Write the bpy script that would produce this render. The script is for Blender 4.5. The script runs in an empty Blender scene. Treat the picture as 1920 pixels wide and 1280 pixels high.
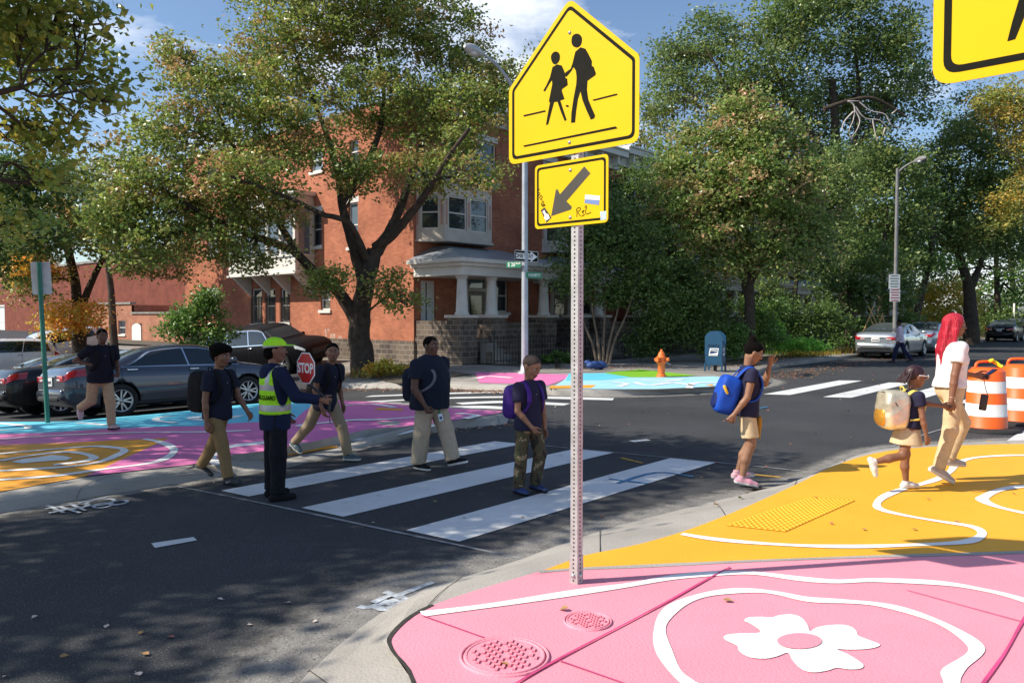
import bpy, bmesh, math, random
import numpy as np
from mathutils import Vector, Matrix, noise as mnoise
from math import sin, cos, pi, radians as R_

random.seed(7); RNG = np.random.default_rng(11)
SC = bpy.context.scene
COL = SC.collection

# ------------------------------------------------------------------ camera
CAM_H, FPX, PITCH = 1.75, 1430.0, math.atan(48.0/1430.0)
YAW = math.radians(41.7)                      # camera axis against the main road (+X)
FX, FY = cos(YAW), sin(YAW)                   # horizontal forward
cam = bpy.data.cameras.new('camera'); cam_o = bpy.data.objects.new('camera', cam); COL.objects.link(cam_o)
cam.sensor_width = 36.0; cam.lens = FPX/1920*36.0; cam.clip_start = .05; cam.clip_end = 3000
cam_o.location = (0, 0, CAM_H)
cam_o.rotation_euler = (pi/2 - PITCH, 0, YAW - pi/2)
SC.camera = cam_o

# ------------------------------------------------------------------ light
SUN_AZ = Vector((-.794, .606, 0)).normalized(); SUN_EL = R_(42)
w = bpy.data.worlds.new('World'); SC.world = w; w.use_nodes = True
nt = w.node_tree; nt.nodes.clear()
out = nt.nodes.new('ShaderNodeOutputWorld'); bg = nt.nodes.new('ShaderNodeBackground')
sky = nt.nodes.new('ShaderNodeTexSky'); sky.sky_type = 'NISHITA'; sky.sun_disc = False
sky.sun_elevation = SUN_EL; sky.sun_rotation = math.atan2(SUN_AZ.x, SUN_AZ.y)
sky.air_density = 1.0; sky.dust_density = .6; sky.ozone_density = 3.0
tc = nt.nodes.new('ShaderNodeTexCoord')
mp = nt.nodes.new('ShaderNodeMapping'); mp.inputs['Scale'].default_value = (1.0, 1.0, 2.6); mp.inputs['Location'].default_value = (.42, .1, .35)
nz = nt.nodes.new('ShaderNodeTexNoise'); nz.inputs['Scale'].default_value = 2.3; nz.inputs['Detail'].default_value = 9; nz.inputs['Roughness'].default_value = .58
rp = nt.nodes.new('ShaderNodeValToRGB'); rp.color_ramp.elements[0].position = .50; rp.color_ramp.elements[1].position = .68
mx = nt.nodes.new('ShaderNodeMixRGB'); mx.inputs['Color2'].default_value = (8.6, 8.8, 9.2, 1)
nt.links.new(tc.outputs['Generated'], mp.inputs['Vector']); nt.links.new(mp.outputs['Vector'], nz.inputs['Vector'])
nrm_ = nt.nodes.new('ShaderNodeVectorMath'); nrm_.operation = 'NORMALIZE'; dt = nt.nodes.new('ShaderNodeVectorMath'); dt.operation = 'DOT_PRODUCT'; dt.inputs[1].default_value = (.672, .640, .372)
mr = nt.nodes.new('ShaderNodeMapRange'); mr.inputs['From Min'].default_value = .965; mr.inputs['From Max'].default_value = .999; mr.inputs['To Min'].default_value = -.05; mr.inputs['To Max'].default_value = .17
ad = nt.nodes.new('ShaderNodeMath'); ad.operation = 'ADD'
nt.links.new(tc.outputs['Generated'], nrm_.inputs[0]); nt.links.new(nrm_.outputs['Vector'], dt.inputs[0]); nt.links.new(dt.outputs['Value'], mr.inputs['Value']); nt.links.new(mr.outputs['Result'], ad.inputs[1]); nt.links.new(nz.outputs['Fac'], ad.inputs[0]); nt.links.new(ad.outputs[0], rp.inputs['Fac']); nt.links.new(rp.outputs['Color'], mx.inputs['Fac'])
nt.links.new(sky.outputs['Color'], mx.inputs['Color1']); nt.links.new(mx.outputs['Color'], bg.inputs['Color'])
bg.inputs['Strength'].default_value = .125
nt.links.new(bg.outputs['Background'], out.inputs['Surface'])
sl = bpy.data.lights.new('sun', 'SUN'); sl.energy = 4.9; sl.angle = R_(.53); sl.color = (1.0, .92, .79)
so = bpy.data.objects.new('sun', sl); COL.objects.link(so); so.location = (-20, 15, 30)
sd = Vector((SUN_AZ.x*cos(SUN_EL), SUN_AZ.y*cos(SUN_EL), sin(SUN_EL)))
so.rotation_euler = sd.to_track_quat('Z', 'Y').to_euler()
SC.view_settings.view_transform = 'Standard'; SC.view_settings.look = 'None'; SC.view_settings.exposure = .38; SC.view_settings.gamma = 1.0
SC.render.engine = 'CYCLES'; SC.cycles.max_bounces = 6; SC.cycles.transparent_max_bounces = 8
SC.cycles.use_denoising = True; SC.cycles.caustics_reflective = False; SC.cycles.caustics_refractive = False

# ------------------------------------------------------------------ terrain and rays
def sm(t): t = min(1., max(0., t)); return t*t*(3-2*t)
def zg(x, y):
    k = .072 - .066*sm((x-11)/7.0)
    t = max(0., y-10.5); t = t*t/(t+2.0) if t > 0 else 0
    return -k*min(t, 15.0)
FWD = Vector((FX, FY, 0)); RGT = Vector((FY, -FX, 0))
FC = FWD*cos(PITCH) + Vector((0, 0, -sin(PITCH))); UC = FWD*sin(PITCH) + Vector((0, 0, cos(PITCH)))
def ray(px, py): return FC + RGT*((px-960)/FPX) + UC*((640-py)/FPX)
def P(px, py, dz=0.0):
    "point of the ground (plus dz) seen at a pixel of the photograph"
    r = ray(px, py); a = .5; f = lambda d: CAM_H + r.z*d - zg(r.x*d, r.y*d) - dz
    if f(a) < 0: return Vector((r.x*a, r.y*a, zg(r.x*a, r.y*a)+dz))
    d = a
    while d < 400:
        n = d*1.03
        if f(n) < 0:
            lo, hi = d, n
            for _ in range(30):
                m = (lo+hi)/2
                if f(m) < 0: hi = m
                else: lo = m
            return Vector((r.x*hi, r.y*hi, CAM_H + r.z*hi))
        d = n
    return Vector((r.x*d, r.y*d, CAM_H + r.z*d))
def Q(px, py, d): r = ray(px, py); return Vector((r.x*d, r.y*d, CAM_H + r.z*d))
def onX(px, py, X): r = ray(px, py); t = X/r.x; return Vector((X, r.y*t, CAM_H + r.z*t))
def onY(px, py, Y): r = ray(px, py); t = Y/r.y; return Vector((r.x*t, Y, CAM_H + r.z*t))
def depth(p): return (Vector(p)-Vector((0, 0, CAM_H))).dot(FC)
# ------------------------------------------------------------------ objects, tags
def tag(o, label=None, cat=None, group=None, kind=None):
    if label: o['label'] = label
    if cat: o['category'] = cat
    if group: o['group'] = group
    if kind: o['kind'] = kind
    return o
def thing(name, label, cat, loc=(0, 0, 0), rz=0, group=None):
    o = bpy.data.objects.new(name, None); COL.objects.link(o); o.location = loc; o.rotation_euler = (0, 0, rz)
    o.empty_display_size = .1
    return tag(o, label, cat, group)
def dup(root, loc=None, rz=None, label=None, group=None):
    def rec(o, par):
        c = o.copy(); COL.objects.link(c); c.parent = par
        for ch in list(o.children): rec(ch, c)
        return c
    r = rec(root, None)
    if loc is not None: r.location = loc
    if rz is not None: r.rotation_euler = (0, 0, rz)
    if label: r['label'] = label
    if group: r['group'] = group
    return r
def link_mesh(name, me, mats, parent=None):
    for m in (mats if isinstance(mats, (list, tuple)) else [mats]): me.materials.append(m)
    o = bpy.data.objects.new(name, me); COL.objects.link(o)
    if parent: o.parent = parent
    return o
# ------------------------------------------------------------------ materials
def mat(name, col, rough=.6, metal=0., var=.12, scale=3., bump=0., bscale=None, spec=.5, col2=None, coat=0., uv=False, detail=6, trans=0.):
    m = bpy.data.materials.new(name); m.use_nodes = True
    t = m.node_tree; b = t.nodes['Principled BSDF']
    b.inputs['Roughness'].default_value = rough; b.inputs['Metallic'].default_value = metal
    b.inputs['Specular IOR Level'].default_value = spec; b.inputs['Coat Weight'].default_value = coat
    c1 = tuple(max(0, c*(1-var)) for c in col)+(1,); c2 = (tuple(min(1, c*(1+var)) for c in col) if col2 is None else tuple(col2))+(1,)
    co = t.nodes.new('ShaderNodeTexCoord'); n = t.nodes.new('ShaderNodeTexNoise')
    n.inputs['Scale'].default_value = scale; n.inputs['Detail'].default_value = detail; n.inputs['Roughness'].default_value = .6
    t.links.new(co.outputs['UV' if uv else 'Object'], n.inputs['Vector'])
    r = t.nodes.new('ShaderNodeValToRGB'); r.color_ramp.elements[0].position = .32; r.color_ramp.elements[1].position = .68
    r.color_ramp.elements[0].color = c1; r.color_ramp.elements[1].color = c2
    t.links.new(n.outputs['Fac'], r.inputs['Fac']); t.links.new(r.outputs['Color'], b.inputs['Base Color'])
    if bump:
        n2 = t.nodes.new('ShaderNodeTexNoise'); n2.inputs['Scale'].default_value = bscale or scale*8; n2.inputs['Detail'].default_value = 4
        t.links.new(co.outputs['UV' if uv else 'Object'], n2.inputs['Vector'])
        bp = t.nodes.new('ShaderNodeBump'); bp.inputs['Strength'].default_value = bump; bp.inputs['Distance'].default_value = .02
        t.links.new(n2.outputs['Fac'], bp.inputs['Height']); t.links.new(bp.outputs['Normal'], b.inputs['Normal'])
    if trans: b.inputs['Transmission Weight'].default_value = trans
    m['_c'] = list(col)
    return m
def speckle(m, col, amount=.62, scale=220., size=.5):
    "add light stone specks over the base colour"
    t = m.node_tree; b = t.nodes['Principled BSDF']; old = b.inputs['Base Color'].links[0].from_socket
    co = t.nodes.new('ShaderNodeTexCoord'); n = t.nodes.new('ShaderNodeTexNoise'); n.inputs['Scale'].default_value = scale; n.inputs['Detail'].default_value = 2
    t.links.new(co.outputs['Object'], n.inputs['Vector'])
    r = t.nodes.new('ShaderNodeValToRGB'); r.color_ramp.elements[0].position = amount; r.color_ramp.elements[1].position = amount+.1
    t.links.new(n.outputs['Fac'], r.inputs['Fac'])
    mx = t.nodes.new('ShaderNodeMixRGB'); mx.inputs['Color2'].default_value = tuple(col)+(1,)
    t.links.new(r.outputs['Color'], mx.inputs['Fac']); t.links.new(old, mx.inputs['Color1']); t.links.new(mx.outputs['Color'], b.inputs['Base Color'])
    return m
def blotch(m, col, lo=.55, hi=.7, scale=.6, detail=8, fac=1.0):
    t = m.node_tree; b = t.nodes['Principled BSDF']; old = b.inputs['Base Color'].links[0].from_socket
    co = t.nodes.new('ShaderNodeTexCoord'); n = t.nodes.new('ShaderNodeTexNoise'); n.inputs['Scale'].default_value = scale; n.inputs['Detail'].default_value = detail; n.inputs['Roughness'].default_value = .65
    t.links.new(co.outputs['Object'], n.inputs['Vector'])
    r = t.nodes.new('ShaderNodeValToRGB'); r.color_ramp.elements[0].position = lo; r.color_ramp.elements[1].position = hi
    r.color_ramp.elements[1].color = (fac, fac, fac, 1)
    t.links.new(n.outputs['Fac'], r.inputs['Fac'])
    mx = t.nodes.new('ShaderNodeMixRGB'); mx.inputs['Color2'].default_value = tuple(col)+(1,)
    t.links.new(r.outputs['Color'], mx.inputs['Fac']); t.links.new(old, mx.inputs['Color1']); t.links.new(mx.outputs['Color'], b.inputs['Base Color'])
    return m
def brick_mat(name, c1, c2, mortar, bw=.22, bh=.075, ms=.008, rough=.85, bumpd=.006, stain=None, offs=.5):
    m = bpy.data.materials.new(name); m.use_nodes = True; t = m.node_tree; b = t.nodes['Principled BSDF']
    b.inputs['Roughness'].default_value = rough; b.inputs['Specular IOR Level'].default_value = .25
    co = t.nodes.new('ShaderNodeTexCoord'); br = t.nodes.new('ShaderNodeTexBrick')
    br.inputs['Scale'].default_value = 1.0; br.inputs['Brick Width'].default_value = bw; br.inputs['Row Height'].default_value = bh
    br.inputs['Mortar Size'].default_value = ms; br.inputs['Mortar Smooth'].default_value = .3; br.inputs['Bias'].default_value = -.1; br.offset = offs
    br.inputs['Color1'].default_value = tuple(c1)+(1,); br.inputs['Color2'].default_value = tuple(c2)+(1,); br.inputs['Mortar'].default_value = tuple(mortar)+(1,)
    t.links.new(co.outputs['UV'], br.inputs['Vector'])
    n = t.nodes.new('ShaderNodeTexNoise'); n.inputs['Scale'].default_value = .9; n.inputs['Detail'].default_value = 9; n.inputs['Roughness'].default_value = .7
    t.links.new(co.outputs['UV'], n.inputs['Vector'])
    r = t.nodes.new('ShaderNodeValToRGB'); r.color_ramp.elements[0].position = .3; r.color_ramp.elements[1].position = .7
    r.color_ramp.elements[0].color = (.60, .57, .57, 1); r.color_ramp.elements[1].color = (1.18, 1.17, 1.15, 1)
    t.links.new(n.outputs['Fac'], r.inputs['Fac'])
    mu = t.nodes.new('ShaderNodeMixRGB'); mu.blend_type = 'MULTIPLY'; mu.inputs['Fac'].default_value = 1
    t.links.new(br.outputs['Color'], mu.inputs['Color1']); t.links.new(r.outputs['Color'], mu.inputs['Color2']); t.links.new(mu.outputs['Color'], b.inputs['Base Color'])
    bp = t.nodes.new('ShaderNodeBump'); bp.inputs['Strength'].default_value = .6; bp.inputs['Distance'].default_value = bumpd; bp.invert = True
    t.links.new(br.outputs['Fac'], bp.inputs['Height']); t.links.new(bp.outputs['Normal'], b.inputs['Normal'])
    return m
def leaf_mat(name):
    m = bpy.data.materials.new(name); m.use_nodes = True; t = m.node_tree; b = t.nodes['Principled BSDF']
    a = t.nodes.new('ShaderNodeAttribute'); a.attribute_name = 'tint'
    t.links.new(a.outputs['Color'], b.inputs['Base Color']); b.inputs['Roughness'].default_value = .36; b.inputs['Specular IOR Level'].default_value = .6
    tr = t.nodes.new('ShaderNodeBsdfTranslucent'); t.links.new(a.outputs['Color'], tr.inputs['Color'])
    mx = t.nodes.new('ShaderNodeMixShader'); mx.inputs['Fac'].default_value = .42
    o = [n for n in t.nodes if n.type == 'OUTPUT_MATERIAL'][0]
    t.links.new(b.outputs['BSDF'], mx.inputs[1]); t.links.new(tr.outputs['BSDF'], mx.inputs[2]); t.links.new(mx.outputs['Shader'], o.inputs['Surface'])
    return m
def glass_mat(name, col=(.02, .025, .03), rough=.04, alpha=None):
    m = bpy.data.materials.new(name); m.use_nodes = True; b = m.node_tree.nodes['Principled BSDF']
    b.inputs['Base Color'].default_value = tuple(col)+(1,); b.inputs['Roughness'].default_value = rough; b.inputs['Specular IOR Level'].default_value = .8
    b.inputs['Coat Weight'].default_value = .3; b.inputs['Coat Roughness'].default_value = .02
    return m
# ------------------------------------------------------------------ mesh builder
class MB:
    def __init__(s): s.v = []; s.f = []; s.m = []; s.s = []; s.mi = 0; s.sm = False
    def add(s, vs, fs, M=None, smooth=None):
        o = len(s.v); s.v += [tuple(M @ Vector(v)) if M else tuple(v) for v in vs]
        for f in fs: s.f.append([o+i for i in f]); s.m.append(s.mi); s.s.append(s.sm if smooth is None else smooth)
    def box(s, c, d, M=None):
        x, y, z = c; a, b, h = d[0]/2, d[1]/2, d[2]/2
        vs = [(x+i*a, y+j*b, z+k*h) for k in (-1, 1) for j in (-1, 1) for i in (-1, 1)]
        s.add(vs, [(0, 2, 3, 1), (4, 5, 7, 6), (0, 1, 5, 4), (2, 6, 7, 3), (0, 4, 6, 2), (1, 3, 7, 5)], M)
    def bx(s, x0, x1, y0, y1, z0, z1, M=None): s.box(((x0+x1)/2, (y0+y1)/2, (z0+z1)/2), (abs(x1-x0), abs(y1-y0), abs(z1-z0)), M)
    def rbox(s, c, d, r=.02, M=None, seg=2):
        bm = bmesh.new(); bmesh.ops.create_cube(bm, size=1.0)
        for v in bm.verts: v.co = Vector((v.co.x*d[0], v.co.y*d[1], v.co.z*d[2]))
        bmesh.ops.bevel(bm, geom=bm.edges[:], offset=r, segments=seg, affect='EDGES', profile=.5)
        s.bm(bm, Matrix.Translation(c) if M is None else M @ Matrix.Translation(c), smooth=True); bm.free()
    def bm(s, bm, M=None, smooth=None):
        bm.verts.index_update(); s.add([v.co.copy() for v in bm.verts], [[v.index for v in f.verts] for f in bm.faces], M, smooth)
    def bar(s, p, q, w, h=None):
        p, q = Vector(p), Vector(q); h = h or w; d = q-p; L = d.length
        if L < 1e-6: return
        M = Matrix.Translation((p+q)/2) @ d.to_track_quat('Z', 'Y').to_matrix().to_4x4(); s.box((0, 0, 0), (w, h, L), M)
    def tube(s, pts, rad, n=8, caps=True, smooth=True):
        pts = [Vector(p) for p in pts]; rad = rad if isinstance(rad, (list, tuple)) else [rad]*len(pts)
        vs = []; up = Vector((0, 0, 1)); prev = None
        for i, p in enumerate(pts):
            d = (pts[min(i+1, len(pts)-1)]-pts[max(i-1, 0)]).normalized()
            if prev is None: a = d.cross(up if abs(d.z) < .95 else Vector((1, 0, 0))).normalized()
            else: a = (prev - d*prev.dot(d)).normalized()
            prev = a; b = d.cross(a)
            vs += [p + (a*cos(2*pi*k/n)+b*sin(2*pi*k/n))*rad[i] for k in range(n)]
        fs = [(i*n+k, i*n+(k+1) % n, (i+1)*n+(k+1) % n, (i+1)*n+k) for i in range(len(pts)-1) for k in range(n)]
        s.add(vs, fs, None, smooth)
        if caps: s.add(vs[:n], [tuple(reversed(range(n)))], None, False); s.add(vs[-n:], [tuple(range(n))], None, False)
    def lathe(s, prof, M=None, n=20, smooth=True, cap=True):
        vs = [(r*cos(2*pi*k/n), r*sin(2*pi*k/n), z) for r, z in prof for k in range(n)]
        fs = [(i*n+k, i*n+(k+1) % n, (i+1)*n+(k+1) % n, (i+1)*n+k) for i in range(len(prof)-1) for k in range(n)]
        s.add(vs, fs, M, smooth)
        if cap:
            s.add(vs[:n], [tuple(reversed(range(n)))], M, False); s.add(vs[-n:], [tuple(range(n))], M, False)
    def ball(s, c, r, n=10, M=None, sc=(1, 1, 1)):
        prof = [(max(1e-4, sin(pi*i/n)), -cos(pi*i/n)) for i in range(n+1)]
        T = Matrix.Translation(c) @ Matrix.Diagonal((r*sc[0], r*sc[1], r*sc[2], 1)); s.lathe(prof, T if M is None else M @ T, n+4, True, False)
    def prism(s, poly, z0, z1, M=None, sides=True):
        n = len(poly); A = sum(poly[i][0]*poly[(i+1) % n][1]-poly[(i+1) % n][0]*poly[i][1] for i in range(n))
        if A < 0: poly = poly[::-1]
        vs = [(x, y, z0) for x, y in poly]+[(x, y, z1) for x, y in poly]
        fs = [tuple(range(n, 2*n)), tuple(reversed(range(n)))]
        if sides: fs += [(i, (i+1) % n, n+(i+1) % n, n+i) for i in range(n)]
        s.add(vs, fs, M, False)
    def mesh(s, name, uv=True):
        me = bpy.data.meshes.new(name); me.from_pydata(s.v, [], s.f); 
        me.polygons.foreach_set('material_index', s.m); me.polygons.foreach_set('use_smooth', s.s); me.update()
        if uv: box_uv(me)
        return me
    def build(s, name, mats, parent=None, uv=True): return link_mesh(name, s.mesh(name, uv), mats, parent)
def box_uv(me):
    n = len(me.loops); 
    if n == 0: return
    co = np.empty(len(me.vertices)*3, np.float32); me.vertices.foreach_get('co', co); co = co.reshape(-1, 3)
    li = np.empty(n, np.int32); me.loops.foreach_get('vertex_index', li)
    nr = np.empty(len(me.polygons)*3, np.float32); me.polygons.foreach_get('normal', nr); nr = np.abs(nr.reshape(-1, 3))
    tot = np.empty(len(me.polygons), np.int32); me.polygons.foreach_get('loop_total', tot)
    ax = np.repeat(nr.argmax(1), tot); c = co[li]
    uv = np.where((ax == 0)[:, None], c[:, [1, 2]], np.where((ax == 1)[:, None], c[:, [0, 2]], c[:, [0, 1]]))
    me.uv_layers.new(name='UVMap').data.foreach_set('uv', uv.astype(np.float32).ravel())
def arr_mesh(name, V, F, smooth=True, uv=False):
    "mesh from numpy arrays; F is (n,3) or (n,4)"
    me = bpy.data.meshes.new(name); me.vertices.add(len(V)); me.vertices.foreach_set('co', np.asarray(V, np.float32).ravel())
    k = F.shape[1]; me.loops.add(F.size); me.loops.foreach_set('vertex_index', F.astype(np.int32).ravel())
    me.polygons.add(len(F)); me.polygons.foreach_set('loop_start', (np.arange(len(F))*k).astype(np.int32)); me.polygons.foreach_set('loop_total', np.full(len(F), k, np.int32))
    me.polygons.foreach_set('use_smooth', np.full(len(F), smooth)); me.update(calc_edges=True); me.validate()
    if uv: box_uv(me)
    return me
def text_poly(mb, txt, M, size=.1, sx=1.0, bold=0., extrude=.001, align='CENTER', spacing=1.0):
    "add flat lettering (built from the built-in font) to a mesh builder; text lies in the local xy plane of M"
    cu = bpy.data.curves.new('letters', 'FONT'); cu.body = txt; cu.size = size; cu.align_x = align; cu.align_y = 'CENTER'; cu.extrude = extrude; cu.offset = bold; cu.space_character = spacing; cu.resolution_u = 3
    o = bpy.data.objects.new('letters', cu); COL.objects.link(o); dg = bpy.context.evaluated_depsgraph_get(); dg.update()
    me = o.evaluated_get(dg).to_mesh()
    mb.add([v.co.copy() for v in me.vertices], [tuple(p.vertices) for p in me.polygons], M @ Matrix.Diagonal((sx, 1, 1, 1)), False)
    o.evaluated_get(dg).to_mesh_clear(); bpy.data.objects.remove(o); bpy.data.curves.remove(cu)
def catmull(pts, n=6, closed=False):
    pts = [Vector(p) for p in pts]; N = len(pts); res = []
    for i in range(N if closed else N-1):
        g = lambda k: pts[k % N] if closed else pts[min(max(k, 0), N-1)]
        a, b, c, d = g(i-1), g(i), g(i+1), g(i+2)
        for j in range(n):
            t = j/n; res.append(.5*((2*b)+(c-a)*t+(2*a-5*b+4*c-d)*t*t+(3*b-a-3*c+d)*t**3))
    if not closed: res.append(pts[-1])
    return res
# ------------------------------------------------------------------ ground, road, pavements, mural
asphalt = mat('asphalt', (.040, .043, .048), .8, var=.22, scale=.45, bump=.5, bscale=160., spec=.3)
speckle(asphalt, (.20, .20, .20), .60, 95.); speckle(asphalt, (.018, .018, .019), .60, 70.); blotch(asphalt, (.085, .086, .088), .5, .8, .35, fac=.7); blotch(asphalt, (.028, .028, .03), .60, .72, .9, fac=.55); speckle(asphalt, (.42, .40, .36), .765, 34.)
soil = mat('soil', (.09, .075, .05), .95, var=.3, scale=1.2)
concrete = mat('concrete', (.36, .34, .31), .9, var=.14, scale=1.1, bump=.35, bscale=60., spec=.25)
blotch(concrete, (.2, .19, .175), .55, .75, 1.3, fac=.6); speckle(concrete, (.22, .21, .2), .66, 90.)
concrete_old = mat('old_concrete', (.27, .255, .23), .92, var=.2, scale=.8, bump=.4, bscale=50., spec=.2); blotch(concrete_old, (.14, .13, .12), .5, .75, .9, fac=.6)
def paint(name, c, worn=None, fac=.5):
    m = mat(name, c, .62, var=.05, scale=1.4, bump=.25, bscale=70., spec=.3)
    if worn: blotch(m, worn, .55, .74, 2.2, fac=fac); blotch(m, tuple(c_*.62 for c_ in worn), .60, .80, .55, fac=.35); speckle(m, (.34, .31, .29), .755, 26.); speckle(m, tuple(c_*.55 for c_ in worn), .72, 60.)
    return m
pk = paint('pink_paint', (.82, .30, .375), (.77, .28, .35), .5); yl = paint('yellow_paint', (.86, .41, .03), (.80, .36, .025), .5)
wh = paint('white_paint', (.84, .84, .82), (.6, .58, .55), .25); bl = paint('turquoise_paint', (.13, .56, .72), (.09, .42, .56), .5)
mg = paint('magenta_paint', (.70, .19, .42), (.58, .14, .34), .5); orp = paint('orange_paint', (.80, .36, .04), (.7, .28, .03), .5)
gr = paint('green_paint', (.20, .46, .03)); lb = paint('light_blue_paint', (.36, .66, .83), (.28, .5, .66), .4)
groove = mat('groove_paint', (.58, .06, .20), .8, var=.2, scale=9); gap_m = mat('dark_gap', (.04, .035, .03), .95, scale=20, var=.4)
thermo = mat('road_marking', (.66, .67, .67), .7, var=.06, scale=1.5, bump=.25, bscale=90., spec=.3); blotch(thermo, (.28, .28, .28), .60, .68, 5.0, fac=.55); blotch(thermo, (.5, .5, .49), .5, .7, .8, fac=.7)
spray = mat('spray_paint', (.42, .45, .48), .85, var=.5, scale=16.)
PAVM = [concrete, pk, yl, wh, bl, mg, orp, gr, lb, groove, gap_m, thermo, concrete_old]
PI_ = {k: i for i, k in enumerate(['con', 'pk', 'yl', 'wh', 'bl', 'mg', 'or', 'gr', 'lb', 'groove', 'gap', 'th', 'old'])}

def axis(lo, a, b, hi, st):
    far = [a-(a-lo)*(k/7)**2.2 for k in range(7, 0, -1)]; far2 = [b+(hi-b)*(k/7)**2.2 for k in range(1, 8)]
    return far+list(np.arange(a, b+1e-6, st))+far2
def sheet(name, xs, ys, dz, m):
    V = np.array([(x, y, zg(x, y)+dz) for y in ys for x in xs]); nx, ny = len(xs), len(ys)
    F = np.array([(j*nx+i, j*nx+i+1, (j+1)*nx+i+1, (j+1)*nx+i) for j in range(ny-1) for i in range(nx-1)])
    return tag(link_mesh(name, arr_mesh(name, V, F), m), kind='structure')
sheet('ground', axis(-900, -60, 200, 1500, 20), axis(-900, -60, 100, 1500, 10), -2.6, soil)
sheet('road', axis(-500, -16, 40, 600, .8), axis(-500, -14, 44, 600, .8), 0, asphalt)

def ramp(x, y): return .125*sm((x-3.9)/1.1)*sm((7.6-x)/1.1)*sm((9.7-y)/1.3)*(y > 7.3)
def zp(x, y, dz): return zg(x, y)+dz-(ramp(x, y) if dz > .1 else 0)
def PR(px, py, dz):
    p = P(px, py, dz)
    if dz > .1:
        for _ in range(12): p = P(px, py, dz-ramp(p.x, p.y)*.9)
    return p
def flat(mb, poly, dz, mi, seg=.7, side=None):
    "polygon of xy points laid on the terrain at height dz, optionally with a skirt down to side"
    bm = bmesh.new(); vs = [bm.verts.new((p[0], p[1], 0)) for p in poly]
    es = [bm.edges.new((vs[i], vs[(i+1) % len(vs)])) for i in range(len(vs))]
    bmesh.ops.triangle_fill(bm, edges=es, use_beauty=True)
    for _ in range(7):
        lg = [e for e in bm.edges if e.calc_length() > seg and abs(e.verts[0].co.y+e.verts[1].co.y) < 90 and abs(e.verts[0].co.x+e.verts[1].co.x) < 120 and max(v.co.y for v in e.verts) > 7.6]
        if not lg: break
        bmesh.ops.subdivide_edges(bm, edges=lg, cuts=1, use_grid_fill=False); bmesh.ops.triangulate(bm, faces=bm.faces[:])
    for v in bm.verts: v.co.z = zp(v.co.x, v.co.y, dz)
    for f in bm.faces:
        f.normal_update()
        if f.normal.z < 0: f.normal_flip()
    mb.mi = mi; mb.bm(bm, smooth=False); bm.free()
    if side is not None:
        n = len(poly)
        for i in range(n):
            a, b = poly[i], poly[(i+1) % n]
            L = math.hypot(b[0]-a[0], b[1]-a[1]); k = max(1, min(40, int(L/.7)))
            for j in range(k):
                q = [(a[0]+(b[0]-a[0])*t, a[1]+(b[1]-a[1])*t) for t in (j/k, (j+1)/k)]
                z = [zg(*p) for p in q]
                mb.add([(q[0][0], q[0][1], z[0]+side), (q[1][0], q[1][1], z[1]+side), (q[1][0], q[1][1], z[1]+dz), (q[0][0], q[0][1], z[0]+dz)], [(0, 1, 2, 3)])
def px2(pts, dz): return [PR(x, y, dz).xy for x, y in pts]
def band(mb, path, w, dz, mi, taper=True):
    "painted stripe of width w along a path of xy points"
    pts = [Vector((p[0], p[1])) for p in path]; n = len(pts); l, r = [], []
    for i, p in enumerate(pts):
        d = (pts[min(i+1, n-1)]-pts[max(i-1, 0)]).normalized(); nn = Vector((-d.y, d.x)); ww = w*(1+.18*sin(i*.37+p.x))/2
        l.append(p+nn*ww); r.append(p-nn*ww)
    mb.mi = mi; vs = [(q.x, q.y, zp(q.x, q.y, dz)) for q in l]+[(q.x, q.y, zp(q.x, q.y, dz)) for q in r]
    mb.add(vs, [(n+i, n+i+1, i+1, i) for i in range(n-1)], None, False)
def line(mb, pts, w, dz, mi=3, n=6, closed=False):
    path = [PR(x, y, dz) for x, y in pts]; c = catmull(path, n, closed)
    if closed: c.append(c[0])
    band(mb, c, w, dz, mi)
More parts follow.
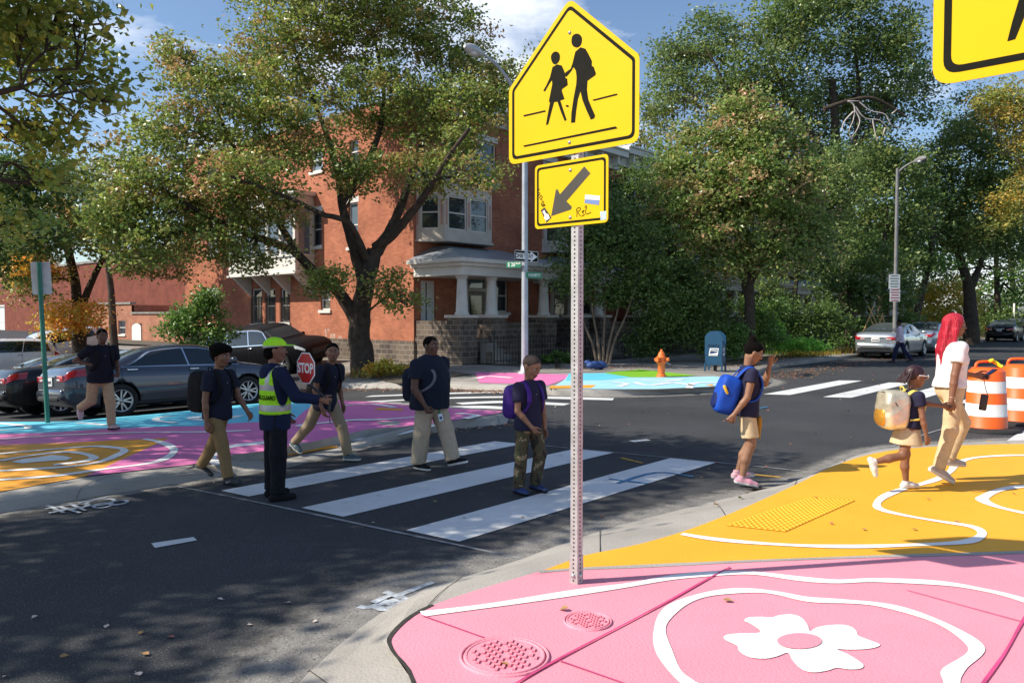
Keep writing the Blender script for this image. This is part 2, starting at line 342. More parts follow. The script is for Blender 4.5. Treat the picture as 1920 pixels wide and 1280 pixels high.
def curb(name, outer, inner, m, lip=.10, top=.14, base=-.02):
    "kerb between the gutter line and the paving edge, both lists of xy points"
    def res(p, n):
        p = [Vector((q[0], q[1])) for q in p]; d = [0]
        for i in range(1, len(p)): d.append(d[-1]+(p[i]-p[i-1]).length)
        r = []
        for k in range(n):
            t = d[-1]*k/(n-1); i = 1
            while i < len(d)-1 and d[i] < t: i += 1
            f = (t-d[i-1])/max(1e-6, d[i]-d[i-1]); r.append(p[i-1].lerp(p[i], f))
        return r
    n = 90; o, i_ = res(outer, n), res(inner, n); mb = MB(); vs = []
    prof = [(0, base), (0, .004)]+([(.10, .105), (.16, .125), (.24, .134)] if lip < .2 else [(.18, .03), (.42, .075), (.7, .115)])+[(1.0, top)]
    for k in range(n):
        for t, z in prof:
            q = o[k].lerp(i_[k], t); vs.append((q.x, q.y, zg(q.x, q.y)+(z*(1-ramp(i_[k].x, i_[k].y)/.14) if z > .01 else z)+(.003*sin(k*2.1+t*5) if 0 < t < 1 else 0)))
    jn = MB()
    for k in range(4, n-2, max(3, int(n*1.6/max(1, sum((o[i+1]-o[i]).length for i in range(n-1)))))):
        d = (i_[k]-o[k]).orthogonal().normalized()*.003
        for j in range(1, len(prof)-1):
            q = [o[k].lerp(i_[k], prof[jj][0]) for jj in (j, j+1)]; zz = [zg(p.x, p.y)+prof[jj][1]+.006 for p, jj in zip(q, (j, j+1))]
            mb.mi = 1; mb.add([(q[0].x-d.x, q[0].y-d.y, zz[0]), (q[1].x-d.x, q[1].y-d.y, zz[1]), (q[1].x+d.x, q[1].y+d.y, zz[1]), (q[0].x+d.x, q[0].y+d.y, zz[0])], [(0, 1, 2, 3)])
    mb.mi = 0
    m_ = len(prof); fs = [(k*m_+j, k*m_+j+1, (k+1)*m_+j+1, (k+1)*m_+j) for k in range(n-1) for j in range(m_-1)]
    mb.add(vs, fs, None, False); return tag(mb.build(name, [m, gap_m]), kind='structure')

# --- near corner (yellow and pink mural)
n_out = [(-3.5, 2.0), (.2, 2.35), (1.1, 2.6)]+px2([(560, 1280), (660, 1190), (760, 1120), (860, 1085), (960, 1055), (1060, 1018), (1160, 985), (1300, 950), (1400, 925), (1480, 905), (1560, 875), (1640, 845), (1780, 832), (1920, 825)], 0)+[(13.6, .9), (14.2, -.5), (14.4, -8)]
n_in = [(-3.5, .9), (.6, 1.3), (1.7, 1.95)]+px2([(775, 1280), (735, 1220), (735, 1190), (790, 1145), (890, 1108), (1010, 1072), (1090, 1043), (1200, 1020), (1300, 990), (1400, 950), (1500, 905), (1560, 875), (1640, 850), (1740, 838), (1920, 832)], .14)+[(12.2, .6), (12.9, -.6), (13.1, -8)]
K5 = 4
n_out = [p.xy for p in catmull([Vector((q[0], q[1], 0)) for q in n_out], K5)]; n_in = [p.xy for p in catmull([Vector((q[0], q[1], 0)) for q in n_in], K5)]
curb('kerb_near', n_out, n_in, concrete, lip=.3)
mb = MB()
flat(mb, n_in+[(-3.5, -8)], .14, 0, seg=3)
bd = px2([(1010, 1072), (1090, 1066), (1180, 1062.5), (1274, 1058), (1450, 1050), (1681, 1042), (1920, 1035), (2300, 1018), (2900, 990)], .144)
iy = 9*K5   # index in n_in where yellow starts
top = [Vector(p) for p in n_in[iy:]]
flat(mb, [p for p in bd]+[(13.0, -6.0)]+list(reversed(top[:-1])), .144, 2, seg=3)
flat(mb, [Vector(p) for p in n_in[2*K5:iy]]+bd+[(12.5, -7.5), (-1, -7.5), (1.2, 1.0)], .1445, 1, seg=3)
band(mb, catmull([Vector((p.x, p.y, 0)) for p in bd], 4), .05, .147, 0)
WL = [(790, 1150), (928, 1132.7), (1091, 1108), (1180, 1095.5), (1272, 1080), (1353, 1073.6), (1419, 1074), (1500, 1084), (1569, 1089), (1642, 1086.7), (1758, 1091.7), (1835, 1103), (1920, 1124), (2060, 1175), (2160, 1260)]
line(mb, WL, .075, .149)
LB = [(1291.8, 1280), (1265, 1255.5), (1245.5, 1221), (1237, 1186), (1243.6, 1159), (1268.6, 1134), (1311, 1116.7), (1361, 1108), (1411, 1106), (1457.5, 1111), (1515, 1122.5), (1584.6, 1126.4), (1642, 1131.4), (1692.5, 1141.8), (1750, 1161), (1796.6, 1184), (1827, 1207), (1827, 1224.6), (1796.6, 1247.7), (1783, 1263), (1783, 1285), (1760, 1330), (1640, 1365), (1480, 1370), (1350, 1330)]
line(mb, LB, .07, .149, closed=True)
fl = [(640, 945), (590, 905), (560, 890), (575, 874), (640, 870), (690, 873), (730, 862), (780, 858), (820, 865), (850, 885), (870, 915), (880, 940), (910, 922), (960, 912), (1030, 908), (1080, 918), (1105, 940), (1115, 962), (1160, 980), (1205, 997), (1220, 1008), (1195, 1020), (1140, 1028), (1070, 1030), (1010, 1028), (1060, 1050), (1110, 1080), (1140, 1105), (1125, 1122), (1070, 1126), (1010, 1118), (970, 1130), (910, 1140), (860, 1135), (820, 1112), (790, 1075), (770, 1045), (720, 1062), (660, 1074), (590, 1068), (550, 1050), (530, 1030), (525, 1012), (480, 990), (458, 972), (475, 957), (540, 950)]
z8 = lambda p: (1180+p[0]/2.595, 820+p[1]/2.595)
flp = catmull([P(*z8(p), .149) for p in fl], 3, True)
flat(mb, [p.xy for p in flp], .149, 3, seg=3)
flat(mb, [P(1180+(828+109*cos(a))/2.595, 820+(987+38*sin(a))/2.595, .153).xy for a in np.linspace(0, 2*pi, 33)[:-1]], .153, 1, seg=3)
LC = [(1278, 1000), (1334, 1009), (1411, 1016.5), (1507.6, 1022), (1604, 1023.5), (1700, 1021), (1796.6, 1016.5), (1831, 1009), (1841, 997), (1819.7, 985.7), (1758, 976), (1700, 966), (1654, 955), (1644, 944), (1658, 930), (1692.5, 916), (1727, 907), (1758, 897), (1781, 883.6), (1792.7, 870), (1816, 859.7), (1858, 854.7), (1920, 852.8), (2010, 856)]
line(mb, LC, .072, .149)
line(mb, [(1920, 910.6), (1873.6, 918), (1846.7, 930), (1843, 937.5), (1870, 949), (1920, 960.7), (2010, 978), (2110, 965), (2080, 925), (2000, 908)], .09, .149, closed=True)
for s in ([(940, 1295), (967, 1280), (1045, 1235), (1240, 1132.6), (1334, 1080), (1369, 1062)], [(1838, 1292), (1843, 1280), (1885, 1221), (1920, 1159), (1960, 1100), (1990, 1040)]):
    line(mb, s, .014, .152, 9, n=8)
for s in ([(790, 1152), (914, 1196)], [(1049, 1237), (1187, 1285)], [(1700, 1105), (1920, 1165)]):
    line(mb, s, .009, .151, 9, n=4)
band(mb, [Vector(p) for p in n_in[2*K5:6*K5+2]], .022, .148, 10)
tag(mb.build('pavement_near', PAVM), kind='structure')

def tactile(name, corners, m, dz, nx, ny, label):
    c = [PR(x, y, dz) for x, y in corners]; b = MB()
    flat(b, [p.xy for p in c], dz, 0, seg=2)
    rd = min(.024, ((c[1]-c[0]).length/nx)*.40, ((c[3]-c[0]).length/ny)*.40)
    for i in range(nx):
        for j in range(ny):
            u, v = (i+.5)/nx, (j+.5)/ny
            p = c[0].lerp(c[1], u).lerp(c[3].lerp(c[2], u), v)
            M = Matrix.Translation((p.x, p.y, zp(p.x, p.y, dz)))
            b.lathe([(rd, 0), (rd*.8, .006), (rd*.4, .009)], M, 6, True)
    return tag(b.build(name, m), label, 'tactile paving', kind='structure')
tactile('tactile_paving', [(1361, 984), (1473, 996), (1604, 937.5), (1519, 932)], yl, .149, 10, 24, 'yellow painted tactile dome patch by the near kerb')
# --- manhole covers set in the pink paving
def manhole(px, py, rx, label):
    c = P(px, py, .149); r = (P(px+rx, py, .149)-c).length; b = MB()
    b.lathe([(r*1.13, -.01), (r*1.13, .004), (r*1.09, .006), (r*1.06, .001)], None, 40, True, False)
    b.lathe([(r*1.05, -.01), (r*1.0, .006), (r*.95, .006), (r*.93, .002), (.0001, .002)], None, 40, False, False)
    st = r/7.5
    for i in range(-7, 8):
        for j in range(-7, 8):
            x, y = i*st, j*st
            if math.hypot(x, y) < r*.84 and (i*3+j*5) % 7 and (i+j) % 2 == 0:
                b.box((x, y, .007), (st*1.25, st*.55, .007), Matrix.Rotation(.5, 4, 'Z'))
    o = tag(b.build('manhole_cover', pk), label, 'manhole cover'); o.location = c; return o
manhole(946, 1228, 75, 'large pink painted manhole cover with a checker relief nearest the road bend')
manhole(1102, 1163, 40, 'small pink painted utility cover between the sign post and the flower outline')

# --- left kerb extension (turquoise, magenta and orange mural), sloping down behind
l_in = [(-8, 8.25), (-1, 8.25)]+px2([(0, 921), (160, 893), (360, 871)], .14)+px2([(430, 872), (500, 863), (600, 842)], .02)+px2([(690, 815), (770, 800), (860, 787), (930, 776), (944, 771), (856, 766.5), (754, 759.5), (694, 754), (641, 751)], .14)
bk = px2([(586, 748), (555, 750), (480, 757), (433, 761), (358, 770), (271, 778), (187, 785), (137, 790), (87, 791), (0, 791), (-120, 792)], .14)
l_poly = l_in+bk+[(-8, bk[-1].y)]
l_out = [(-8, 7.85), (-1, 7.85)]+px2([(0, 962), (200, 928), (400, 896), (500, 878), (600, 857), (720, 829), (860, 803), (950, 795)], 0)+[(9.75, 8.75), (9.45, 9.8), (9.25, 11.2)]
curb('kerb_left', l_out, l_in, concrete, lip=.1)
mb = MB(); flat(mb, l_poly, .14, 0, side=-.3)
bb = [(586, 750), (583, 761.5), (549, 790), (480, 791), (433, 793), (390, 798), (292, 800), (194, 803.5), (133, 808), (83, 811), (0, 813), (-120, 816)]
flat(mb, [Vector(p) for p in bk]+list(reversed(px2(bb, .146))), .146, 4)
orr = [(-120, 838), (0, 834), (125, 829.6), (229, 824), (317, 821), (158, 893), (0, 921), (-120, 942)]
flat(mb, px2(orr, .146), .146, 6)
flat(mb, [Vector(p) for p in l_in[3:]]+px2(bb, .147)+px2(orr[:6], .147), .147, 5)
flat(mb, px2([(712, 764), (756, 766), (756, 769), (700, 768)], .15), .15, 6)
for s, w_, c in (([(-60, 905), (0, 899), (104, 891), (187.5, 879.6), (271, 869), (308, 860), (326, 846), (321, 837), (298, 827.5), (270, 822)], .1, 0),
             ([(-60, 886), (0, 882), (62, 878.5), (125, 874), (187, 865), (225, 850), (233, 843), (219, 839), (177, 836), (104, 841), (0, 850), (-60, 857)], .1, 0),
             ([(0, 863), (60, 853), (112, 847), (146, 848), (175, 855.6), (162, 863), (100, 871)], .1, 0),
             ([(-40, 791), (0, 793), (42, 797), (53, 800), (42, 803.5), (-40, 808)], .13, 0), ([(146, 792), (198, 796)], .12, 0),
             ([(322, 779), (300, 782), (292, 786), (300, 789), (330, 792)], .12, 0), ([(400, 778), (370, 781), (362, 784), (385, 787), (430, 783), (450, 778)], .2, 0),
             ([(0, 823), (83, 817), (194, 812), (292, 809.5), (390, 809), (470, 806)], .1, 0),
             ([(520, 825), (486, 829), (430, 836), (404, 848), (397, 857), (408, 871)], .1, 0), ([(560, 799), (572, 795), (596, 793), (660, 787), (730, 785), (800, 779)], .12, 0),
             ([(640, 760), (690, 757), (715, 759), (740, 763)], .12, 0), ([(600, 826), (690, 820), (760, 810), (830, 795)], .1, 0), ([(856, 774), (888, 777), (893, 779), (870, 784)], .13, 0)):
    line(mb, s, w_, .152, 3)
flat(mb, px2([(21, 865), (42, 860), (70, 857), (96, 852.5), (120, 854), (135, 858), (125, 862), (100, 863), (73, 865), (42, 868)], .152), .152, 3)
tag(mb.build('pavement_left', PAVM), kind='structure')
tactile('tactile_paving', [(462, 853), (494, 859), (636, 835), (600, 829)], orp, .156, 9, 24, 'orange tactile dome patch on the magenta kerb extension behind the crossing guard')

# --- far corner and the pavement running along the row houses
f_in = [(15.8, 60), (15.7, 22.5), (15.2, 21.4)]+px2([(612, 719), (640, 716.5), (750, 714), (837, 714), (890, 716.5), (952, 718), (1000, 724), (1040, 729), (1118, 730), (1228, 730), (1328, 725.5), (1395, 719), (1430, 713), (1424, 706)], .14)+[(21.4, 10.0), (23, 10.75), (26, 10.9), (400, 10.9)]
f_out = [(15.4, 60), (15.3, 22.7), (14.8, 21.2)]+px2([(606, 731), (635, 729), (750, 729), (837, 729), (892, 731.5), (952, 733), (1000, 735), (1040, 737), (1118, 738), (1228, 736), (1328, 731), (1400, 724.5), (1442, 715), (1434, 706)], 0)+[(21.7, 9.6), (23, 10.35), (26, 10.5), (400, 10.5)]
f_ramp = px2([(1000, 735), (1040, 741), (1118, 743), (1228, 741), (1328, 736), (1400, 729), (1450, 717), (1436, 706)], 0)
curb('kerb_far', f_out[2:10], f_in[2:10], concrete, lip=.1); curb('kerb_far', f_ramp, f_in[9:17], concrete, lip=.3); curb('kerb_street', f_out[17:], f_in[17:], concrete_old, lip=.1)
mb = MB(); flat(mb, f_in+[(400, 70), (200, 70), (100, 70), (40, 60)], .14, 12, seg=1.2)
flat(mb, px2([(890.7, 697), (980, 699), (1066.6, 702), (1060, 710), (1028, 722), (982, 719.5), (898.7, 717.5)], .147), .147, 5)
flat(mb, px2([(1066.6, 700), (1137, 699), (1183, 707), (1260, 707), (1338, 705), (1423, 714), (1328, 724.6), (1228, 729), (1118, 729), (1034, 727), (1060, 710)], .147), .147, 8)
flat(mb, px2([(1066.6, 700), (1137, 699), (1183, 707), (1130, 712), (1060, 713)], .150), .150, 4)
flat(mb, px2([(1131, 698.7), (1199, 692), (1247.5, 697), (1305.6, 703.6), (1241, 706.8), (1183, 707)], .151), .151, 7)
flat(mb, px2([(1034, 723), (1118, 721), (1108.6, 727), (1028, 727.5)], .150), .150, 6); flat(mb, px2([(1321.7, 721), (1337, 719.5), (1336, 723.5)], .150), .150, 6)
for s in ([(895, 709), (915, 705), (960, 708)], [(1150, 716), (1175, 719), (1160, 724)], [(1190, 716), (1215, 722), (1260, 717), (1300, 722)], [(1200, 712), (1240, 714), (1280, 711)], [(1293, 727), (1295, 721), (1310, 717), (1390, 716)], [(1350, 709), (1380, 712)]):
    line(mb, s, .16, .155, 3)
tag(mb.build('pavement_far', PAVM), kind='structure')
# --- planted verge and front yards
grass_m = mat('dry_grass', (.10, .10, .035), .95, var=.5, scale=2.5, col2=(.17, .13, .06))
mb = MB(); flat(mb, [(13.2, 15.8), (15.2, 20.6), (17.2, 20.4), (15.6, 15.4)], .16, 0); tag(mb.build('tree_pit', soil), kind='structure')
mb = MB(); flat(mb, [(22.5, 11.3), (150, 11.3), (150, 12.6), (24, 12.6)], .16, 0, seg=4); tag(mb.build('verge', grass_m), kind='structure')
mb = MB(); flat(mb, [(18.6, 16.2), (200, 16.2), (200, 60), (18.6, 60)], .17, 0, seg=6); tag(mb.build('front_yard', soil), kind='structure')

# --- road markings
def marking(name, polys, m, dz=.005, label=None):
    b = MB()
    for p in polys: flat(b, p, dz, 0)
    return tag(b.build(name, m), kind='structure')
bars = []
for y0, y1 in ((7.22, 6.78), (6.02, 5.48), (4.75, 4.20)):
    bars.append([(3.72+(7.24-y)*.125, y) for y in (y0, y1)]+[(7.74+(7.24-y)*.21, y) for y in (y1, y0)])
marking('crosswalk', bars, thermo)
marking('crosswalk', [[(16.4+i*.3, y), (16.65+i*.3, y-.5), (21.6+i*.2, y-.5), (21.3+i*.2, y)] for i, y in enumerate((7.1, 5.9, 4.7, 3.5, 2.3))], thermo)
xb = []
for a, b, c, d in (((690, 743), (860, 737), (1215, 738.5), 0), ((680, 754), (850, 746), (1150, 748.5), 0), ((860, 757), (950, 753.5), (1063, 758.5), 0), ((840, 764.5), (900, 763), (960, 766), 0)):
    pts = [P(*q) for q in (a, b, c)]; cc = catmull(pts, 5); l = []; r = []
    for i, p in enumerate(cc):
        d_ = (cc[min(i+1, len(cc)-1)]-cc[max(i-1, 0)]).normalized(); nn = Vector((-d_.y, d_.x)); l.append(p.xy+nn*.2); r.append(p.xy-nn*.2)
    xb.append(l+r[::-1])
marking('crosswalk', xb, thermo)
def stripes(name, pts_list, w_, m, px=True, dz=.006):
    b = MB()
    for i, pts in enumerate(pts_list): band(b, catmull([P(x, y, dz) for x, y in pts], 4), w_, dz+i*.0012, 0)
    return tag(b.build(name, m), kind='structure')
stripes('lane_dash', [[(287, 1022), (366, 1009)], [(1184, 827), (1216, 824)]], .13, thermo)
fade = mat('faded_line', (.22, .225, .23), .8, var=.5, scale=9)
stripes('guide_line', [[(300, 905), (405, 925), (560, 957), (760, 1000), (860, 1021), (1000, 1051)], [(968, 830), (1145, 847), (1340, 866), (1500, 882)], [(1670, 838), (1760, 806), (1850, 790)]], .035, fade)
stripes('white_line', [[(1890, 842), (1960, 800)]], .3, thermo)
ysp = mat('yellow_spray', (.42, .24, .03), .8, var=.4, scale=9); stripes('spray_mark', [[(1413, 889), (1465, 894)], [(1165, 858), (1205, 868)], [(1838, 833), (1858, 826)]], .05, ysp)
bsp = mat('blue_spray', (.05, .19, .36), .8, var=.4, scale=9); stripes('spray_mark', [[(1158, 905), (1230, 885), (1300, 893)], [(1142, 897), (1215, 906)], [(1424, 765), (1440, 762)]], .045, bsp, dz=.010)
# white utility spray: the number 801 and scribbles, upside down for the camera
oval = lambda cx, cy, rx, ry, t=.0: [(cx+rx*cos(a)-ry*t*sin(a), cy+ry*sin(a)-rx*.13*cos(a)) for a in np.linspace(0, 2*pi, 14)]
stripes('spray_number', [oval(187, 941, 27, 5.5), oval(193, 947, 17, 4), oval(222, 942, 17, 3.6), [(147, 943), (205, 931)],
        [(85, 954), (130, 947), (165, 945), (150, 953), (100, 957)], [(92, 962), (140, 953), (172, 949)], [(110, 950), (150, 962)], [(88, 948), (120, 962)], [(130, 945), (160, 958)]], .035, spray)
stripes('spray_number', [[(672, 1136), (690, 1138), (712, 1131), (752, 1122)], [(712, 1122), (740, 1134), (773, 1128)], [(748, 1115), (812, 1091)], [(776, 1119), (833, 1098)],
        [(700, 1130), (735, 1116), (760, 1125), (725, 1142), (705, 1138)], [(722, 1110), (772, 1128)]], .055, spray)

# pale dust and grit washed against the near kerb
dust = mat('gutter_dust', (.20, .19, .175), .95, var=.25, scale=6, bump=.3, bscale=80); speckle(dust, (.40, .38, .35), .62, 80.); speckle(dust, (.07, .065, .06), .60, 45.)
t = dust.node_tree; b_ = t.nodes['Principled BSDF']; at = t.nodes.new('ShaderNodeAttribute'); at.attribute_name = 'cover'; co = t.nodes.new('ShaderNodeTexCoord'); n_ = t.nodes.new('ShaderNodeTexNoise'); n_.inputs['Scale'].default_value = 7.; n_.inputs['Detail'].default_value = 12; n_.inputs['Roughness'].default_value = .75; t.links.new(co.outputs['Object'], n_.inputs['Vector'])
ad = t.nodes.new('ShaderNodeMath'); ad.operation = 'MULTIPLY_ADD'; ad.inputs[1].default_value = 1.15; t.links.new(at.outputs['Fac'], ad.inputs[0]); sb = t.nodes.new('ShaderNodeMath'); sb.operation = 'SUBTRACT'; sb.inputs[1].default_value = .72; t.links.new(n_.outputs['Fac'], sb.inputs[0]); t.links.new(sb.outputs[0], ad.inputs[2])
mu = t.nodes.new('ShaderNodeMath'); mu.operation = 'MULTIPLY'; mu.use_clamp = True; mu.inputs[1].default_value = 2.2; t.links.new(ad.outputs[0], mu.inputs[0]); t.links.new(mu.outputs[0], b_.inputs['Alpha'])
def dust_strip(name, edge, wds):
    c = catmull([Vector((p[0], p[1], 0)) for p in edge], 6); n = len(c); V, A, F = [], [], []; m = 6
    for i, p in enumerate(c):
        d = (c[min(i+1, n-1)]-c[max(i-1, 0)]).normalized(); nn = Vector((-d.y, d.x, 0)); w_ = wds[0]+(wds[1]-wds[0])*i/(n-1)
        for k in range(m+1): q = p+nn*(w_*k/m-.02); V.append((q.x, q.y, zg(q.x, q.y)+.0035)); A.append((1-k/m)*(.2+.8*min(1, min(i, n-1-i)/6)))
    F = [(i*(m+1)+k, (i+1)*(m+1)+k, (i+1)*(m+1)+k+1, i*(m+1)+k+1) for i in range(n-1) for k in range(m)]
    me = arr_mesh(name, np.array(V), np.array(F), False); a_ = me.attributes.new('cover', 'FLOAT', 'POINT'); a_.data.foreach_set('value', np.array(A, np.float32)); return tag(link_mesh(name, me, dust), kind='structure')
dust_strip('gutter_dust', n_out[2*K5:12*K5:2], (.8, .35)); dust_strip('gutter_dust', n_out[11*K5:22*K5:2], (.35, .4))
dust_strip('gutter_dust', list(reversed(l_out[1:9])), (.25, .35)); dust_strip('gutter_dust', list(reversed(f_ramp)), (.5, .5))
# ------------------------------------------------------------------ buildings
brick = brick_mat('red_brick', (.53, .18, .092), (.41, .125, .065), (.38, .24, .18)); blotch(brick, (.27, .09, .055), .50, .78, .35, fac=.6); blotch(brick, (.42, .24, .17), .62, .8, 1.1, fac=.35)
brick_dark = brick_mat('dark_brick', (.25, .06, .035), (.19, .045, .028), (.2, .11, .08))  # dark brick of some row houses; stands for tree shade on the long block
brick_pale = brick_mat('pale_brick', (.46, .19, .11), (.38, .14, .08), (.4, .28, .21))
stone = brick_mat('rubble_stone', (.20, .155, .12), (.085, .07, .062), (.28, .255, .22), bw=.34, bh=.18, ms=.016, bumpd=.02, offs=.37)
white_w = mat('white_wood', (.68, .66, .61), .55, var=.08, scale=2.5, bump=.1); blotch(white_w, (.45, .43, .38), .6, .8, 3., fac=.5)
cream = mat('cream_panel', (.62, .55, .48), .6, var=.1, scale=3.); salmon = mat('salmon_panel', (.52, .3, .24), .6, var=.1, scale=3.)
metal_roof = mat('metal_roof', (.36, .40, .44), .45, metal=.3, var=.18, scale=1.2); tar = mat('tar_roof', (.06, .06, .06), .9)
glass = glass_mat('window_glass', (.03, .04, .05)); glass2 = glass_mat('sky_tinted_window_glass', (.14, .19, .24), .06)  # second glass: reflected sky put into the pane colour
dark_in = mat('dark_interior', (.015, .013, .012), .9); curtain = mat('curtain', (.62, .66, .64), .9, var=.1, scale=14)
door_m = mat('painted_door', (.30, .28, .23), .5); iron = mat('black_iron', (.015, .015, .016), .5); white_door = mat('white_door', (.72, .70, .66), .5)
CX, CY = 17.85, 20.56
def MW(kind, x, y):
    "wall frame: local (along, outward, up)"
    if kind == 'left': return Matrix(((0, -1, 0, x), (1, 0, 0, y), (0, 0, 1, 0), (0, 0, 0, 1)))
    return Matrix(((1, 0, 0, x), (0, -1, 0, y), (0, 0, 1, 0), (0, 0, 0, 1)))
def quad(mb, M, p): mb.add(p, [(0, 1, 2, 3)], M)
def holed_wall(mb, M, a0, a1, z0, z1, holes, dep=.16):
    xs = sorted({a0, a1, *[h[0] for h in holes], *[h[1] for h in holes]}); zs = sorted({z0, z1, *[h[2] for h in holes], *[h[3] for h in holes]})
    for i in range(len(xs)-1):
        for j in range(len(zs)-1):
            cx, cz = (xs[i]+xs[i+1])/2, (zs[j]+zs[j+1])/2
            if cx < a0 or cx > a1 or any(h[0] < cx < h[1] and h[2] < cz < h[3] for h in holes): continue
            quad(mb, M, [(xs[i], 0, zs[j]), (xs[i+1], 0, zs[j]), (xs[i+1], 0, zs[j+1]), (xs[i], 0, zs[j+1])])
    for h in holes:
        A, B, C, D = h[:4]
        quad(mb, M, [(A, 0, C), (A, -dep, C), (A, -dep, D), (A, 0, D)]); quad(mb, M, [(B, 0, C), (B, 0, D), (B, -dep, D), (B, -dep, C)])
        quad(mb, M, [(A, 0, C), (B, 0, C), (B, -dep, C), (A, -dep, C)]); quad(mb, M, [(A, 0, D), (A, -dep, D), (B, -dep, D), (B, 0, D)])
def window(root, M, h, lintel=True, curt=0, bars=False, pane=None, dep=.10, sillm=None):
    a0, a1, z0, z1 = h[:4]; f = MB(); t = .06
    f.bx(a0, a0+t, -dep-.05, -dep+.02, z0, z1, M); f.bx(a1-t, a1, -dep-.05, -dep+.02, z0, z1, M)
    f.bx(a0+t, a1-t, -dep-.05, -dep+.02, z1-t, z1, M); f.bx(a0+t, a1-t, -dep-.05, -dep+.02, z0, z0+t, M)
    zm = (z0+z1)/2; f.bx(a0+t, a1-t, -dep-.045, -dep+.015, zm-.025, zm+.025, M)
    fo = f.build('window', white_w, root)
    p = MB(); quad(p, M, [(a0+t, -dep-.02, z0+t), (a1-t, -dep-.02, z0+t), (a1-t, -dep-.02, z1-t), (a0+t, -dep-.02, z1-t)]); p.build('pane', pane or glass, fo)
    s = MB(); s.bx(a0-.08, a1+.08, -dep+.02, .07, z0-.12, z0-.002, M)
    s.build('sill', sillm or white_w, fo)
    if lintel: s = MB(); s.bx(a0-.08, a1+.08, -.05, .012, z1+.002, z1+.22, M); s.build('lintel', white_w, fo)
    if curt:
        c = MB(); n = 12; zz = zm if curt == 1 else z0
        for side in ((a0+t, a0+(a1-a0)*.46), (a1-(a1-a0)*.46, a1-t)) if curt == 2 else ((a0+t, a1-t),):
            vs = [(side[0]+(side[1]-side[0])*k/n, -dep-.017+.006*((k % 2)), z) for z in (zz, z1-t) for k in range(n+1)]
            c.add(vs, [(k, k+1, n+2+k, n+1+k) for k in range(n)], M)
        c.build('curtain', curtain, fo)
    if bars:
        b = MB(); n = 7
        for k in range(n+1): b.bar(M @ Vector((a0+(a1-a0)*k/n, .03, z0)), M @ Vector((a0+(a1-a0)*k/n, .03, z1-.35)), .022)
        for z in (z0+.1, z1-.4): b.bar(M @ Vector((a0, .03, z)), M @ Vector((a1, .03, z)), .025)
        b.build('window_bars', iron, fo)
    return fo
def hole_px(plane, off, x0, x1, y0, y1, org):
    f = onX if plane == 'left' else onY; xm, ym = (x0+x1)/2, (y0+y1)/2
    A, B = f(x0, ym, off), f(x1, ym, off); T, Bt = f(xm, y0, off), f(xm, y1, off)
    a = sorted((A.y-org, B.y-org) if plane == 'left' else (A.x-org, B.x-org)); return (a[0], a[1], Bt.z, T.z)
def cornice(mb, M, a0, a1, z, out=.55, h=.5, step=.62, end=True):
    mb.bx(a0, a1, -.02, out*.35, z-h, z-h*.35, M); mb.bx(a0, a1, -.02, out, z-h*.35+.002, z, M); mb.bx(a0, a1, -.02, out+.08, z+.002, z+.07, M)
    n = max(1, int((a1-a0)/step))
    for k in range(n):
        a = a0+(k+.5)*(a1-a0)/n; mb.bx(a-.06, a+.06, out*.35+.002, out*.85, z-h*.9, z-h*.35-.002, M)
def bay(root, M, a0, a1, z0, z1, out=.9, curt=0, splay=.55, nwin=2):
    "projecting bay: panelled, windows in front and in the splayed cheeks"
    w_ = MB(); plan = [(a0, -.05), (a0+splay, out), (a1-splay, out), (a1, -.05)]
    zb, zt = z0+.35, z1-.45
    w_.mi = 0
    w_.prism(plan, z0, zb, M); w_.prism(plan, zt, z1, M)
    big = [(a0-.12, -.05), (a0+splay-.1, out+.12), (a1-splay+.1, out+.12), (a1+.12, -.05)]
    w_.prism(big, z1+.002, z1+.1, M); w_.prism([(x, y) for x, y in [(a0-.05, -.05), (a0+splay-.05, out+.05), (a1-splay+.05, out+.05), (a1+.05, -.05)]], z0-.08, z0-.002, M)
    big2 = [(a0-.22, -.05), (a0+splay-.18, out+.24), (a1-splay+.18, out+.24), (a1+.22, -.05)]; w_.prism(big2, z1+.102, z1+.24, M)
    segs = [(plan[0], plan[1], 1)]+[(plan[1], plan[2], nwin)]+[(plan[2], plan[3], 1)]
    glassmb = MB(); sash = MB()
    for (p, q, n) in segs:
        p, q = Vector(p), Vector(q); d = (q-p); L = d.length; d.normalize()
        T = M @ Matrix(((d.x, -d.y, 0, p.x), (d.y, d.x, 0, p.y), (0, 0, 1, 0), (0, 0, 0, 1)))
        pw = .20; ww = (L-pw*(n+1))/n
        for k in range(n+1):
            x = k*(pw+ww); w_.mi = 0; w_.bx(x+.001, x+pw-.001, -.14, .0, zb+.002, zt-.002, T); w_.mi = 1; w_.bx(x+.06, x+pw-.06, .0, .012, zb+.15, zt-.15, T)
        for k in range(n):
            x = pw+k*(pw+ww); t = .06
            for c in ((x, x+t, zb, zt), (x+ww-t, x+ww, zb, zt), (x+t, x+ww-t, zb, zb+t), (x+t, x+ww-t, zt-t, zt), (x+t, x+ww-t, (zb+zt)/2-.03, (zb+zt)/2+.03)):
                sash.bx(c[0]+.001, c[1]-.001, -.11, -.045, c[2]+.004, c[3]-.004, T)
            quad(glassmb, T, [(x+t, -.08, zb+t), (x+ww-t, -.08, zb+t), (x+ww-t, -.08, zt-t), (x+t, -.08, zt-t)])
    b = w_.build('bay_window', [cream, salmon], root); sash.build('window_frame', white_w, b); glassmb.build('pane', glass, b)
    r = MB(); top = [(a0+.2, -.05), (a0+splay+.2, .35), (a1-splay-.2, .35), (a1-.2, -.05)]
    vs = [(x, y, z1+.242) for x, y in big2]+[(x, y, z1+.62) for x, y in top]
    r.add(vs, [(0, 1, 5, 4), (1, 2, 6, 5), (2, 3, 7, 6), (4, 5, 6, 7)], M); r.build('bay_roof', metal_roof, b)
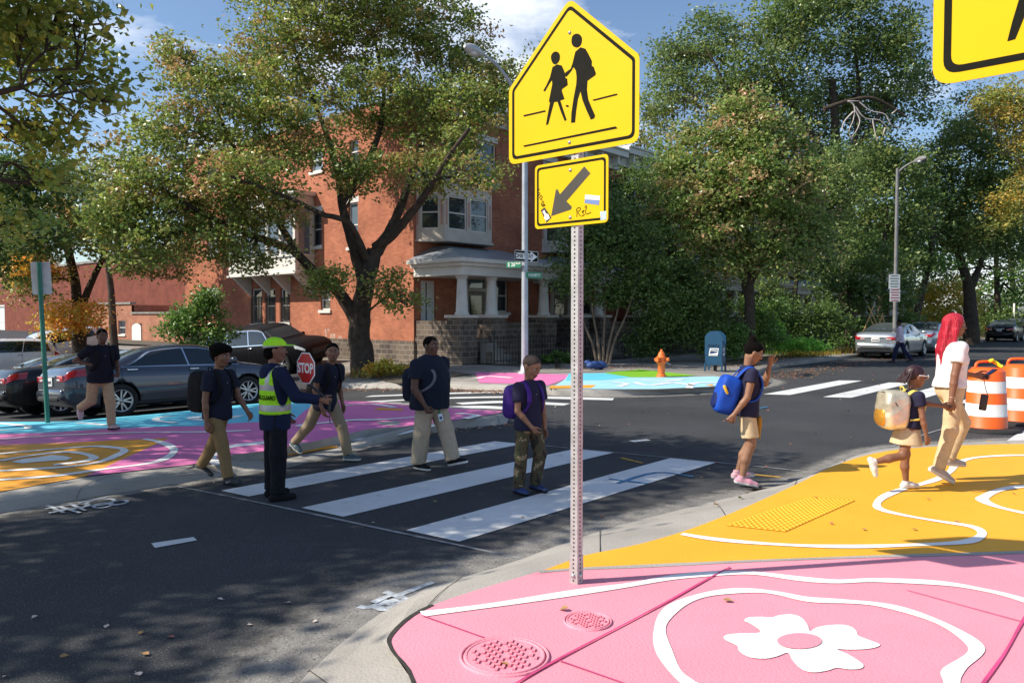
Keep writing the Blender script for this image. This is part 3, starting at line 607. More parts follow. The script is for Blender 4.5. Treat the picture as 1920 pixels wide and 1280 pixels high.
def porch(root, M, a0, a1, dep, zf, zc, cols, steps=None, pier_top=1.78, rail=True, ground=-.1):
    zt = zc+.55; b = MB()
    b.bx(a0+.02, a1-.02, .002, dep-.12, ground-.3, zf, M); b.build('porch_base', stone, root)
    for c in cols:
        pr = MB(); cp = MB(); pr.bx(c-.36, c+.36, dep-.72, dep, ground-.3, pier_top-.1, M); cp.bx(c-.42, c+.42, dep-.78, dep+.06, pier_top-.098, pier_top, M)
        T = M @ Matrix.Translation((c, dep-.36, 0))
        cl = MB(); cl.lathe([(.25, pier_top+.002), (.25, pier_top+.07), (.21, pier_top+.1), (.205, pier_top+.3), (.165, zc-.16), (.17, zc-.12), (.21, zc-.1), (.21, zc-.04), (.25, zc-.002)], T, 20)
        cl.build('porch_column', white_w, root); po = pr.build('stone_pier', stone, root); cp.build('pier_cap', cream, po)
    e = MB(); ov = .35
    e.bx(a0-.02, a1+.02, .003, dep+.02, zc, zc+.3, M); e.bx(a0-ov*.5, a1+ov*.5, .004, dep+ov*.5, zc+.302, zc+.42, M); e.bx(a0-ov, a1+ov, .005, dep+ov, zc+.422, zt, M)
    e.build('porch_cornice', white_w, root)
    r = MB(); zr = zt+.62
    vs = [(a0-ov, .006, zt+.003), (a1+ov, .006, zt+.003), (a1+ov, dep+ov, zt+.003), (a0-ov, dep+ov, zt+.003), (a0+1.0, .006, zr), (a1-1.0, .006, zr), (a1-1.2, .5, zr-.02), (a0+1.2, .5, zr-.02)]
    r.add(vs, [(3, 2, 6, 7), (0, 3, 7, 4), (2, 1, 5, 6), (4, 7, 6, 5)], M); r.build('porch_roof', metal_roof, root)
    if rail:
        h = MB(); h.bx(a0+.05, a0+.38, .01, dep-.74, zf+.002, pier_top-.2, M); h.build('porch_wall', stone, root)
        for p, q in zip(cols[:-1], cols[1:]):
            if steps and steps[0] < (p+q)/2 < steps[1]: continue
            h = MB(); h.bx(p+.37, q-.37, dep-.5, dep-.2, zf+.002, pier_top-.35, M); h.bx(p+.37, q-.37, dep-.55, dep-.15, pier_top-.348, pier_top-.27, M); h.build('porch_wall', stone, root)
    if steps:
        s = MB(); n = 5
        for k in range(n):
            z = zf-(k+1)*(zf-ground)/(n+1); s.bx(steps[0], steps[1], dep+.002+k*.3, dep+.3+k*.3, ground-.3, z, M)
        s.build('steps', concrete_old, root)
def front_door(root, M, a0, a1, z0, z1):
    d = MB(); d.bx(a0+.1, a1-.1, -.12, -.06, z0, z0+(z1-z0)*.74, M); d.bx(a0+.2, a1-.2, -.058, -.04, z0+.15, z0+.6, M)
    do = d.build('door', door_m, root); g = MB(); g.bx(a0+.28, a1-.28, -.059, -.05, z0+.75, z0+(z1-z0)*.68, M); g.build('door_glass', glass, do)
    f = MB(); f.bx(a0-.12, a0+.1, -.1, .04, z0, z1, M); f.bx(a1-.1, a1+.12, -.1, .04, z0, z1, M); f.bx(a0+.1, a1-.1, -.1, .035, z1-.1, z1+.12, M); f.bx(a0+.1, a1-.1, -.1, .03, z0+(z1-z0)*.75, z0+(z1-z0)*.8, M); f.build('door_frame', white_w, do)
    t = MB(); t.bx(a0+.12, a1-.12, -.08, -.07, z0+(z1-z0)*.81, z1-.12, M); t.build('transom', glass2, do)
    h = MB(); h.ball(M @ Vector((a1-.22, -.03, z0+1.0)), .035, 6); h.build('handle', mat('brass', (.5, .34, .1), .3, metal=1.), do)

# --- corner house: long brick side on the left, stone porch and bays at the front
house = thing('row_house', 'red brick corner house with white oriel on its long side and stone columned porch', 'house')
ML, MF = MW('left', CX, CY), MW('front', CX, CY)
HT = 9.5
WLh = [hole_px('left', CX, *r, CY) for r in ((472, 491, 541, 607), (498, 516, 541, 606), (526, 543, 541, 604), (585, 603, 398, 462), (653, 671, 380, 463), (601, 619, 543, 581), (583, 605, 279, 321), (388, 409, 549, 586), (490, 512, 285, 325), (655, 672, 262, 306), (388, 408, 425, 478), (385, 407, 310, 350))]
mb = MB(); holed_wall(mb, ML, 0, 17.5, .86, HT, [h for h in WLh]); mb.bx(.4, 17.5, -.35, -.17, -1.4, HT-.3, ML)
FH = [hole_px('front', CY, 789, 817, 526, 604, CX), (4.0, 5.0, 1.9, 3.2), hole_px('front', CY, 872, 899, 288, 325, CX), (3.3, 4.3, 6.9, 8.5)]
door_h = hole_px('front', CY, 873, 914, 519, 612, CX); door_h = (door_h[0], door_h[1], 1.0, door_h[3])
holed_wall(mb, MF, 0, 6.2, .86, HT, FH+[door_h]); mb.bx(.4, 6.19, -.35, -.17, -1, HT-.3, MF)
mb.add([(CX, CY+17.5, -1.4), (CX+6.2, CY+17.5, -1.4), (CX+6.2, CY+17.5, HT), (CX, CY+17.5, HT)], [(0, 3, 2, 1)])
mb.build('wall', brick, house)
mb = MB(); mb.bx(.203, 17.5, -.2, .06, -1.6, .86, ML); mb.bx(-.06, 6.2, -.2, .06, -.8, .86, MF); mb.build('foundation', stone, house)
mb = MB(); mb.bx(CX+.05, CX+6.2, CY+.05, CY+17.45, HT-.25, HT+.02); mb.build('roof', tar, house)
mb = MB(); cornice(mb, MF, -.02, 6.2, HT+.1); mb.build('cornice', white_w, house)
mb = MB(); mb.bx(0, 17.5, -.2, .03, HT+.03, HT+.12, ML); mb.build('coping', concrete_old, house)
for i, h in enumerate(WLh): window(house, ML, h, lintel=i in (7, 3, 4, 10), bars=i < 3, pane=glass2 if i in (4, 6, 8, 10) else glass)
for i, h in enumerate(FH): window(house, MF, h, curt=2 if i == 0 else 0, lintel=i != 0)
front_door(house, MF, *door_h)
b0 = hole_px('front', CY-.8, 812, 932, 343, 452, CX); bay(house, MF, b0[0]-.1, b0[1]+.15, b0[2], b0[3]-.1)
porch(house, MF, 0.02, 5.15, 2.4, 1.0, 3.12, (.38, 1.85, 4.75), steps=(.9, 1.45))
# oriel on the long side
o0 = hole_px('left', CX-.9, 424, 553, 362, 538, CY); A0, A1 = o0[0], o0[1]-.2
ob = MB(); OZ0 = o0[2]+.55; OZ1 = o0[3]-.3
ob.bx(A0, A1, .002, .9, OZ0, OZ0+.62, ML); ob.bx(A0-.06, A1+.06, .003, .96, OZ0+.622, OZ0+.72, ML); ob.bx(A0-.08, A1+.08, .003, .98, OZ0-.08, OZ0-.002, ML)
ob.bx(A0, A1, .002, .9, OZ1-.4, OZ1, ML); ob.bx(A0-.15, A1+.15, .003, 1.05, OZ1+.002, OZ1+.16, ML)
n = 5
for k in range(n+1):
    a = A0+(A1-A0-.16)*k/n; ob.bx(a, a+.16, .74, .9, OZ0+.722, OZ1-.402, ML)
for s in (A0, A1-.16): ob.bx(s, s+.16, .002, .2, OZ0+.722, OZ1-.402, ML)
for k in range(4):
    a = A0+.25+(A1-A0-.5)*k/3
    ob.add([(a-.09, .003, OZ0-.85), (a+.09, .003, OZ0-.85), (a-.09, .86, OZ0-.082), (a+.09, .86, OZ0-.082), (a-.09, .003, OZ0-.082), (a+.09, .003, OZ0-.082)], [(0, 1, 3, 2), (0, 2, 4), (1, 5, 3), (2, 3, 5, 4)], ML)
oo = ob.build('oriel', white_w, house)
g = MB(); quad(g, ML, [(A0+.05, .8, OZ0+.722), (A1-.05, .8, OZ0+.722), (A1-.05, .8, OZ1-.41), (A0+.05, .8, OZ1-.41)]); quad(g, ML, [(A0+.04, .1, OZ0+.722), (A0+.04, .8, OZ0+.722), (A0+.04, .8, OZ1-.41), (A0+.04, .1, OZ1-.41)]); g.build('pane', glass2, oo)
# faded paint patch and rusty stains on the brick
pm = MB()
pc = onX(611, 628, CX-.008); 
for q in ((0, 0, .12, .5), (.12, .2, .2, .1), (.12, -.2, .2, .1), (.45, -.05, .35, .22), (.95, -.08, .25, .15)): pm.bx(q[0]-q[2]/2, q[0]+q[2]/2, .0015, .003, q[1]-q[3]/2, q[1]+q[3]/2, MW('left', CX, pc.y) @ Matrix.Translation((0, 0, pc.z)) @ Matrix.Diagonal((-1, 1, 1, 1)))
pm.build('paint_patch', mat('faded_paint', (.50, .30, .23), .9, var=.3, scale=8), house)

# --- neighbours along the street
def row_unit(x, wd, label, k):
    r = thing('row_house', label, 'house', group='brick row houses along the street'); M = MW('front', x, CY)
    H = 9.3+.25*(k % 2); m = MB(); hs = [(1.0, 1.9, 6.9, 8.3), (2.6, 3.5, 6.9, 8.3), (4.2, 5.1, 6.9, 8.3), (3.6, 4.6, 1.8, 3.2)]; dh = (1.6, 2.8, 1.0, 3.2)
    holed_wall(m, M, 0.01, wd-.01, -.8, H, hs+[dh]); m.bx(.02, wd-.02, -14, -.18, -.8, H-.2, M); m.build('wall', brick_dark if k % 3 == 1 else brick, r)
    for j, h in enumerate(hs): window(r, M, h, curt=1 if (j+k) % 3 == 0 else 0, pane=glass2 if (j+k) % 4 == 0 else glass)
    front_door(r, M, *dh); bay(r, M, .9, wd-1.2, 4.5, 6.55); porch(r, M, .35, wd-.5, 2.3, 1.0, 3.1, (.8, 2.3, wd-1.0), steps=(1.3, 1.8))
    c = MB(); cornice(c, M, .01, wd-.01, H+.1, out=.75, h=.8, step=1.15); c.build('cornice', white_w, r)
    return r
row_lab = ['brick row house right of the corner house, its bay behind the lamp post', 'brick row house with white bracketed eave right of the yellow arrow sign', 'brick row house hidden behind the multi stemmed tree',
           'brick row house behind the maple by the mail box', 'brick row house with pale porch columns behind the silver sedan', 'brick row house left of the far lamp post', 'brick row house beyond the orange shrub', 'farthest but one brick row house behind the trees', 'farthest brick row house of the terrace at the right']
for k, l in enumerate(row_lab): row_unit(CX+6.2+k*6.4, 6.4, l, k)

# --- low garages and the long block, tree shade in its brick colour
gar = thing('garage', 'low pale brick garage with small white windows and arched white door behind the parked cars', 'garage')
gx = 22.0; gl = onX(345, 600, gx).y; gm_ = onX(247, 600, gx).y; gr_ = onX(172, 600, gx).y
zt1 = onX(296, 588, gx).z; zt2 = onX(210, 571, gx).z
M = MW('left', gx, 0)
gh = [hole_px('left', gx, *r, 0) for r in ((222, 235, 601, 627), (181, 191, 604, 622), (249, 266, 606, 652))]
gh[2] = (gh[2][0], gh[2][1], -1.1, gh[2][3])
mb = MB(); holed_wall(mb, M, gm_, gr_, -1.8, zt2, gh[:2]+[]); holed_wall(mb, M, gl-2, gm_, -1.8, zt1, [(gh[2][0]-.01, gh[2][1]-.05, gh[2][2], gh[2][3])] if gh[2][1] < gm_ else [])
mb.bx(gm_, gr_, -9, -.2, -1.8, zt2-.05, M); mb.bx(gl-2, gm_-.01, -9, -.2, -1.8, zt1-.05, M); mb.build('wall', brick_pale, gar)
for h in gh[:2]: window(gar, M, h, lintel=False)
mb = MB(); mb.bx(gm_-.02, gr_+.1, -.3, .1, zt2, zt2+.15, M); mb.bx(gl-2, gm_-.03, -.3, .1, zt1, zt1+.12, M); mb.build('coping', concrete_old, gar)
dr = MB(); dz0, dz1 = -1.3, gh[2][3]; a0, a1 = gh[2][0], gh[2][1]
pl = [(a0, dz0), (a1, dz0), (a1, dz1-.3)]+[((a0+a1)/2+(a1-a0)/2*cos(t), dz1-.3+.3*sin(t)) for t in np.linspace(0, pi, 9)[1:-1]]+[(a0, dz1-.3)]
dr.prism(pl, .01, .06, M @ Matrix(((1, 0, 0, 0), (0, 0, 1, 0), (0, 1, 0, 0), (0, 0, 0, 1)))); dr.build('door', white_door, gar)
blk = thing('brick_building', 'long plain red brick building, tree shade in its colour, behind the car park trees', 'building')
bxx = 30.0; ya, yb = onX(345, 520, bxx).y-4, onX(-60, 520, bxx).y; M = MW('left', bxx, 0); zt = onX(300, 478, bxx).z
hb = [hole_px('left', bxx, -3, 9, 575, 632, 0)]
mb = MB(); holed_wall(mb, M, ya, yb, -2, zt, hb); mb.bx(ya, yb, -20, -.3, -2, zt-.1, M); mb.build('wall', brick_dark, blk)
window(blk, M, hb[0], pane=curtain)
mb = MB(); mb.bx(ya-.1, yb+.1, -.4, .12, zt, zt+.25, M); mb.build('coping', concrete_old, blk)

# --- iron fence and yard wall in front of the houses
def picket(name, pts, h, step, m, label, cat, w_=.018, rails=(.12, .9), z0=None):
    b = MB(); r = MB()
    for p, q in zip(pts[:-1], pts[1:]):
        p, q = Vector(p), Vector(q); L = (q-p).length; n = int(L/step)
        for k in range(n+1):
            t = p.lerp(q, k/n); b.bar(t, t+Vector((0, 0, h*(1.08 if k % 8 == 0 else 1))), w_ if k % 8 else w_*1.8, w_*.7 if k % 8 else w_*1.8)
        for f in rails: r.bar(p+Vector((0, 0, h*f)), q+Vector((0, 0, h*f)), w_*1.2, w_*1.6)
    root = thing(name, label, cat, tuple(pts[0])); 
    for o in (b.build('pickets', m), r.build('rails', m)): o.parent = root; o.matrix_parent_inverse = Matrix.Translation(-Vector(pts[0]))
    return root
fz = .16
picket('iron_fence', [(18.2, 17.0, fz), (25.0, 16.0, fz), (32, 15.6, fz)], .95, .13, iron, 'low black iron fence along the shaded yard behind the lamp post', 'fence')
pick = mat('grey_wood', (.27, .22, .17), .9, var=.25, scale=5, bump=.3)
p1 = P(1420, 655, .15); picket('wooden_fence', [tuple(p1), (p1.x+2.6, p1.y+.15, p1.z)], 1.0, .12, pick, 'weathered wooden picket fence beside the ivy covered post', 'fence', w_=.07)
picket('iron_fence', [(38, 15.8, fz), (62, 15.8, fz)], .9, .2, iron, 'black iron fence in deep shade behind the silver sedan', 'fence')
yw = MB(); yw.bx(18.7, 32, 17.6, 17.85, -.2, .55); tag(yw.build('yard_wall', stone), 'low dark stone retaining wall behind the iron fence', 'wall')
# ------------------------------------------------------------------ trees and plants
leafm = leaf_mat('leaves'); bark = mat('bark', (.075, .058, .045), .95, var=.35, scale=6., bump=.9, bscale=14., spec=.15)
bark_pale = mat('pale_bark', (.19, .14, .10), .85, var=.3, scale=8., bump=.4); bark_dead = mat('dead_wood', (.55, .48, .44), .8, var=.15, scale=9)
PAL = {
 'maple': [((.078, .108, .022), 6), ((.115, .135, .032), 5), ((.15, .105, .034), 2.4), ((.18, .09, .045), 1.3), ((.040, .062, .016), 4.5)],
 'olive': [((.105, .125, .022), 5), ((.155, .145, .025), 2.5), ((.065, .095, .018), 6), ((.19, .14, .03), 1.0)],
 'green': [((.05, .09, .02), 5), ((.075, .12, .026), 4), ((.03, .055, .014), 4)],
 'bright': [((.10, .20, .03), 5), ((.14, .24, .035), 3), ((.07, .14, .025), 3)],
 'dark': [((.035, .06, .015), 5), ((.05, .08, .02), 3), ((.07, .09, .025), 1)],
 'pink_green': [((.08, .115, .026), 5), ((.13, .155, .045), 3), ((.21, .14, .07), 1.6), ((.24, .12, .08), .7), ((.04, .07, .016), 5)],
 'locust': [((.06, .09, .026), 5), ((.10, .13, .04), 3), ((.030, .05, .016), 5), ((.13, .13, .04), 1.2)],
 'orange': [((.32, .17, .03), 4), ((.28, .20, .03), 3), ((.14, .15, .03), 3), ((.36, .12, .03), 1.5)],
 'turning': [((.10, .12, .03), 5), ((.15, .14, .03), 3), ((.24, .14, .03), 2.5), ((.07, .09, .025), 2)],
 'yellowbush': [((.22, .19, .03), 4), ((.13, .14, .025), 4), ((.26, .14, .025), 2)],
 'rust': [((.10, .07, .03), 4), ((.07, .075, .025), 5), ((.13, .065, .04), 2)],
}
def leaves(name, blobs, n, size, pal, clump=.34, per=26, seed=1, parent=None, shell=.35, flat=.6, droop=0., mat_=None, wd=.62):
    "crown of leaf-sized faces; blobs are (centre, (r right, r away, r up))"
    g = np.random.default_rng(seed); vol = np.array([b[1][0]*b[1][2] for b in blobs]); pr = vol/vol.sum()
    nc = max(1, n//per); bi = g.choice(len(blobs), nc, p=pr)
    C = np.array([tuple(b[0]) for b in blobs])[bi]; Rr = np.array([b[1] for b in blobs])[bi]
    u = g.normal(size=(nc, 3)); u /= np.linalg.norm(u, axis=1)[:, None]; r = (shell+(1-shell)*g.random(nc)**.7)
    r *= .74+.52*g.random(nc)                                   # ragged outline
    r_, f_ = np.array(RGT), np.array(FWD); off = u*r[:, None]*Rr
    cc = C + off[:, :1]*r_ + off[:, 1:2]*f_ + off[:, 2:]*np.array([0, 0, 1.])
    N = nc*per; cs = np.repeat(clump*(.6+.8*g.random(nc)), per)
    d = g.normal(size=(N, 3))*cs[:, None]*.6; d[:, 2] *= flat
    p = np.repeat(cc, per, 0) + d; p[:, 2] -= droop*g.random(N)
    a = g.normal(size=(N, 3)); a[:, 2] = a[:, 2]*.55 - .35; a /= np.linalg.norm(a, axis=1)[:, None]
    b = np.cross(a, g.normal(size=(N, 3))*.8+np.array([0, 0, 1.])); b /= np.linalg.norm(b, axis=1)[:, None]; nn = np.cross(a, b)
    L = size*(.65+.7*g.random(N))[:, None]; W = L*wd; k = (g.random(N)*.24)[:, None]*L
    V = np.stack([p-a*L*.5, p-b*W*.5+nn*k-a*L*.05, p+a*L*.5, p+b*W*.5+nn*k-a*L*.05], 1).reshape(-1, 3)
    F = np.arange(N*4).reshape(-1, 4); me = arr_mesh(name, V, F, smooth=False)
    pc = np.array([c for c, _ in PAL[pal]]); pw = np.array([w_ for _, w_ in PAL[pal]]); pw = pw/pw.sum()
    base = np.repeat(pc[g.choice(len(pc), nc, p=pw)], per, 0); own = pc[g.choice(len(pc), N, p=pw)]
    t = (base*.6+own*.4)*3.3*(.75+.5*g.random(N))[:, None]
    at = me.attributes.new('tint', 'FLOAT_COLOR', 'FACE'); at.data.foreach_set('color', np.hstack([t, np.ones((N, 1))]).astype(np.float32).ravel())
    return link_mesh(name, me, mat_ or leafm, parent), cc
def pb(lst, d):
    res = []
    for b in lst:
        px, py, rx, ry = b[:4]; dd = d+(b[4] if len(b) > 4 else 0); s = dd/FPX; res.append((Q(px, py, dd), (rx*s, (rx+ry)/2*s*(b[5] if len(b) > 5 else 1.), ry*s)))
    return res
def wob(p, q, n, a, g):
    return [Vector(p).lerp(Vector(q), i/n) + Vector(g.normal(size=3)*a*(0 if i in (0, n) else 1)) for i in range(n+1)]
def tree(name, label, base, limbs, blobs, n, size, pal, seed=1, group=None, clump=.34, bk=None, twig=.02, ntw=5, per=44, shell=.35, droop=0., spare=None, kids=True):
    "limbs: list of (points, radii) in world space; the first is the trunk"
    g = np.random.default_rng(seed+50); root = thing(name, label, 'tree', tuple(base), 0, group)
    co, cc = leaves('crown', blobs, n, size, pal, clump, per, seed, None, shell=shell, droop=droop)
    b = MB(); nodes = []
    p0 = Vector(limbs[0][0][0]); gz = zg(p0.x, p0.y)
    if p0.z > gz-.05: limbs = [([Vector((p0.x, p0.y, gz-.15))]+list(limbs[0][0]), limbs[0][1])]+list(limbs[1:])
    for pts, rad in limbs:
        c = catmull(pts, 5); rr = [rad[0]+(rad[1]-rad[0])*(i/(len(c)-1))**.8 for i in range(len(c))]
        c = [p+Vector(g.normal(size=3)*min(.02, rr[i]*.06)) if 0 < i < len(c)-1 else p for i, p in enumerate(c)]
        b.tube(c, rr, 9 if rad[0] > .08 else 6); nodes += [(p, r) for p, r in zip(c, rr)][len(c)//3:]
    if kids:
        for ce, ra in blobs:
            q, r0 = min(nodes, key=lambda t: (t[0]-ce).length+max(0, t[0].z-ce.z)*1.5); r1 = min(r0*.6, .05+.012*(ce-q).length)
            w_ = wob(q, ce, 5, .06*(ce-q).length, g); b.tube(w_, [r1+(twig-r1)*i/5 for i in range(6)], 6)
            near = cc[np.argsort(((cc-np.array(ce))**2).sum(1)/(max(ra)**2)+g.random(len(cc))*1.2)[:ntw]]
            for t in near:
                s = w_[int(g.integers(2, 6))]; b.tube(wob(s, t, 4, .07*(Vector(t)-s).length, g), [twig*.9, twig*.75, twig*.6, twig*.45, twig*.3], 4, caps=False)
    to = b.build('trunk', bk or bark, None, uv=False)
    for o in (to, co): o.parent = root; o.matrix_parent_inverse = Matrix.Translation(-Vector(base))
    return root
def lp(pts, d, r0, r1): return ([Q(p[0], p[1], d+(p[2] if len(p) > 2 else 0)) for p in pts], (r0, r1))

# big street maple in front of the corner house
bt = P(680, 700, .16); D2 = depth(bt)
tree('maple_tree', 'big dark trunked street maple with spreading limbs in front of the corner house', bt,
     [([bt+Vector((0, 0, -.3)), bt+Vector((0, 0, .15)), Q(677, 640, D2), Q(676, 590, D2), Q(688, 520, D2), Q(703, 470, D2)], (.46, .25)),
      lp([(674, 625), (660, 585), (628, 540), (590, 510, -.5), (548, 470, -1), (470, 440, -2), (380, 400, -2.5), (300, 350, -3)], D2, .27, .05),
      lp([(684, 530), (668, 480), (645, 400), (628, 300, .6), (600, 220, 1), (560, 120, 1.5)], D2, .23, .045),
      lp([(703, 475), (735, 425), (765, 350, .4), (795, 260, .6), (850, 130, 1)], D2, .22, .045),
      lp([(705, 465), (745, 430, -.4), (790, 375, -1), (830, 310, -1.8), (880, 240, -2.2)], D2, .2, .05),
      lp([(694, 500), (672, 450, -.6), (650, 415, -1.2), (600, 400, -2), (540, 370, -3), (430, 330, -4)], D2, .14, .04),
      lp([(640, 380), (700, 280, .5), (720, 180, 1.2), (700, 60, 1.6)], D2, .15, .04), lp([(560, 478), (500, 380, -.6), (430, 260, -1.2), (380, 130, -1.5)], D2, .13, .035),
      lp([(672, 600), (720, 560, -1), (760, 545, -1.4)], D2, .05, .015), lp([(655, 580), (610, 520, -1.2), (590, 500, -1.6)], D2, .05, .015)],
     pb([(290, 330, 95, 95, -2.5), (430, 200, 125, 110, -1), (560, 100, 130, 105, 1), (700, 50, 120, 80, 1), (840, 80, 75, 95, 1), (865, 225, 75, 85, -.5), (735, 195, 120, 85, .6), (560, 255, 100, 70, -1.5), (400, 400, 120, 75, -2.2), (265, 455, 65, 60, -3),
         (640, -60, 220, 90, 1), (790, 320, 70, 50, -1), (900, 330, 45, 35, -2), (470, 470, 80, 38, -2), (725, 530, 40, 38, -1.2), (765, 570, 35, 22, -1.5), (615, 525, 50, 30, -1.6), (215, 400, 50, 55, -3), (330, 110, 45, 55, -1), (460, 330, 90, 60, -3), (680, 330, 70, 30, -1.5), (930, 160, 40, 70, 0), (520, 400, 60, 30, -2.5), (310, 240, 60, 50, -2)], D2),
     104000, .125, 'maple', seed=3, clump=.40, ntw=10, per=56)
# near tree on the left, its trunk out of frame; throws the dappled shade over the road
b1 = Vector((.2, 11.6, zg(.2, 11.6)+.14)); V = Vector
def cb(lst): return [(Vector(c), r) for c, r in lst]
tree('street_tree', 'yellowing tree reaching into the top left of the frame over the near kerb', b1,
     [([b1+V((0, 0, -.2)), b1+V((0, 0, 1.5)), b1+V((.1, -.1, 3.2))], (.3, .22)), ([b1+V((.1, -.1, 3.0)), V((1.4, 10.6, 5.2)), V((2.8, 9.6, 6.6))], (.15, .04)), ([b1+V((0, 0, 2.8)), V((-1.2, 10.4, 5.0)), V((-2.2, 9, 6.6))], (.15, .04)),
      ([b1+V((0, 0, 3)), V((1.4, 12.6, 5.)), V((2.9, 13, 6.4))], (.14, .04)), ([b1+V((0, 0, 3)), V((.4, 11, 6)), V((.3, 11, 8.5))], (.16, .04)), ([b1+V((.1, 0, 2.6)), V((1.8, 11, 3.9)), V((3.0, 10.6, 4.5))], (.1, .03))],
     cb([((2.5, 9.6, 6.3), (1.4, 1.5, 1.2)), ((1.0, 9.8, 6.6), (1.5, 1.5, 1.3)), ((-.8, 9.4, 6.2), (1.6, 1.5, 1.2)), ((-2.4, 9.4, 6.0), (1.5, 1.4, 1.1)), ((.3, 11.2, 8.0), (1.9, 1.9, 1.4)), ((-1.9, 11.2, 7.2), (1.7, 1.7, 1.3)), ((2.2, 12.2, 6.8), (1.5, 1.5, 1.2)), ((.2, 8.6, 5.0), (1.2, 1.0, .7))])
     +pb([(50, 60, 130, 90, 0), (150, 150, 75, 85, .3), (35, 240, 85, 70, 0), (190, 45, 40, 45, .3), (110, 250, 65, 35, .3), (205, 190, 30, 22, 0), (60, 330, 70, 40, .4), (120, 20, 70, 50, .2), (30, 420, 60, 40, 1.0), (130, 340, 40, 25, .6)], 9.6)+cb([((0, 14.6, 6.6), (1.8, 1.8, 1.2)), ((2.2, 14.8, 6.4), (1.6, 1.6, 1.1)), ((-2, 14.2, 6.2), (1.6, 1.6, 1.1)), ((3.6, 13.4, 6.0), (1.2, 1.2, .9)), ((1.2, 16.4, 6.8), (1.7, 1.7, 1.1))]), 52000, .115, 'olive', seed=5, clump=.32, per=24, ntw=6, twig=.015, shell=.15)
b1 = Vector((-5.2, 11.6, zg(-5.2, 11.6)+.14))
tree('street_tree', 'second yellowing tree further left along the near kerb', b1, [([b1+V((0, 0, -.2)), b1+V((0, 0, 1.5)), b1+V((.1, -.1, 4.5))], (.3, .2))],
     cb([((-4.2, 10, 6.3), (1.7, 1.7, 1.3)), ((-5.8, 9.6, 6.0), (1.7, 1.6, 1.2)), ((-3.6, 8.6, 5.6), (1.4, 1.3, 1.0)), ((-5.2, 11.4, 8), (2., 2., 1.5)), ((-6.6, 11.2, 6.8), (1.7, 1.7, 1.3)), ((-3.4, 11.4, 7.4), (1.6, 1.6, 1.2))]), 7500, .16, 'olive', seed=6, clump=.34, per=20, ntw=3, shell=.15)

# trees round the car park
g4 = P(150, 664, 0); D4 = 34
tree('lot_tree', 'tree with a dark forked trunk and low orange leaves behind the parked cars', Q(150, 668, D4),
     [lp([(150, 672), (150, 640), (147, 590), (142, 540), (125, 450), (112, 350)], D4, .4, .13), lp([(148, 585), (165, 545), (190, 490), (215, 440), (250, 420)], D4, .2, .05), lp([(130, 470), (90, 430), (50, 400)], D4, .13, .04), lp([(120, 400), (160, 340), (190, 300)], D4, .12, .03)],
     pb([(80, 420, 85, 60, -1), (150, 400, 80, 50), (205, 445, 70, 45, -1), (265, 480, 65, 38, -1), (330, 480, 40, 45), (60, 520, 60, 45, -1), (25, 450, 60, 80, 1), (130, 330, 90, 40), (215, 370, 60, 45)], D4), 19000, .17, 'maple', seed=8, clump=.55, ntw=6)
lo, _ = leaves('crown', pb([(118, 600, 48, 36, -.6), (165, 590, 30, 28, -.8), (60, 505, 50, 26, -1.5)], D4), 4200, .15, 'orange', .45, 22, 9)
lt = SC.objects.get('lot_tree'); lo.name = 'orange_sprouts'; lo.parent = lt; lo.matrix_parent_inverse = Matrix.Translation(-lt.location)
tree('lot_tree', 'dense dark tree at the left edge above the parked cars', Q(-30, 660, 30), [lp([(-30, 668), (-25, 560), (0, 440)], 30, .35, .15)],
     pb([(20, 420, 90, 80), (70, 350, 80, 60), (-20, 500, 60, 40), (100, 450, 50, 45), (10, 320, 80, 50)], 30), 9000, .17, 'dark', seed=10, clump=.5, ntw=4)
tree('bare_tree', 'nearly bare twiggy tree against the sky between the two big crowns', Q(215, 640, 44), [lp([(215, 660), (205, 520), (190, 430), (185, 340)], 44, .25, .05)]+[lp([(188, 450-20*k), (170+30*k, 380-15*k), (150+22*k, 300+(k % 2)*25)], 44, .06, .01) for k in range(5)],
     pb([(190, 400, 60, 60), (220, 330, 60, 50), (150, 430, 50, 40)], 44), 1500, .16, 'rust', seed=11, ntw=40, per=6, twig=.03)
D3 = 25.5
tree('sapling', 'small bright green sapling standing between the grey sedan and the black car', Q(384, 694, D3), [lp([(384, 700), (384, 650), (380, 600), (378, 560)], D3, .06, .02)],
     pb([(375, 655, 42, 20), (345, 618, 48, 18), (405, 622, 42, 22), (378, 585, 42, 22), (340, 595, 30, 16), (385, 560, 26, 22), (385, 680, 20, 12)], D3), 6200, .12, 'green', seed=12, clump=.25, ntw=7, per=16, twig=.012)
# maple by the mail box
b5 = P(1406, 676, .16); D5 = depth(b5)
tree('maple_tree', 'round maple with pinkish green leaf tips behind the mail box', b5,
     [([b5+V((0, 0, -.2)), Q(1405, 630, D5), Q(1405, 570, D5), Q(1400, 500, D5)], (.24, .17)), lp([(1402, 560), (1380, 490), (1340, 430), (1310, 380)], D5, .12, .03), lp([(1402, 540), (1440, 470), (1470, 400), (1480, 320)], D5, .12, .03), lp([(1400, 510), (1395, 420), (1385, 320), (1380, 240)], D5, .13, .03)],
     pb([(1385, 260, 75, 65), (1320, 330, 65, 65, -.6), (1400, 350, 85, 65, -1), (1470, 370, 75, 75), (1340, 430, 75, 60, -.8), (1415, 300, 30, 60, -1.2), (1300, 390, 40, 30, -1.2), (1500, 330, 35, 35, -.5), (1290, 250, 22, 25, 0), (1425, 195, 25, 30, 0), (1440, 470, 80, 48, -.6), (1460, 270, 60, 50, .4), (1270, 300, 38, 35, -.3), (1250, 375, 45, 45, -.3), (1510, 450, 45, 45), (1360, 500, 50, 28, -.6), (1380, 205, 45, 28), (1225, 410, 25, 28)], D5), 44000, .14, 'pink_green', seed=13, clump=.42, ntw=6)
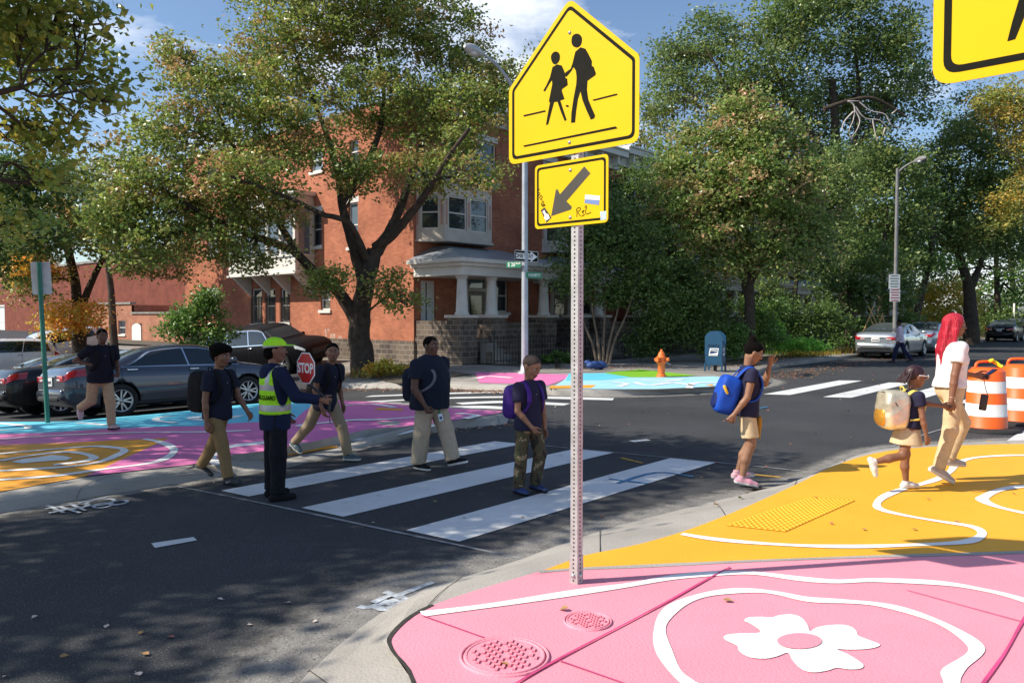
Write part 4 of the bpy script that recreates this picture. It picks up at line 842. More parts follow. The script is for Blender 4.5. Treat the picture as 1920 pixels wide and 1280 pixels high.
# tall loose trees behind
D6 = 44
tree('locust_tree', 'very tall feathery tree rising behind the round maple with dead pale branches', Q(1590, 655, D6),
     [lp([(1590, 665), (1588, 560), (1582, 440), (1570, 300), (1560, 150)], D6, .55, .2), lp([(1583, 430), (1600, 300), (1610, 180), (1600, 60)], D6, .25, .06), lp([(1575, 330), (1500, 220), (1450, 120), (1440, 40)], D6, .22, .05), lp([(1582, 420), (1480, 330), (1400, 230), (1330, 100)], D6, .22, .05), lp([(1590, 300), (1650, 215), (1690, 170)], D6, .2, .05), lp([(1545, 205), (1590, 190), (1640, 185), (1700, 220)], D6-3, .14, .06)],
     pb([(1320, 70, 80, 60, 2), (1300, 160, 55, 60, 2), (1440, 110, 85, 80), (1580, 50, 110, 75), (1490, 20, 90, 50), (1660, 110, 70, 75), (1640, 200, 70, 60, 2), (1560, 190, 75, 60, 2), (1470, 200, 90, 60, 1), (1690, 60, 40, 60), (1235, 190, 40, 55, 2), (1380, 170, 60, 50, 1), (1590, 330, 70, 70, 3), (1520, 300, 60, 60, 2), (1650, 300, 60, 60, 2), (1250, 110, 30, 50, 3), (1600, -40, 120, 50), (1720, 170, 40, 60, 2)], D6), 60000, .21, 'locust', seed=14, clump=.75, ntw=7, droop=.5, per=48)
dead = MB(); gg = np.random.default_rng(4); dl = D6-4
for pts in ([(1592, 190), (1602, 200), (1600, 225), (1592, 245), (1597, 262)], [(1602, 205), (1612, 225), (1606, 245), (1595, 258)], [(1604, 200), (1622, 222), (1650, 226), (1668, 245)], [(1612, 192), (1632, 208), (1660, 215), (1672, 235), (1700, 242)], [(1600, 210), (1582, 230), (1577, 255)], [(1636, 224), (1640, 245), (1645, 265)], [(1672, 214), (1682, 205)], [(1660, 240), (1655, 255)], [(1590, 190), (1612, 190)]):
    dead.tube(catmull([Q(x, y, dl) for x, y in pts], 4), [.048*(1-.75*i/(4*(len(pts)-1))) for i in range(4*(len(pts)-1)+1)], 5)
do = dead.build('dead_branch', bark_dead); lt = SC.objects.get('locust_tree'); do.parent = lt; do.matrix_parent_inverse = Matrix.Translation(-lt.location)
D7 = 47
tree('street_tree', 'broad green street tree with a dark forked trunk right of the far lamp post', Q(1822, 640, D7), [lp([(1822, 648), (1820, 580), (1815, 530), (1795, 470), (1775, 400)], D7, .5, .15), lp([(1818, 545), (1840, 490), (1870, 420)], D7, .28, .06), lp([(1800, 480), (1810, 380), (1820, 300)], D7, .2, .05)],
     pb([(1800, 300, 85, 75), (1760, 400, 60, 60), (1850, 400, 75, 65), (1800, 450, 80, 40, -1), (1890, 330, 60, 75), (1750, 330, 45, 55), (1900, 450, 60, 55), (1830, 230, 70, 50)], D7), 30000, .21, 'locust', seed=15, clump=.7, ntw=6)
tree('street_tree', 'autumn orange tinted tree crown below the cropped yellow sign', Q(1985, 650, 42), [lp([(1985, 656), (1975, 540), (1950, 400)], 42, .35, .1)],
     pb([(1900, 210, 55, 50), (1940, 280, 60, 70), (1860, 190, 40, 30), (1900, 380, 45, 50, 1), (1960, 180, 70, 60)], 42), 12000, .17, 'turning', seed=16, clump=.6, ntw=5)
tree('leaning_tree', 'slim dark tree leaning right beside the orange shrub', Q(1708, 645, 44), [lp([(1706, 650), (1716, 600), (1730, 540), (1745, 480), (1750, 420)], 44, .3, .12)],
     pb([(1740, 500, 50, 30), (1700, 440, 45, 40), (1650, 420, 45, 50, 3), (1720, 380, 45, 45)], 44), 6000, .19, 'green', seed=17, clump=.6, ntw=4)
tree('far_tree', 'line of dark trees closing the view far down the street', Q(1905, 640, 75), [lp([(1905, 640), (1900, 540), (1890, 460)], 75, .4, .15)],
     pb([(1900, 540, 70, 45), (1960, 500, 80, 70), (1850, 560, 55, 35), (1700, 560, 60, 50, -8), (1960, 580, 60, 40)], 75), 7000, .3, 'green', seed=18, clump=1., ntw=3)
tree('far_tree', 'tall dark tree far behind the houses left of the near sign', Q(930, 560, 62), [lp([(930, 600), (930, 300), (920, 200)], 62, .4, .1)],
     pb([(925, 170, 45, 70), (945, 260, 50, 60), (900, 120, 35, 30), (1010, 200, 60, 110), (1120, 220, 60, 110), (1220, 260, 45, 80)], 62), 9000, .26, 'maple', seed=19, clump=.9, ntw=6)
tree('yard_tree', 'dark bushy yard tree filling the gap between the porches behind the silver sedan', Q(1590, 640, 38), [lp([(1590, 650), (1592, 560), (1595, 500)], 38, .2, .08)],
     pb([(1600, 520, 55, 50), (1560, 540, 35, 40), (1640, 480, 40, 50), (1650, 560, 40, 45), (1690, 540, 30, 50)], 38), 7000, .17, 'dark', seed=20, clump=.55, ntw=4)
# multi stemmed tree, its leaf colours darkened to stand for house shade
b8 = P(1130, 681, .16); D8 = depth(b8)
tree('multi_stem_tree', 'tree with shade-darkened leaf colours and several pale slender stems behind the sign post', b8, [lp([(1130+dx*.25, 684), (1130+dx*.5, 640), (1130+dx, 590), (1130+dx*1.7, 500)], D8, .07, .025) for dx in (-42, -18, 4, 26, 44)],
     pb([(1090, 440, 45, 35), (1140, 470, 75, 50), (1195, 520, 65, 42), (1080, 520, 45, 40), (1240, 570, 50, 40), (1150, 400, 50, 30), (1210, 450, 45, 40), (1150, 555, 60, 22)], D8), 17000, .12, 'dark', seed=21, clump=.4, ntw=6, bk=bark_pale, twig=.014)
def bush(name, label, cat, base, blobs, n, size, pal, seed, clump=.25, per=18, shell=.2, stems=4, group=None):
    root = thing(name, label, cat, tuple(base), 0, group); co, cc = leaves('foliage', blobs, n, size, pal, clump, per, seed, None, shell=shell)
    b = MB(); g = np.random.default_rng(seed)
    for ce, _ in blobs:
        for t in cc[g.choice(len(cc), min(stems, len(cc)))]: b.tube(wob(base, Vector(t), 4, .06, g), [.02, .016, .012, .009, .005], 4, caps=False)
    so_ = b.build('stems', bark, None, uv=False)
    for o in (co, so_): o.parent = root; o.matrix_parent_inverse = Matrix.Translation(-Vector(base))
    return root
bush('shrub', 'dark tall shrub behind the orange hydrant', 'shrub', P(1235, 677, .16), pb([(1240, 610, 45, 35), (1210, 640, 40, 25), (1280, 620, 45, 35), (1300, 560, 45, 45), (1260, 520, 50, 40), (1320, 600, 30, 50)], 27), 10000, .13, 'dark', 22, .35)
bush('hedge', 'leafy green hedge behind the blue mail box', 'hedge', P(1375, 668, .16), pb([(1350, 632, 28, 22), (1385, 628, 26, 24), (1370, 655, 38, 14), (1330, 650, 20, 20)], 27), 5200, .10, 'green', 23, .2)
bush('shrub', 'pale upright conifer like shrub right of the maple trunk', 'shrub', P(1432, 662, .16), pb([(1432, 600, 24, 40), (1455, 575, 18, 25), (1440, 630, 28, 18), (1395, 570, 14, 25)], 29.5), 3400, .11, 'green', 24, .25)
bush('ivy_bush', 'ivy mound wrapped over the fence post', 'ivy', P(1465, 652, .16), pb([(1458, 618, 16, 13), (1462, 638, 14, 14)], 30), 1500, .09, 'bright', 25, .15)
bush('ground_cover', 'low ivy bed spilling over the pavement edge beside the wooden fence', 'ivy', P(1490, 654, .16), pb([(1470, 648, 30, 8), (1510, 648, 30, 9), (1535, 650, 20, 7), (1490, 640, 30, 7)], 30), 4200, .09, 'bright', 26, .18)
bush('orange_shrub', 'orange leaved shrub between the leaning tree and the forked street tree', 'shrub', Q(1785, 640, 50), pb([(1785, 545, 55, 28), (1760, 580, 45, 25), (1810, 580, 35, 25), (1740, 550, 30, 25), (1790, 615, 50, 20)], 50), 6500, .17, 'yellowbush', 27, .5)
bush('shrub', 'low leafy plant with broad leaves behind the iron fence', 'plant', P(1042, 688, .2), pb([(1042, 672, 18, 12), (1065, 676, 14, 9)], 26.5), 500, .2, 'green', 28, .2)
bush('shrub', 'bush growing round the wooden trellis left of the silver sedan', 'shrub', P(1625, 652, .2), pb([(1620, 612, 24, 18), (1655, 610, 18, 14), (1580, 640, 40, 14), (1700, 600, 24, 20)], 38), 2600, .13, 'green', 29, .3)
bush('shrub', 'weedy dry shrub under the big maple', 'shrub', P(716, 693, .2), pb([(716, 684, 18, 10), (742, 690, 20, 6), (700, 692, 20, 7)], 22.6), 900, .10, 'yellowbush', 30, .15)
bush('shrub', 'far bushes beyond the black car at the right edge', 'shrub', Q(1870, 620, 62), pb([(1860, 590, 30, 25), (1895, 590, 30, 30), (1850, 610, 25, 15)], 62), 2000, .22, 'olive', 31, .5)

tree('yard_tree', 'dark leafy tree in front of the bracketed eave, right of the arrow sign', Q(1225, 640, 33), [lp([(1225, 660), (1222, 560), (1215, 470)], 33, .22, .08)],
     pb([(1180, 350, 45, 40), (1235, 400, 60, 50), (1280, 470, 60, 50), (1180, 430, 50, 40), (1300, 550, 60, 45), (1230, 330, 40, 40), (1240, 520, 60, 50), (1130, 390, 40, 40)], 33), 17000, .15, 'dark', seed=41, clump=.5, ntw=6)
tree('yard_tree', 'dark evergreen mass between the round maple and the tall feathery tree', Q(1490, 640, 36), [lp([(1490, 655), (1490, 560), (1500, 470)], 36, .22, .08)],
     pb([(1480, 430, 55, 50), (1540, 400, 60, 60), (1530, 480, 50, 45), (1450, 540, 40, 35), (1570, 330, 50, 60), (1420, 590, 30, 30), (1500, 360, 40, 40)], 36), 14000, .16, 'locust', seed=42, clump=.55, ntw=5)
tree('street_tree', 'leafy street tree just left of the far lamp post', Q(1650, 650, 42), [lp([(1650, 658), (1652, 560), (1660, 430)], 42, .25, .1)],
     pb([(1650, 380, 55, 55), (1700, 320, 50, 60), (1640, 300, 40, 50), (1710, 420, 40, 50), (1600, 440, 40, 50), (1680, 480, 40, 35)], 42), 11000, .19, 'locust', seed=43, clump=.65, ntw=6)
tree('far_tree', 'wide green tree filling the view behind the forked street tree', Q(1870, 640, 60), [lp([(1870, 650), (1870, 560), (1865, 430)], 60, .35, .12)],
     pb([(1860, 420, 80, 80), (1780, 480, 60, 60), (1900, 500, 60, 60), (1840, 550, 60, 45), (1930, 400, 50, 80), (1800, 390, 50, 60), (1720, 500, 50, 50), (1850, 610, 60, 30, 6), (1920, 605, 60, 35, 4), (1760, 600, 50, 35, 8), (1960, 540, 60, 60, 2), (1700, 610, 40, 30, 8)], 60), 16000, .26, 'green', seed=44, clump=.85, ntw=5)

b1 = Vector((-.6, 17.2, zg(-.6, 17.2)+.0))
tree('street_tree', 'third tree left of the frame shading the turquoise paving', b1, [([b1+V((0, 0, -.2)), b1+V((0, 0, 1.5)), b1+V((.1, -.1, 4.5))], (.25, .15))],
     cb([((-.5, 14.6, 6.6), (1.6, 1.6, 1.0)), ((1.6, 15.2, 6.4), (1.5, 1.5, 1.0)), ((2.9, 14.0, 6.0), (1.1, 1.1, .8)), ((.6, 16.8, 7.0), (1.7, 1.7, 1.1)), ((-2, 16, 6.6), (1.6, 1.6, 1.)), ((2.4, 17, 6.8), (1.4, 1.4, .9)), ((1.2, 13.2, 5.8), (1.1, 1.1, .7))]), 13000, .13, 'olive', seed=46, clump=.30, per=30, ntw=4, shell=.1)

bush('shrub', 'dark shrub mass under the round maple hiding the porches', 'shrub', P(1480, 655, .16), pb([(1470, 585, 40, 30), (1540, 590, 40, 35), (1500, 620, 40, 22), (1570, 610, 30, 25), (1350, 580, 30, 30)], 33), 6000, .13, 'dark', 48, .35)
bush('shrub', 'dark clipped bushes beside the forked street tree at the far right', 'shrub', Q(1860, 632, 58), pb([(1740, 610, 40, 25), (1855, 605, 35, 25), (1900, 610, 40, 25), (1940, 590, 40, 40)], 58), 5000, .2, 'dark', 49, .5)
# ------------------------------------------------------------------ vehicles
def carpaint(name, c, metal=.3): 
    m = mat(name, c, .28, metal=metal, var=.04, scale=2., coat=1.0); m.node_tree.nodes['Principled BSDF'].inputs['Coat Roughness'].default_value = .03; return m
wind_g = glass_mat('sky_tinted_windscreen_glass', (.05, .062, .07), .03); cglass = glass_mat('car_glass', (.012, .017, .02), .03); rubber = mat('rubber', (.018, .018, .018), .85, var=.2, scale=8); alloy = mat('alloy', (.5, .51, .52), .35, metal=.9, var=.05)  # windscreen colour lightened to stand for the sky it reflects
dark_trim = mat('dark_trim', (.012, .012, .013), .6); chrome = mat('chrome', (.75, .76, .78), .15, metal=1., var=.02)
red_lens = mat('red_lens', (.42, .012, .02), .15, var=.1, coat=1.); clear_lens = mat('clear_lens', (.62, .64, .66), .1, var=.1, coat=1.); plate_m = mat('plate', (.72, .73, .72), .5, var=.06); plate_ink = mat('plate_ink', (.12, .06, .10), .6)
SEDAN = dict(L=4.86, W=1.85, H=1.47, r=.335, ax=(.205, .777),
  x=[0, .012, .04, .10, .165, .20, .26, .32, .40, .48, .56, .61, .67, .735, .76, .85, .93, .975, 1.0],
  zt=[.88, 1.0, 1.09, 1.125, 1.13, 1.15, 1.28, 1.385, 1.45, 1.47, 1.455, 1.42, 1.28, 1.09, 1.035, .97, .88, .78, .62],
  zb=[.84, .94, 1.0, 1.02, 1.015, 1.01, 1.0, .99, .98, .97, .96, .955, .95, .945, .94, .90, .82, .72, .56],
  w=[.74, .80, .86, .895, .91, .915, .92, .925, .925, .925, .925, .925, .92, .915, .91, .90, .85, .76, .62],
  zl=[.42, .33, .27, .23, .21, .2, .2, .2, .2, .2, .2, .2, .2, .2, .2, .21, .22, .25, .32],
  sw=[(.215, .345, .735, .612)], split=[.50], ws=(.617, .735), rw=(.178, .315), belt=0)
SUV = dict(L=5.0, W=1.98, H=1.78, r=.385, ax=(.205, .785),
  x=[0, .012, .035, .06, .10, .16, .24, .34, .44, .52, .58, .62, .68, .73, .76, .85, .93, .98, 1.0],
  zt=[1.0, 1.12, 1.28, 1.5, 1.68, 1.74, 1.77, 1.78, 1.78, 1.77, 1.74, 1.68, 1.45, 1.24, 1.19, 1.15, 1.09, .95, .78],
  zb=[.95, 1.06, 1.14, 1.16, 1.16, 1.155, 1.15, 1.14, 1.13, 1.125, 1.12, 1.12, 1.115, 1.11, 1.10, 1.07, 1.0, .88, .72],
  w=[.84, .89, .93, .95, .97, .98, .985, .99, .99, .99, .99, .99, .985, .98, .975, .96, .91, .84, .76],
  zl=[.5, .4, .34, .31, .3, .29, .28, .28, .28, .28, .28, .28, .28, .28, .28, .29, .31, .35, .42],
  sw=[(.07, .11, .72, .625)], split=[.30, .50], ws=(.632, .725), rw=(.028, .075), belt=0)
def make_car(name, label, spec, m, group=None, rimdark=False, plate=True, chrome_trim=True, hero=True):
    L, W = spec['L'], spec['W']; xs = np.array(spec['x']); sc = W/2/max(spec['w'])
    X = np.linspace(0, 1, 401)
    def tab(k, s=1.0, sm_=9):
        y = np.interp(X, xs, spec[k])*s; ker = np.hanning(sm_+2)[1:-1]; ker /= ker.sum(); yp = np.pad(y, sm_//2, mode='edge'); return np.convolve(yp, ker, 'valid')
    ZT, ZB, WW, ZL = tab('zt'), tab('zb'), tab('w', sc), tab('zl')
    def S(x, s, off=0.):
        def pt(x, s):
            zt, zb, w_, zl = (float(np.interp(x, X, a)) for a in (ZT, ZB, WW, ZL)); g = min(1., max(0., (zt-zb)/(spec['H']-1.0)))
            wt = w_*(.90-.185*g)
            C = [(0, zl), (w_*.86, zl), (w_*.965, zl+.10), (w_, zl+(zb-zl)*.50), (w_*.99, zl+(zb-zl)*.80), (w_*.945, zb), (wt, zt-.035-.05*g), (wt*.62, zt-.006), (0, zt)]
            i = min(7, max(0, int(s))); t = s-i; G = lambda k: np.array(C[k]) if 0 <= k <= 8 else (np.array([-C[-k][0], C[-k][1]]) if k < 0 else np.array([-C[16-k][0], C[16-k][1]]))
            a, b, c, d = G(i-1), G(i), G(i+1), G(i+2); tau = .32 if i in (4, 5) else .5
            m1, m2 = (c-a)*tau, (d-b)*tau; q = (2*t**3-3*t**2+1)*b+(t**3-2*t**2+t)*m1+(-2*t**3+3*t**2)*c+(t**3-t**2)*m2
            return Vector(((x-.5)*L, -q[0], q[1]))
        p = pt(x, s)
        if off:
            e = .004; dx = pt(min(1, x+e), s)-pt(max(0, x-e), s); ds = pt(x, min(8, s+.02))-pt(x, max(0, s-.02)); n = ds.cross(dx)
            if n.length > 1e-9:
                n.normalize(); 
                if n.dot(p-Vector((p.x, 0, .6))) < 0: n = -n
                p = p+n*off
        return p
    ST = sorted(set(list(np.linspace(0, 1, 61))+[.006, .012, .988, .994])); SS = [0, .5, 1, 1.5, 2, 2.5, 3, 3.4, 3.8, 4.2, 4.5, 4.75, 5, 5.15, 5.5, 5.8, 6, 6.25, 6.5, 6.8, 7.2, 7.6, 8]
    body = MB(); n = len(SS)*2-2; vs = []
    for x in ST:
        row = [S(x, s) for s in SS]; vs += row+[Vector((p.x, -p.y, p.z)) for p in row[-2:0:-1]]
    fs = [(i*n+k, i*n+(k+1) % n, (i+1)*n+(k+1) % n, (i+1)*n+k) for i in range(len(ST)-1) for k in range(n)]
    body.add(vs, fs, None, True); body.add(vs[:n], [tuple(reversed(range(n)))], None, False); body.add(vs[-n:], [tuple(range(n))], None, False)
    me = body.mesh('body', False); bmx = bmesh.new(); bmx.from_mesh(me); bmesh.ops.remove_doubles(bmx, verts=bmx.verts, dist=.0004); bmesh.ops.recalc_face_normals(bmx, faces=bmx.faces); bmx.to_mesh(me); bmx.free()
    me.materials.append(m); me.materials.append(dark_trim); bo = bpy.data.objects.new('body', me); COL.objects.link(bo)
    ct = MB(); ct.mi = 1; ar = spec['r']*1.14
    for a in spec['ax']:
        for s in (-1, 1): ct.lathe([(ar, -.17), (ar, .4)], Matrix.Translation(((a-.5)*L, s*(W/2-.12), spec['r'])) @ Matrix.Rotation(-s*pi/2, 4, 'X'), 28, False)
    co = ct.build('cut', [m, dark_trim]); md = bo.modifiers.new('b', 'BOOLEAN'); md.object = co; md.operation = 'DIFFERENCE'; md.solver = 'EXACT'
    try: md.material_mode = 'INDEX'
    except Exception: pass
    dg = bpy.context.evaluated_depsgraph_get(); dg.update(); nm = bpy.data.meshes.new_from_object(bo.evaluated_get(dg)); bo.modifiers.clear(); bo.data = nm; bpy.data.objects.remove(co)
    root = thing(name, label, 'car', (0, 0, 0), 0, group); bo.parent = root
    def panel(nm, mt, par, x0, x1, s0, s1, off, nx=10, ns=5, X0=None, X1=None, sides=(1, -1), both=False):
        b = MB(); X0 = x0 if X0 is None else X0; X1 = x1 if X1 is None else X1
        for sd in sides:
            g = []
            for j in range(ns+1):
                v = j/ns; s = s0+(s1-s0)*v; a, c = x0+(X0-x0)*v, x1+(X1-x1)*v
                for i in range(nx+1):
                    p = S(a+(c-a)*i/nx, s, off); g.append(Vector((p.x, p.y*sd, p.z)))
            b.add(g, [(j*(nx+1)+i, j*(nx+1)+i+1, (j+1)*(nx+1)+i+1, (j+1)*(nx+1)+i) for j in range(ns) for i in range(nx)], None, True)
        return b.build(nm, mt, par, False)
    xa, XA, xb, XB = spec['sw'][0]
    sp = [(0, xa, XA)]+[(0, t, t-.012) for t in spec['split']]+[(0, xb, XB)]
    for sd in (1, -1):
        if chrome_trim: panel('window_trim', chrome, root, xa-.008, xb+.012, 5.03, 5.97, .004, X0=XA-.012, X1=XB+.004, sides=(sd,), nx=24)
        for (_, a0, A0), (_, a1, A1) in zip(sp[:-1], sp[1:]):
            panel('side_window', cglass, root, a0+.004, a1-.004, 5.12, 5.9, .008, X0=A0+.004, X1=A1-.004, sides=(sd,), nx=14)
        for t in [xa-.005]+spec['split']+[xb-.02]:
            panel('door_seam', dark_trim, bo, t, t+.0022, 2.0, 5.0, .003, nx=1, ns=14, sides=(sd,))
        for t in ([xa+.02]+spec['split'])[-2:]:
            p = S(t+.02, 4.62, .025); h = MB(); h.sm = True; h.rbox((p.x, p.y*sd, p.z), (.20, .03, .035), .012); h.build('door_handle', chrome, root)
        p = S(xb-.035, 5.1, .13); h = MB(); h.rbox((p.x, p.y*sd, p.z+.03), (.13, .21, .14), .05); h.build('mirror', m, root)
        panel('sill_trim', dark_trim, root, .27, .71, 1.7, 2.05, .004, sides=(sd,), ns=2)
        panel('tail_light', red_lens, root, .001, .075, 4.05, 4.95, .010, X1=.085, sides=(sd,)) if spec is SEDAN else panel('tail_light', red_lens, root, .004, .05, 4.0, 5.2, .01, sides=(sd,))
        panel('headlight', clear_lens, root, .915, .985, 4.25, 5.0, .008, X0=.90, sides=(sd,))
    wsg = wind_g
    for nm, (w0, w1) in (('windscreen', spec['ws']), ('rear_window', spec['rw'])):
        b = MB(); g = []; nx, ns = 10, 8; seq = [6.12+(8-6.12)*j/ns for j in range(ns+1)]
        for i in range(nx+1):
            row = [S(w0+(w1-w0)*i/nx, s, .007) for s in seq]; g += row+[Vector((p.x, -p.y, p.z)) for p in row[-2::-1]]
        k = 2*ns+1; b.add(g, [(i*k+j, i*k+j+1, (i+1)*k+j+1, (i+1)*k+j) for i in range(nx) for j in range(k-1)], None, True); b.build(nm, wsg, root, False)
    # rear face: lamps, plate, bumper; front: grille
    hb = spec['zb'][1]; xr = -L/2
    for sd in (1, -1):
        b = MB(); b.rbox((xr-.004, sd*W*.315, hb-.10), (.03, W*.17, .13), .014); b.build('rear_lamp', red_lens, root)
        b = MB(); b.rbox((xr-.008, sd*W*.27, hb-.125), (.03, W*.1, .045), .01); b.build('reverse_lamp', clear_lens, root)
    b = MB(); b.rbox((xr-.012, 0, hb-.16), (.02, .32, .17), .006); po = b.build('licence_plate', plate_m, root)
    b = MB(); 
    for k in range(6): b.box((xr-.024, -.105+k*.042, hb-.165), (.003, .026, .06))
    b.build('plate_lettering', plate_ink, po)
    b = MB(); b.rbox((xr-.012, 0, hb-.055), (.025, .62, .03), .01); b.build('boot_trim', chrome, root)
    b = MB(); b.rbox((xr+.02, 0, spec['zl'][0]+.10), (.16, W*.80, .24), .07); b.build('rear_bumper', m, root)
    b = MB(); b.rbox((xr-.045, 0, spec['zl'][0]+.03), (.05, W*.62, .10), .02); b.build('bumper_insert', dark_trim, root)
    b = MB(); b.rbox((L/2-.02, 0, spec['zb'][-1]-.02), (.08, W*.52, .2), .03); b.build('grille', dark_trim, root)
    b = MB(); b.rbox((L/2-.06, 0, spec['zl'][-1]+.04), (.18, W*.68, .18), .06); b.build('front_bumper', m, root)
    r = spec['r']
    for a in spec['ax']:
        for sd in (1, -1):
            T = Matrix.Translation(((a-.5)*L, sd*(W/2-.115), r)) @ Matrix.Rotation(-sd*pi/2, 4, 'X')
            t = MB(); t.lathe([(r*.66, -.11), (r*.93, -.11), (r, -.085), (r, .085), (r*.93, .108), (r*.70, .112), (r*.67, .09)], T, 36, True, False); t.mi = 1; t.lathe([(.0001, .0), (r*.67, .0)], T, 24, False, False)
            wo = t.build('wheel', [rubber, dark_trim], root)
            q = MB(); q.lathe([(r*.60, .06), (r*.68, .108), (r*.655, .112), (r*.60, .085)], T, 32, True, False); q.lathe([(.0001, .085), (r*.13, .085), (r*.16, .06)], T, 14, True, False)
            for k in range(5):
                for dd in (-.13, .13):
                    an = 2*pi*k/5+dd; an2 = 2*pi*k/5+dd*1.75; q.bar(T @ Vector((r*.11*cos(an), r*.11*sin(an), .07)), T @ Vector((r*.63*cos(an2), r*.63*sin(an2), .082)), .024, .03)
            q.build('rim', alloy, wo)
    return root
def put(o, x, y, rz, pitch_from=True):
    o.location = (x, y, zg(x, y)); 
    dx, dy = cos(rz), sin(rz); sl_ = (zg(x+dx, y+dy)-zg(x-dx, y-dy))/2; sy = (zg(x-dy, y+dx)-zg(x+dy, y-dx))/2
    o.rotation_euler = (math.atan(sy), -math.atan(sl_), rz)
grey_p = carpaint('grey_car_paint', (.042, .050, .075), .45); dull_black = mat('dull_black_paint', (.006, .006, .008), .5, var=.1, spec=.12); black_p = carpaint('black_car_paint', (.006, .006, .008), .0); silver_p = carpaint('silver_car_paint', (.42, .46, .50), .7); white_p = carpaint('white_car_paint', (.72, .73, .74), .1); blue_p = carpaint('silver_blue_car_paint', (.30, .36, .44), .6)
ch = make_car('parked_sedan', 'grey sedan parked at the end of the row behind the running pedestrian', SEDAN, grey_p)
hp = P(230, 782, 0)
hx = hp.x+(.5-.205)*SEDAN['L']; hy = hp.y+.92; put(ch, hx, hy, 0)
c2 = make_car('parked_sedan', 'black sedan with red tail lamps parked left of the grey sedan', SEDAN, black_p, chrome_trim=False); put(c2, hx-.25, hy+2.75, 0)
c3 = make_car('parked_sedan', 'silver blue sedan cropped by the left edge of the picture', SEDAN, blue_p); put(c3, hx-.1, hy+5.4, 0)
c4 = make_car('parked_suv', 'black sport utility vehicle parked by the kerb beyond the crossing guard', SUV, dull_black)
sp_ = Q(508, 700, 29); put(c4, sp_.x, sp_.y, R_(-72))
c5 = make_car('parked_suv', 'white sport utility vehicle at the left edge in the second row', SUV, white_p, chrome_trim=False); q = Q(-2, 690, 35); put(c5, q.x, q.y, R_(160))
c6 = make_car('parked_suv', 'white wagon beyond the green sign pole in the second row', SUV, white_p, chrome_trim=False); q = Q(98, 690, 39); put(c6, q.x, q.y, R_(175))
c7 = make_car('parked_sedan', 'dark sedan in the second row behind the running pedestrian', SEDAN, black_p); q = Q(190, 690, 30); put(c7, q.x, q.y, R_(175))
c8 = make_car('parked_sedan', 'silver sedan parked along the far kerb beside the pink shirted pedestrian', SEDAN, silver_p); q = P(1655, 672, 0); put(c8, 35.3, 9.55, 0)
c9 = make_car('parked_sedan', 'silver sedan parked directly in front of the other silver sedan by the lamp post', SEDAN, blue_p); put(c9, 41.2, 9.6, 0)
c10 = make_car('parked_sedan', 'black sedan parked far down the street below the forked tree', SEDAN, black_p); put(c10, 62.5, 9.7, R_(1))
c11 = make_car('parked_suv', 'dark sport utility vehicle at the far right edge of the street', SUV, black_p); put(c11, 70.5, 9.7, 0)

black_p.node_tree.nodes['Principled BSDF'].inputs['Coat Weight'].default_value = .35
black_p.node_tree.nodes['Principled BSDF'].inputs['Specular IOR Level'].default_value = .3
# ------------------------------------------------------------------ signs, poles and street furniture
sign_y = mat('sign_yellow', (.80, .52, .0), .6, var=.03, scale=3, spec=.2); sign_k = mat('sign_black', (.012, .012, .008), .75, var=.2, scale=20, spec=.1); alu = mat('aluminium', (.42, .43, .44), .45, metal=.7, var=.12, scale=6)
galv = mat('galvanised_steel', (.52, .53, .53), .5, metal=.45, var=.14, scale=5., bump=.08); grey_pole = mat('grey_pole_paint', (.42, .46, .50), .5, metal=.3, var=.12, scale=3.)
sign_g = mat('sign_green', (.01, .20, .10), .4, var=.05); sign_w = mat('sign_white', (.80, .80, .78), .4, var=.04); sign_r = mat('sign_red', (.55, .015, .02), .35, var=.05, spec=.6); blk = mat('black_plastic', (.012, .012, .013), .5)
post_m = mat('perforated_post', (.46, .45, .44), .55, metal=.4, var=.2, scale=14.)
t = post_m.node_tree; b_ = t.nodes['Principled BSDF']; old = b_.inputs['Base Color'].links[0].from_socket
co = t.nodes.new('ShaderNodeTexCoord'); sx = t.nodes.new('ShaderNodeSeparateXYZ'); t.links.new(co.outputs['Object'], sx.inputs[0])
def mth(op, a, b=None, c=None):
    n = t.nodes.new('ShaderNodeMath'); n.operation = op
    for i, v in enumerate((a, b)):
        if v is None: continue
        if isinstance(v, (int, float)): n.inputs[i].default_value = v
        else: t.links.new(v, n.inputs[i])
    return n.outputs[0]
mi_ = mth('MINIMUM', mth('ABSOLUTE', sx.outputs[0]), mth('ABSOLUTE', sx.outputs[1])); zz = mth('SUBTRACT', mth('FRACT', mth('MULTIPLY', sx.outputs[2], 1/.0254)), .5); zz = mth('MULTIPLY', zz, .0254)
hole = mth('LESS_THAN', mth('ADD', mth('MULTIPLY', mi_, mi_), mth('MULTIPLY', zz, zz)), .0062**2)
mx_ = t.nodes.new('ShaderNodeMixRGB'); mx_.inputs['Color2'].default_value = (.03, .028, .026, 1); t.links.new(hole, mx_.inputs['Fac']); t.links.new(old, mx_.inputs['Color1']); t.links.new(mx_.outputs['Color'], b_.inputs['Base Color'])
def rounded(poly, r, n=5):
    res = []; N = len(poly)
    for i in range(N):
        p, a, b = Vector(poly[i]), Vector(poly[i-1]), Vector(poly[(i+1) % N]); u, v = (a-p).normalized(), (b-p).normalized(); ang = u.angle(v); t_ = r/math.tan(ang/2)
        s, e = p+u*t_, p+v*t_; 
        for k in range(n+1):
            f = k/n; q = (1-f)**2*s+2*f*(1-f)*p+f*f*e; res.append((q.x, q.y))
    return res
def ring(mb, outer, inner, z0, z1, M):
    n = len(outer); vs = [(x, y, z1) for x, y in outer]+[(x, y, z1) for x, y in inner]
    mb.add(vs, [(i, (i+1) % n, n+(i+1) % n, n+i) for i in range(n)], M, False)
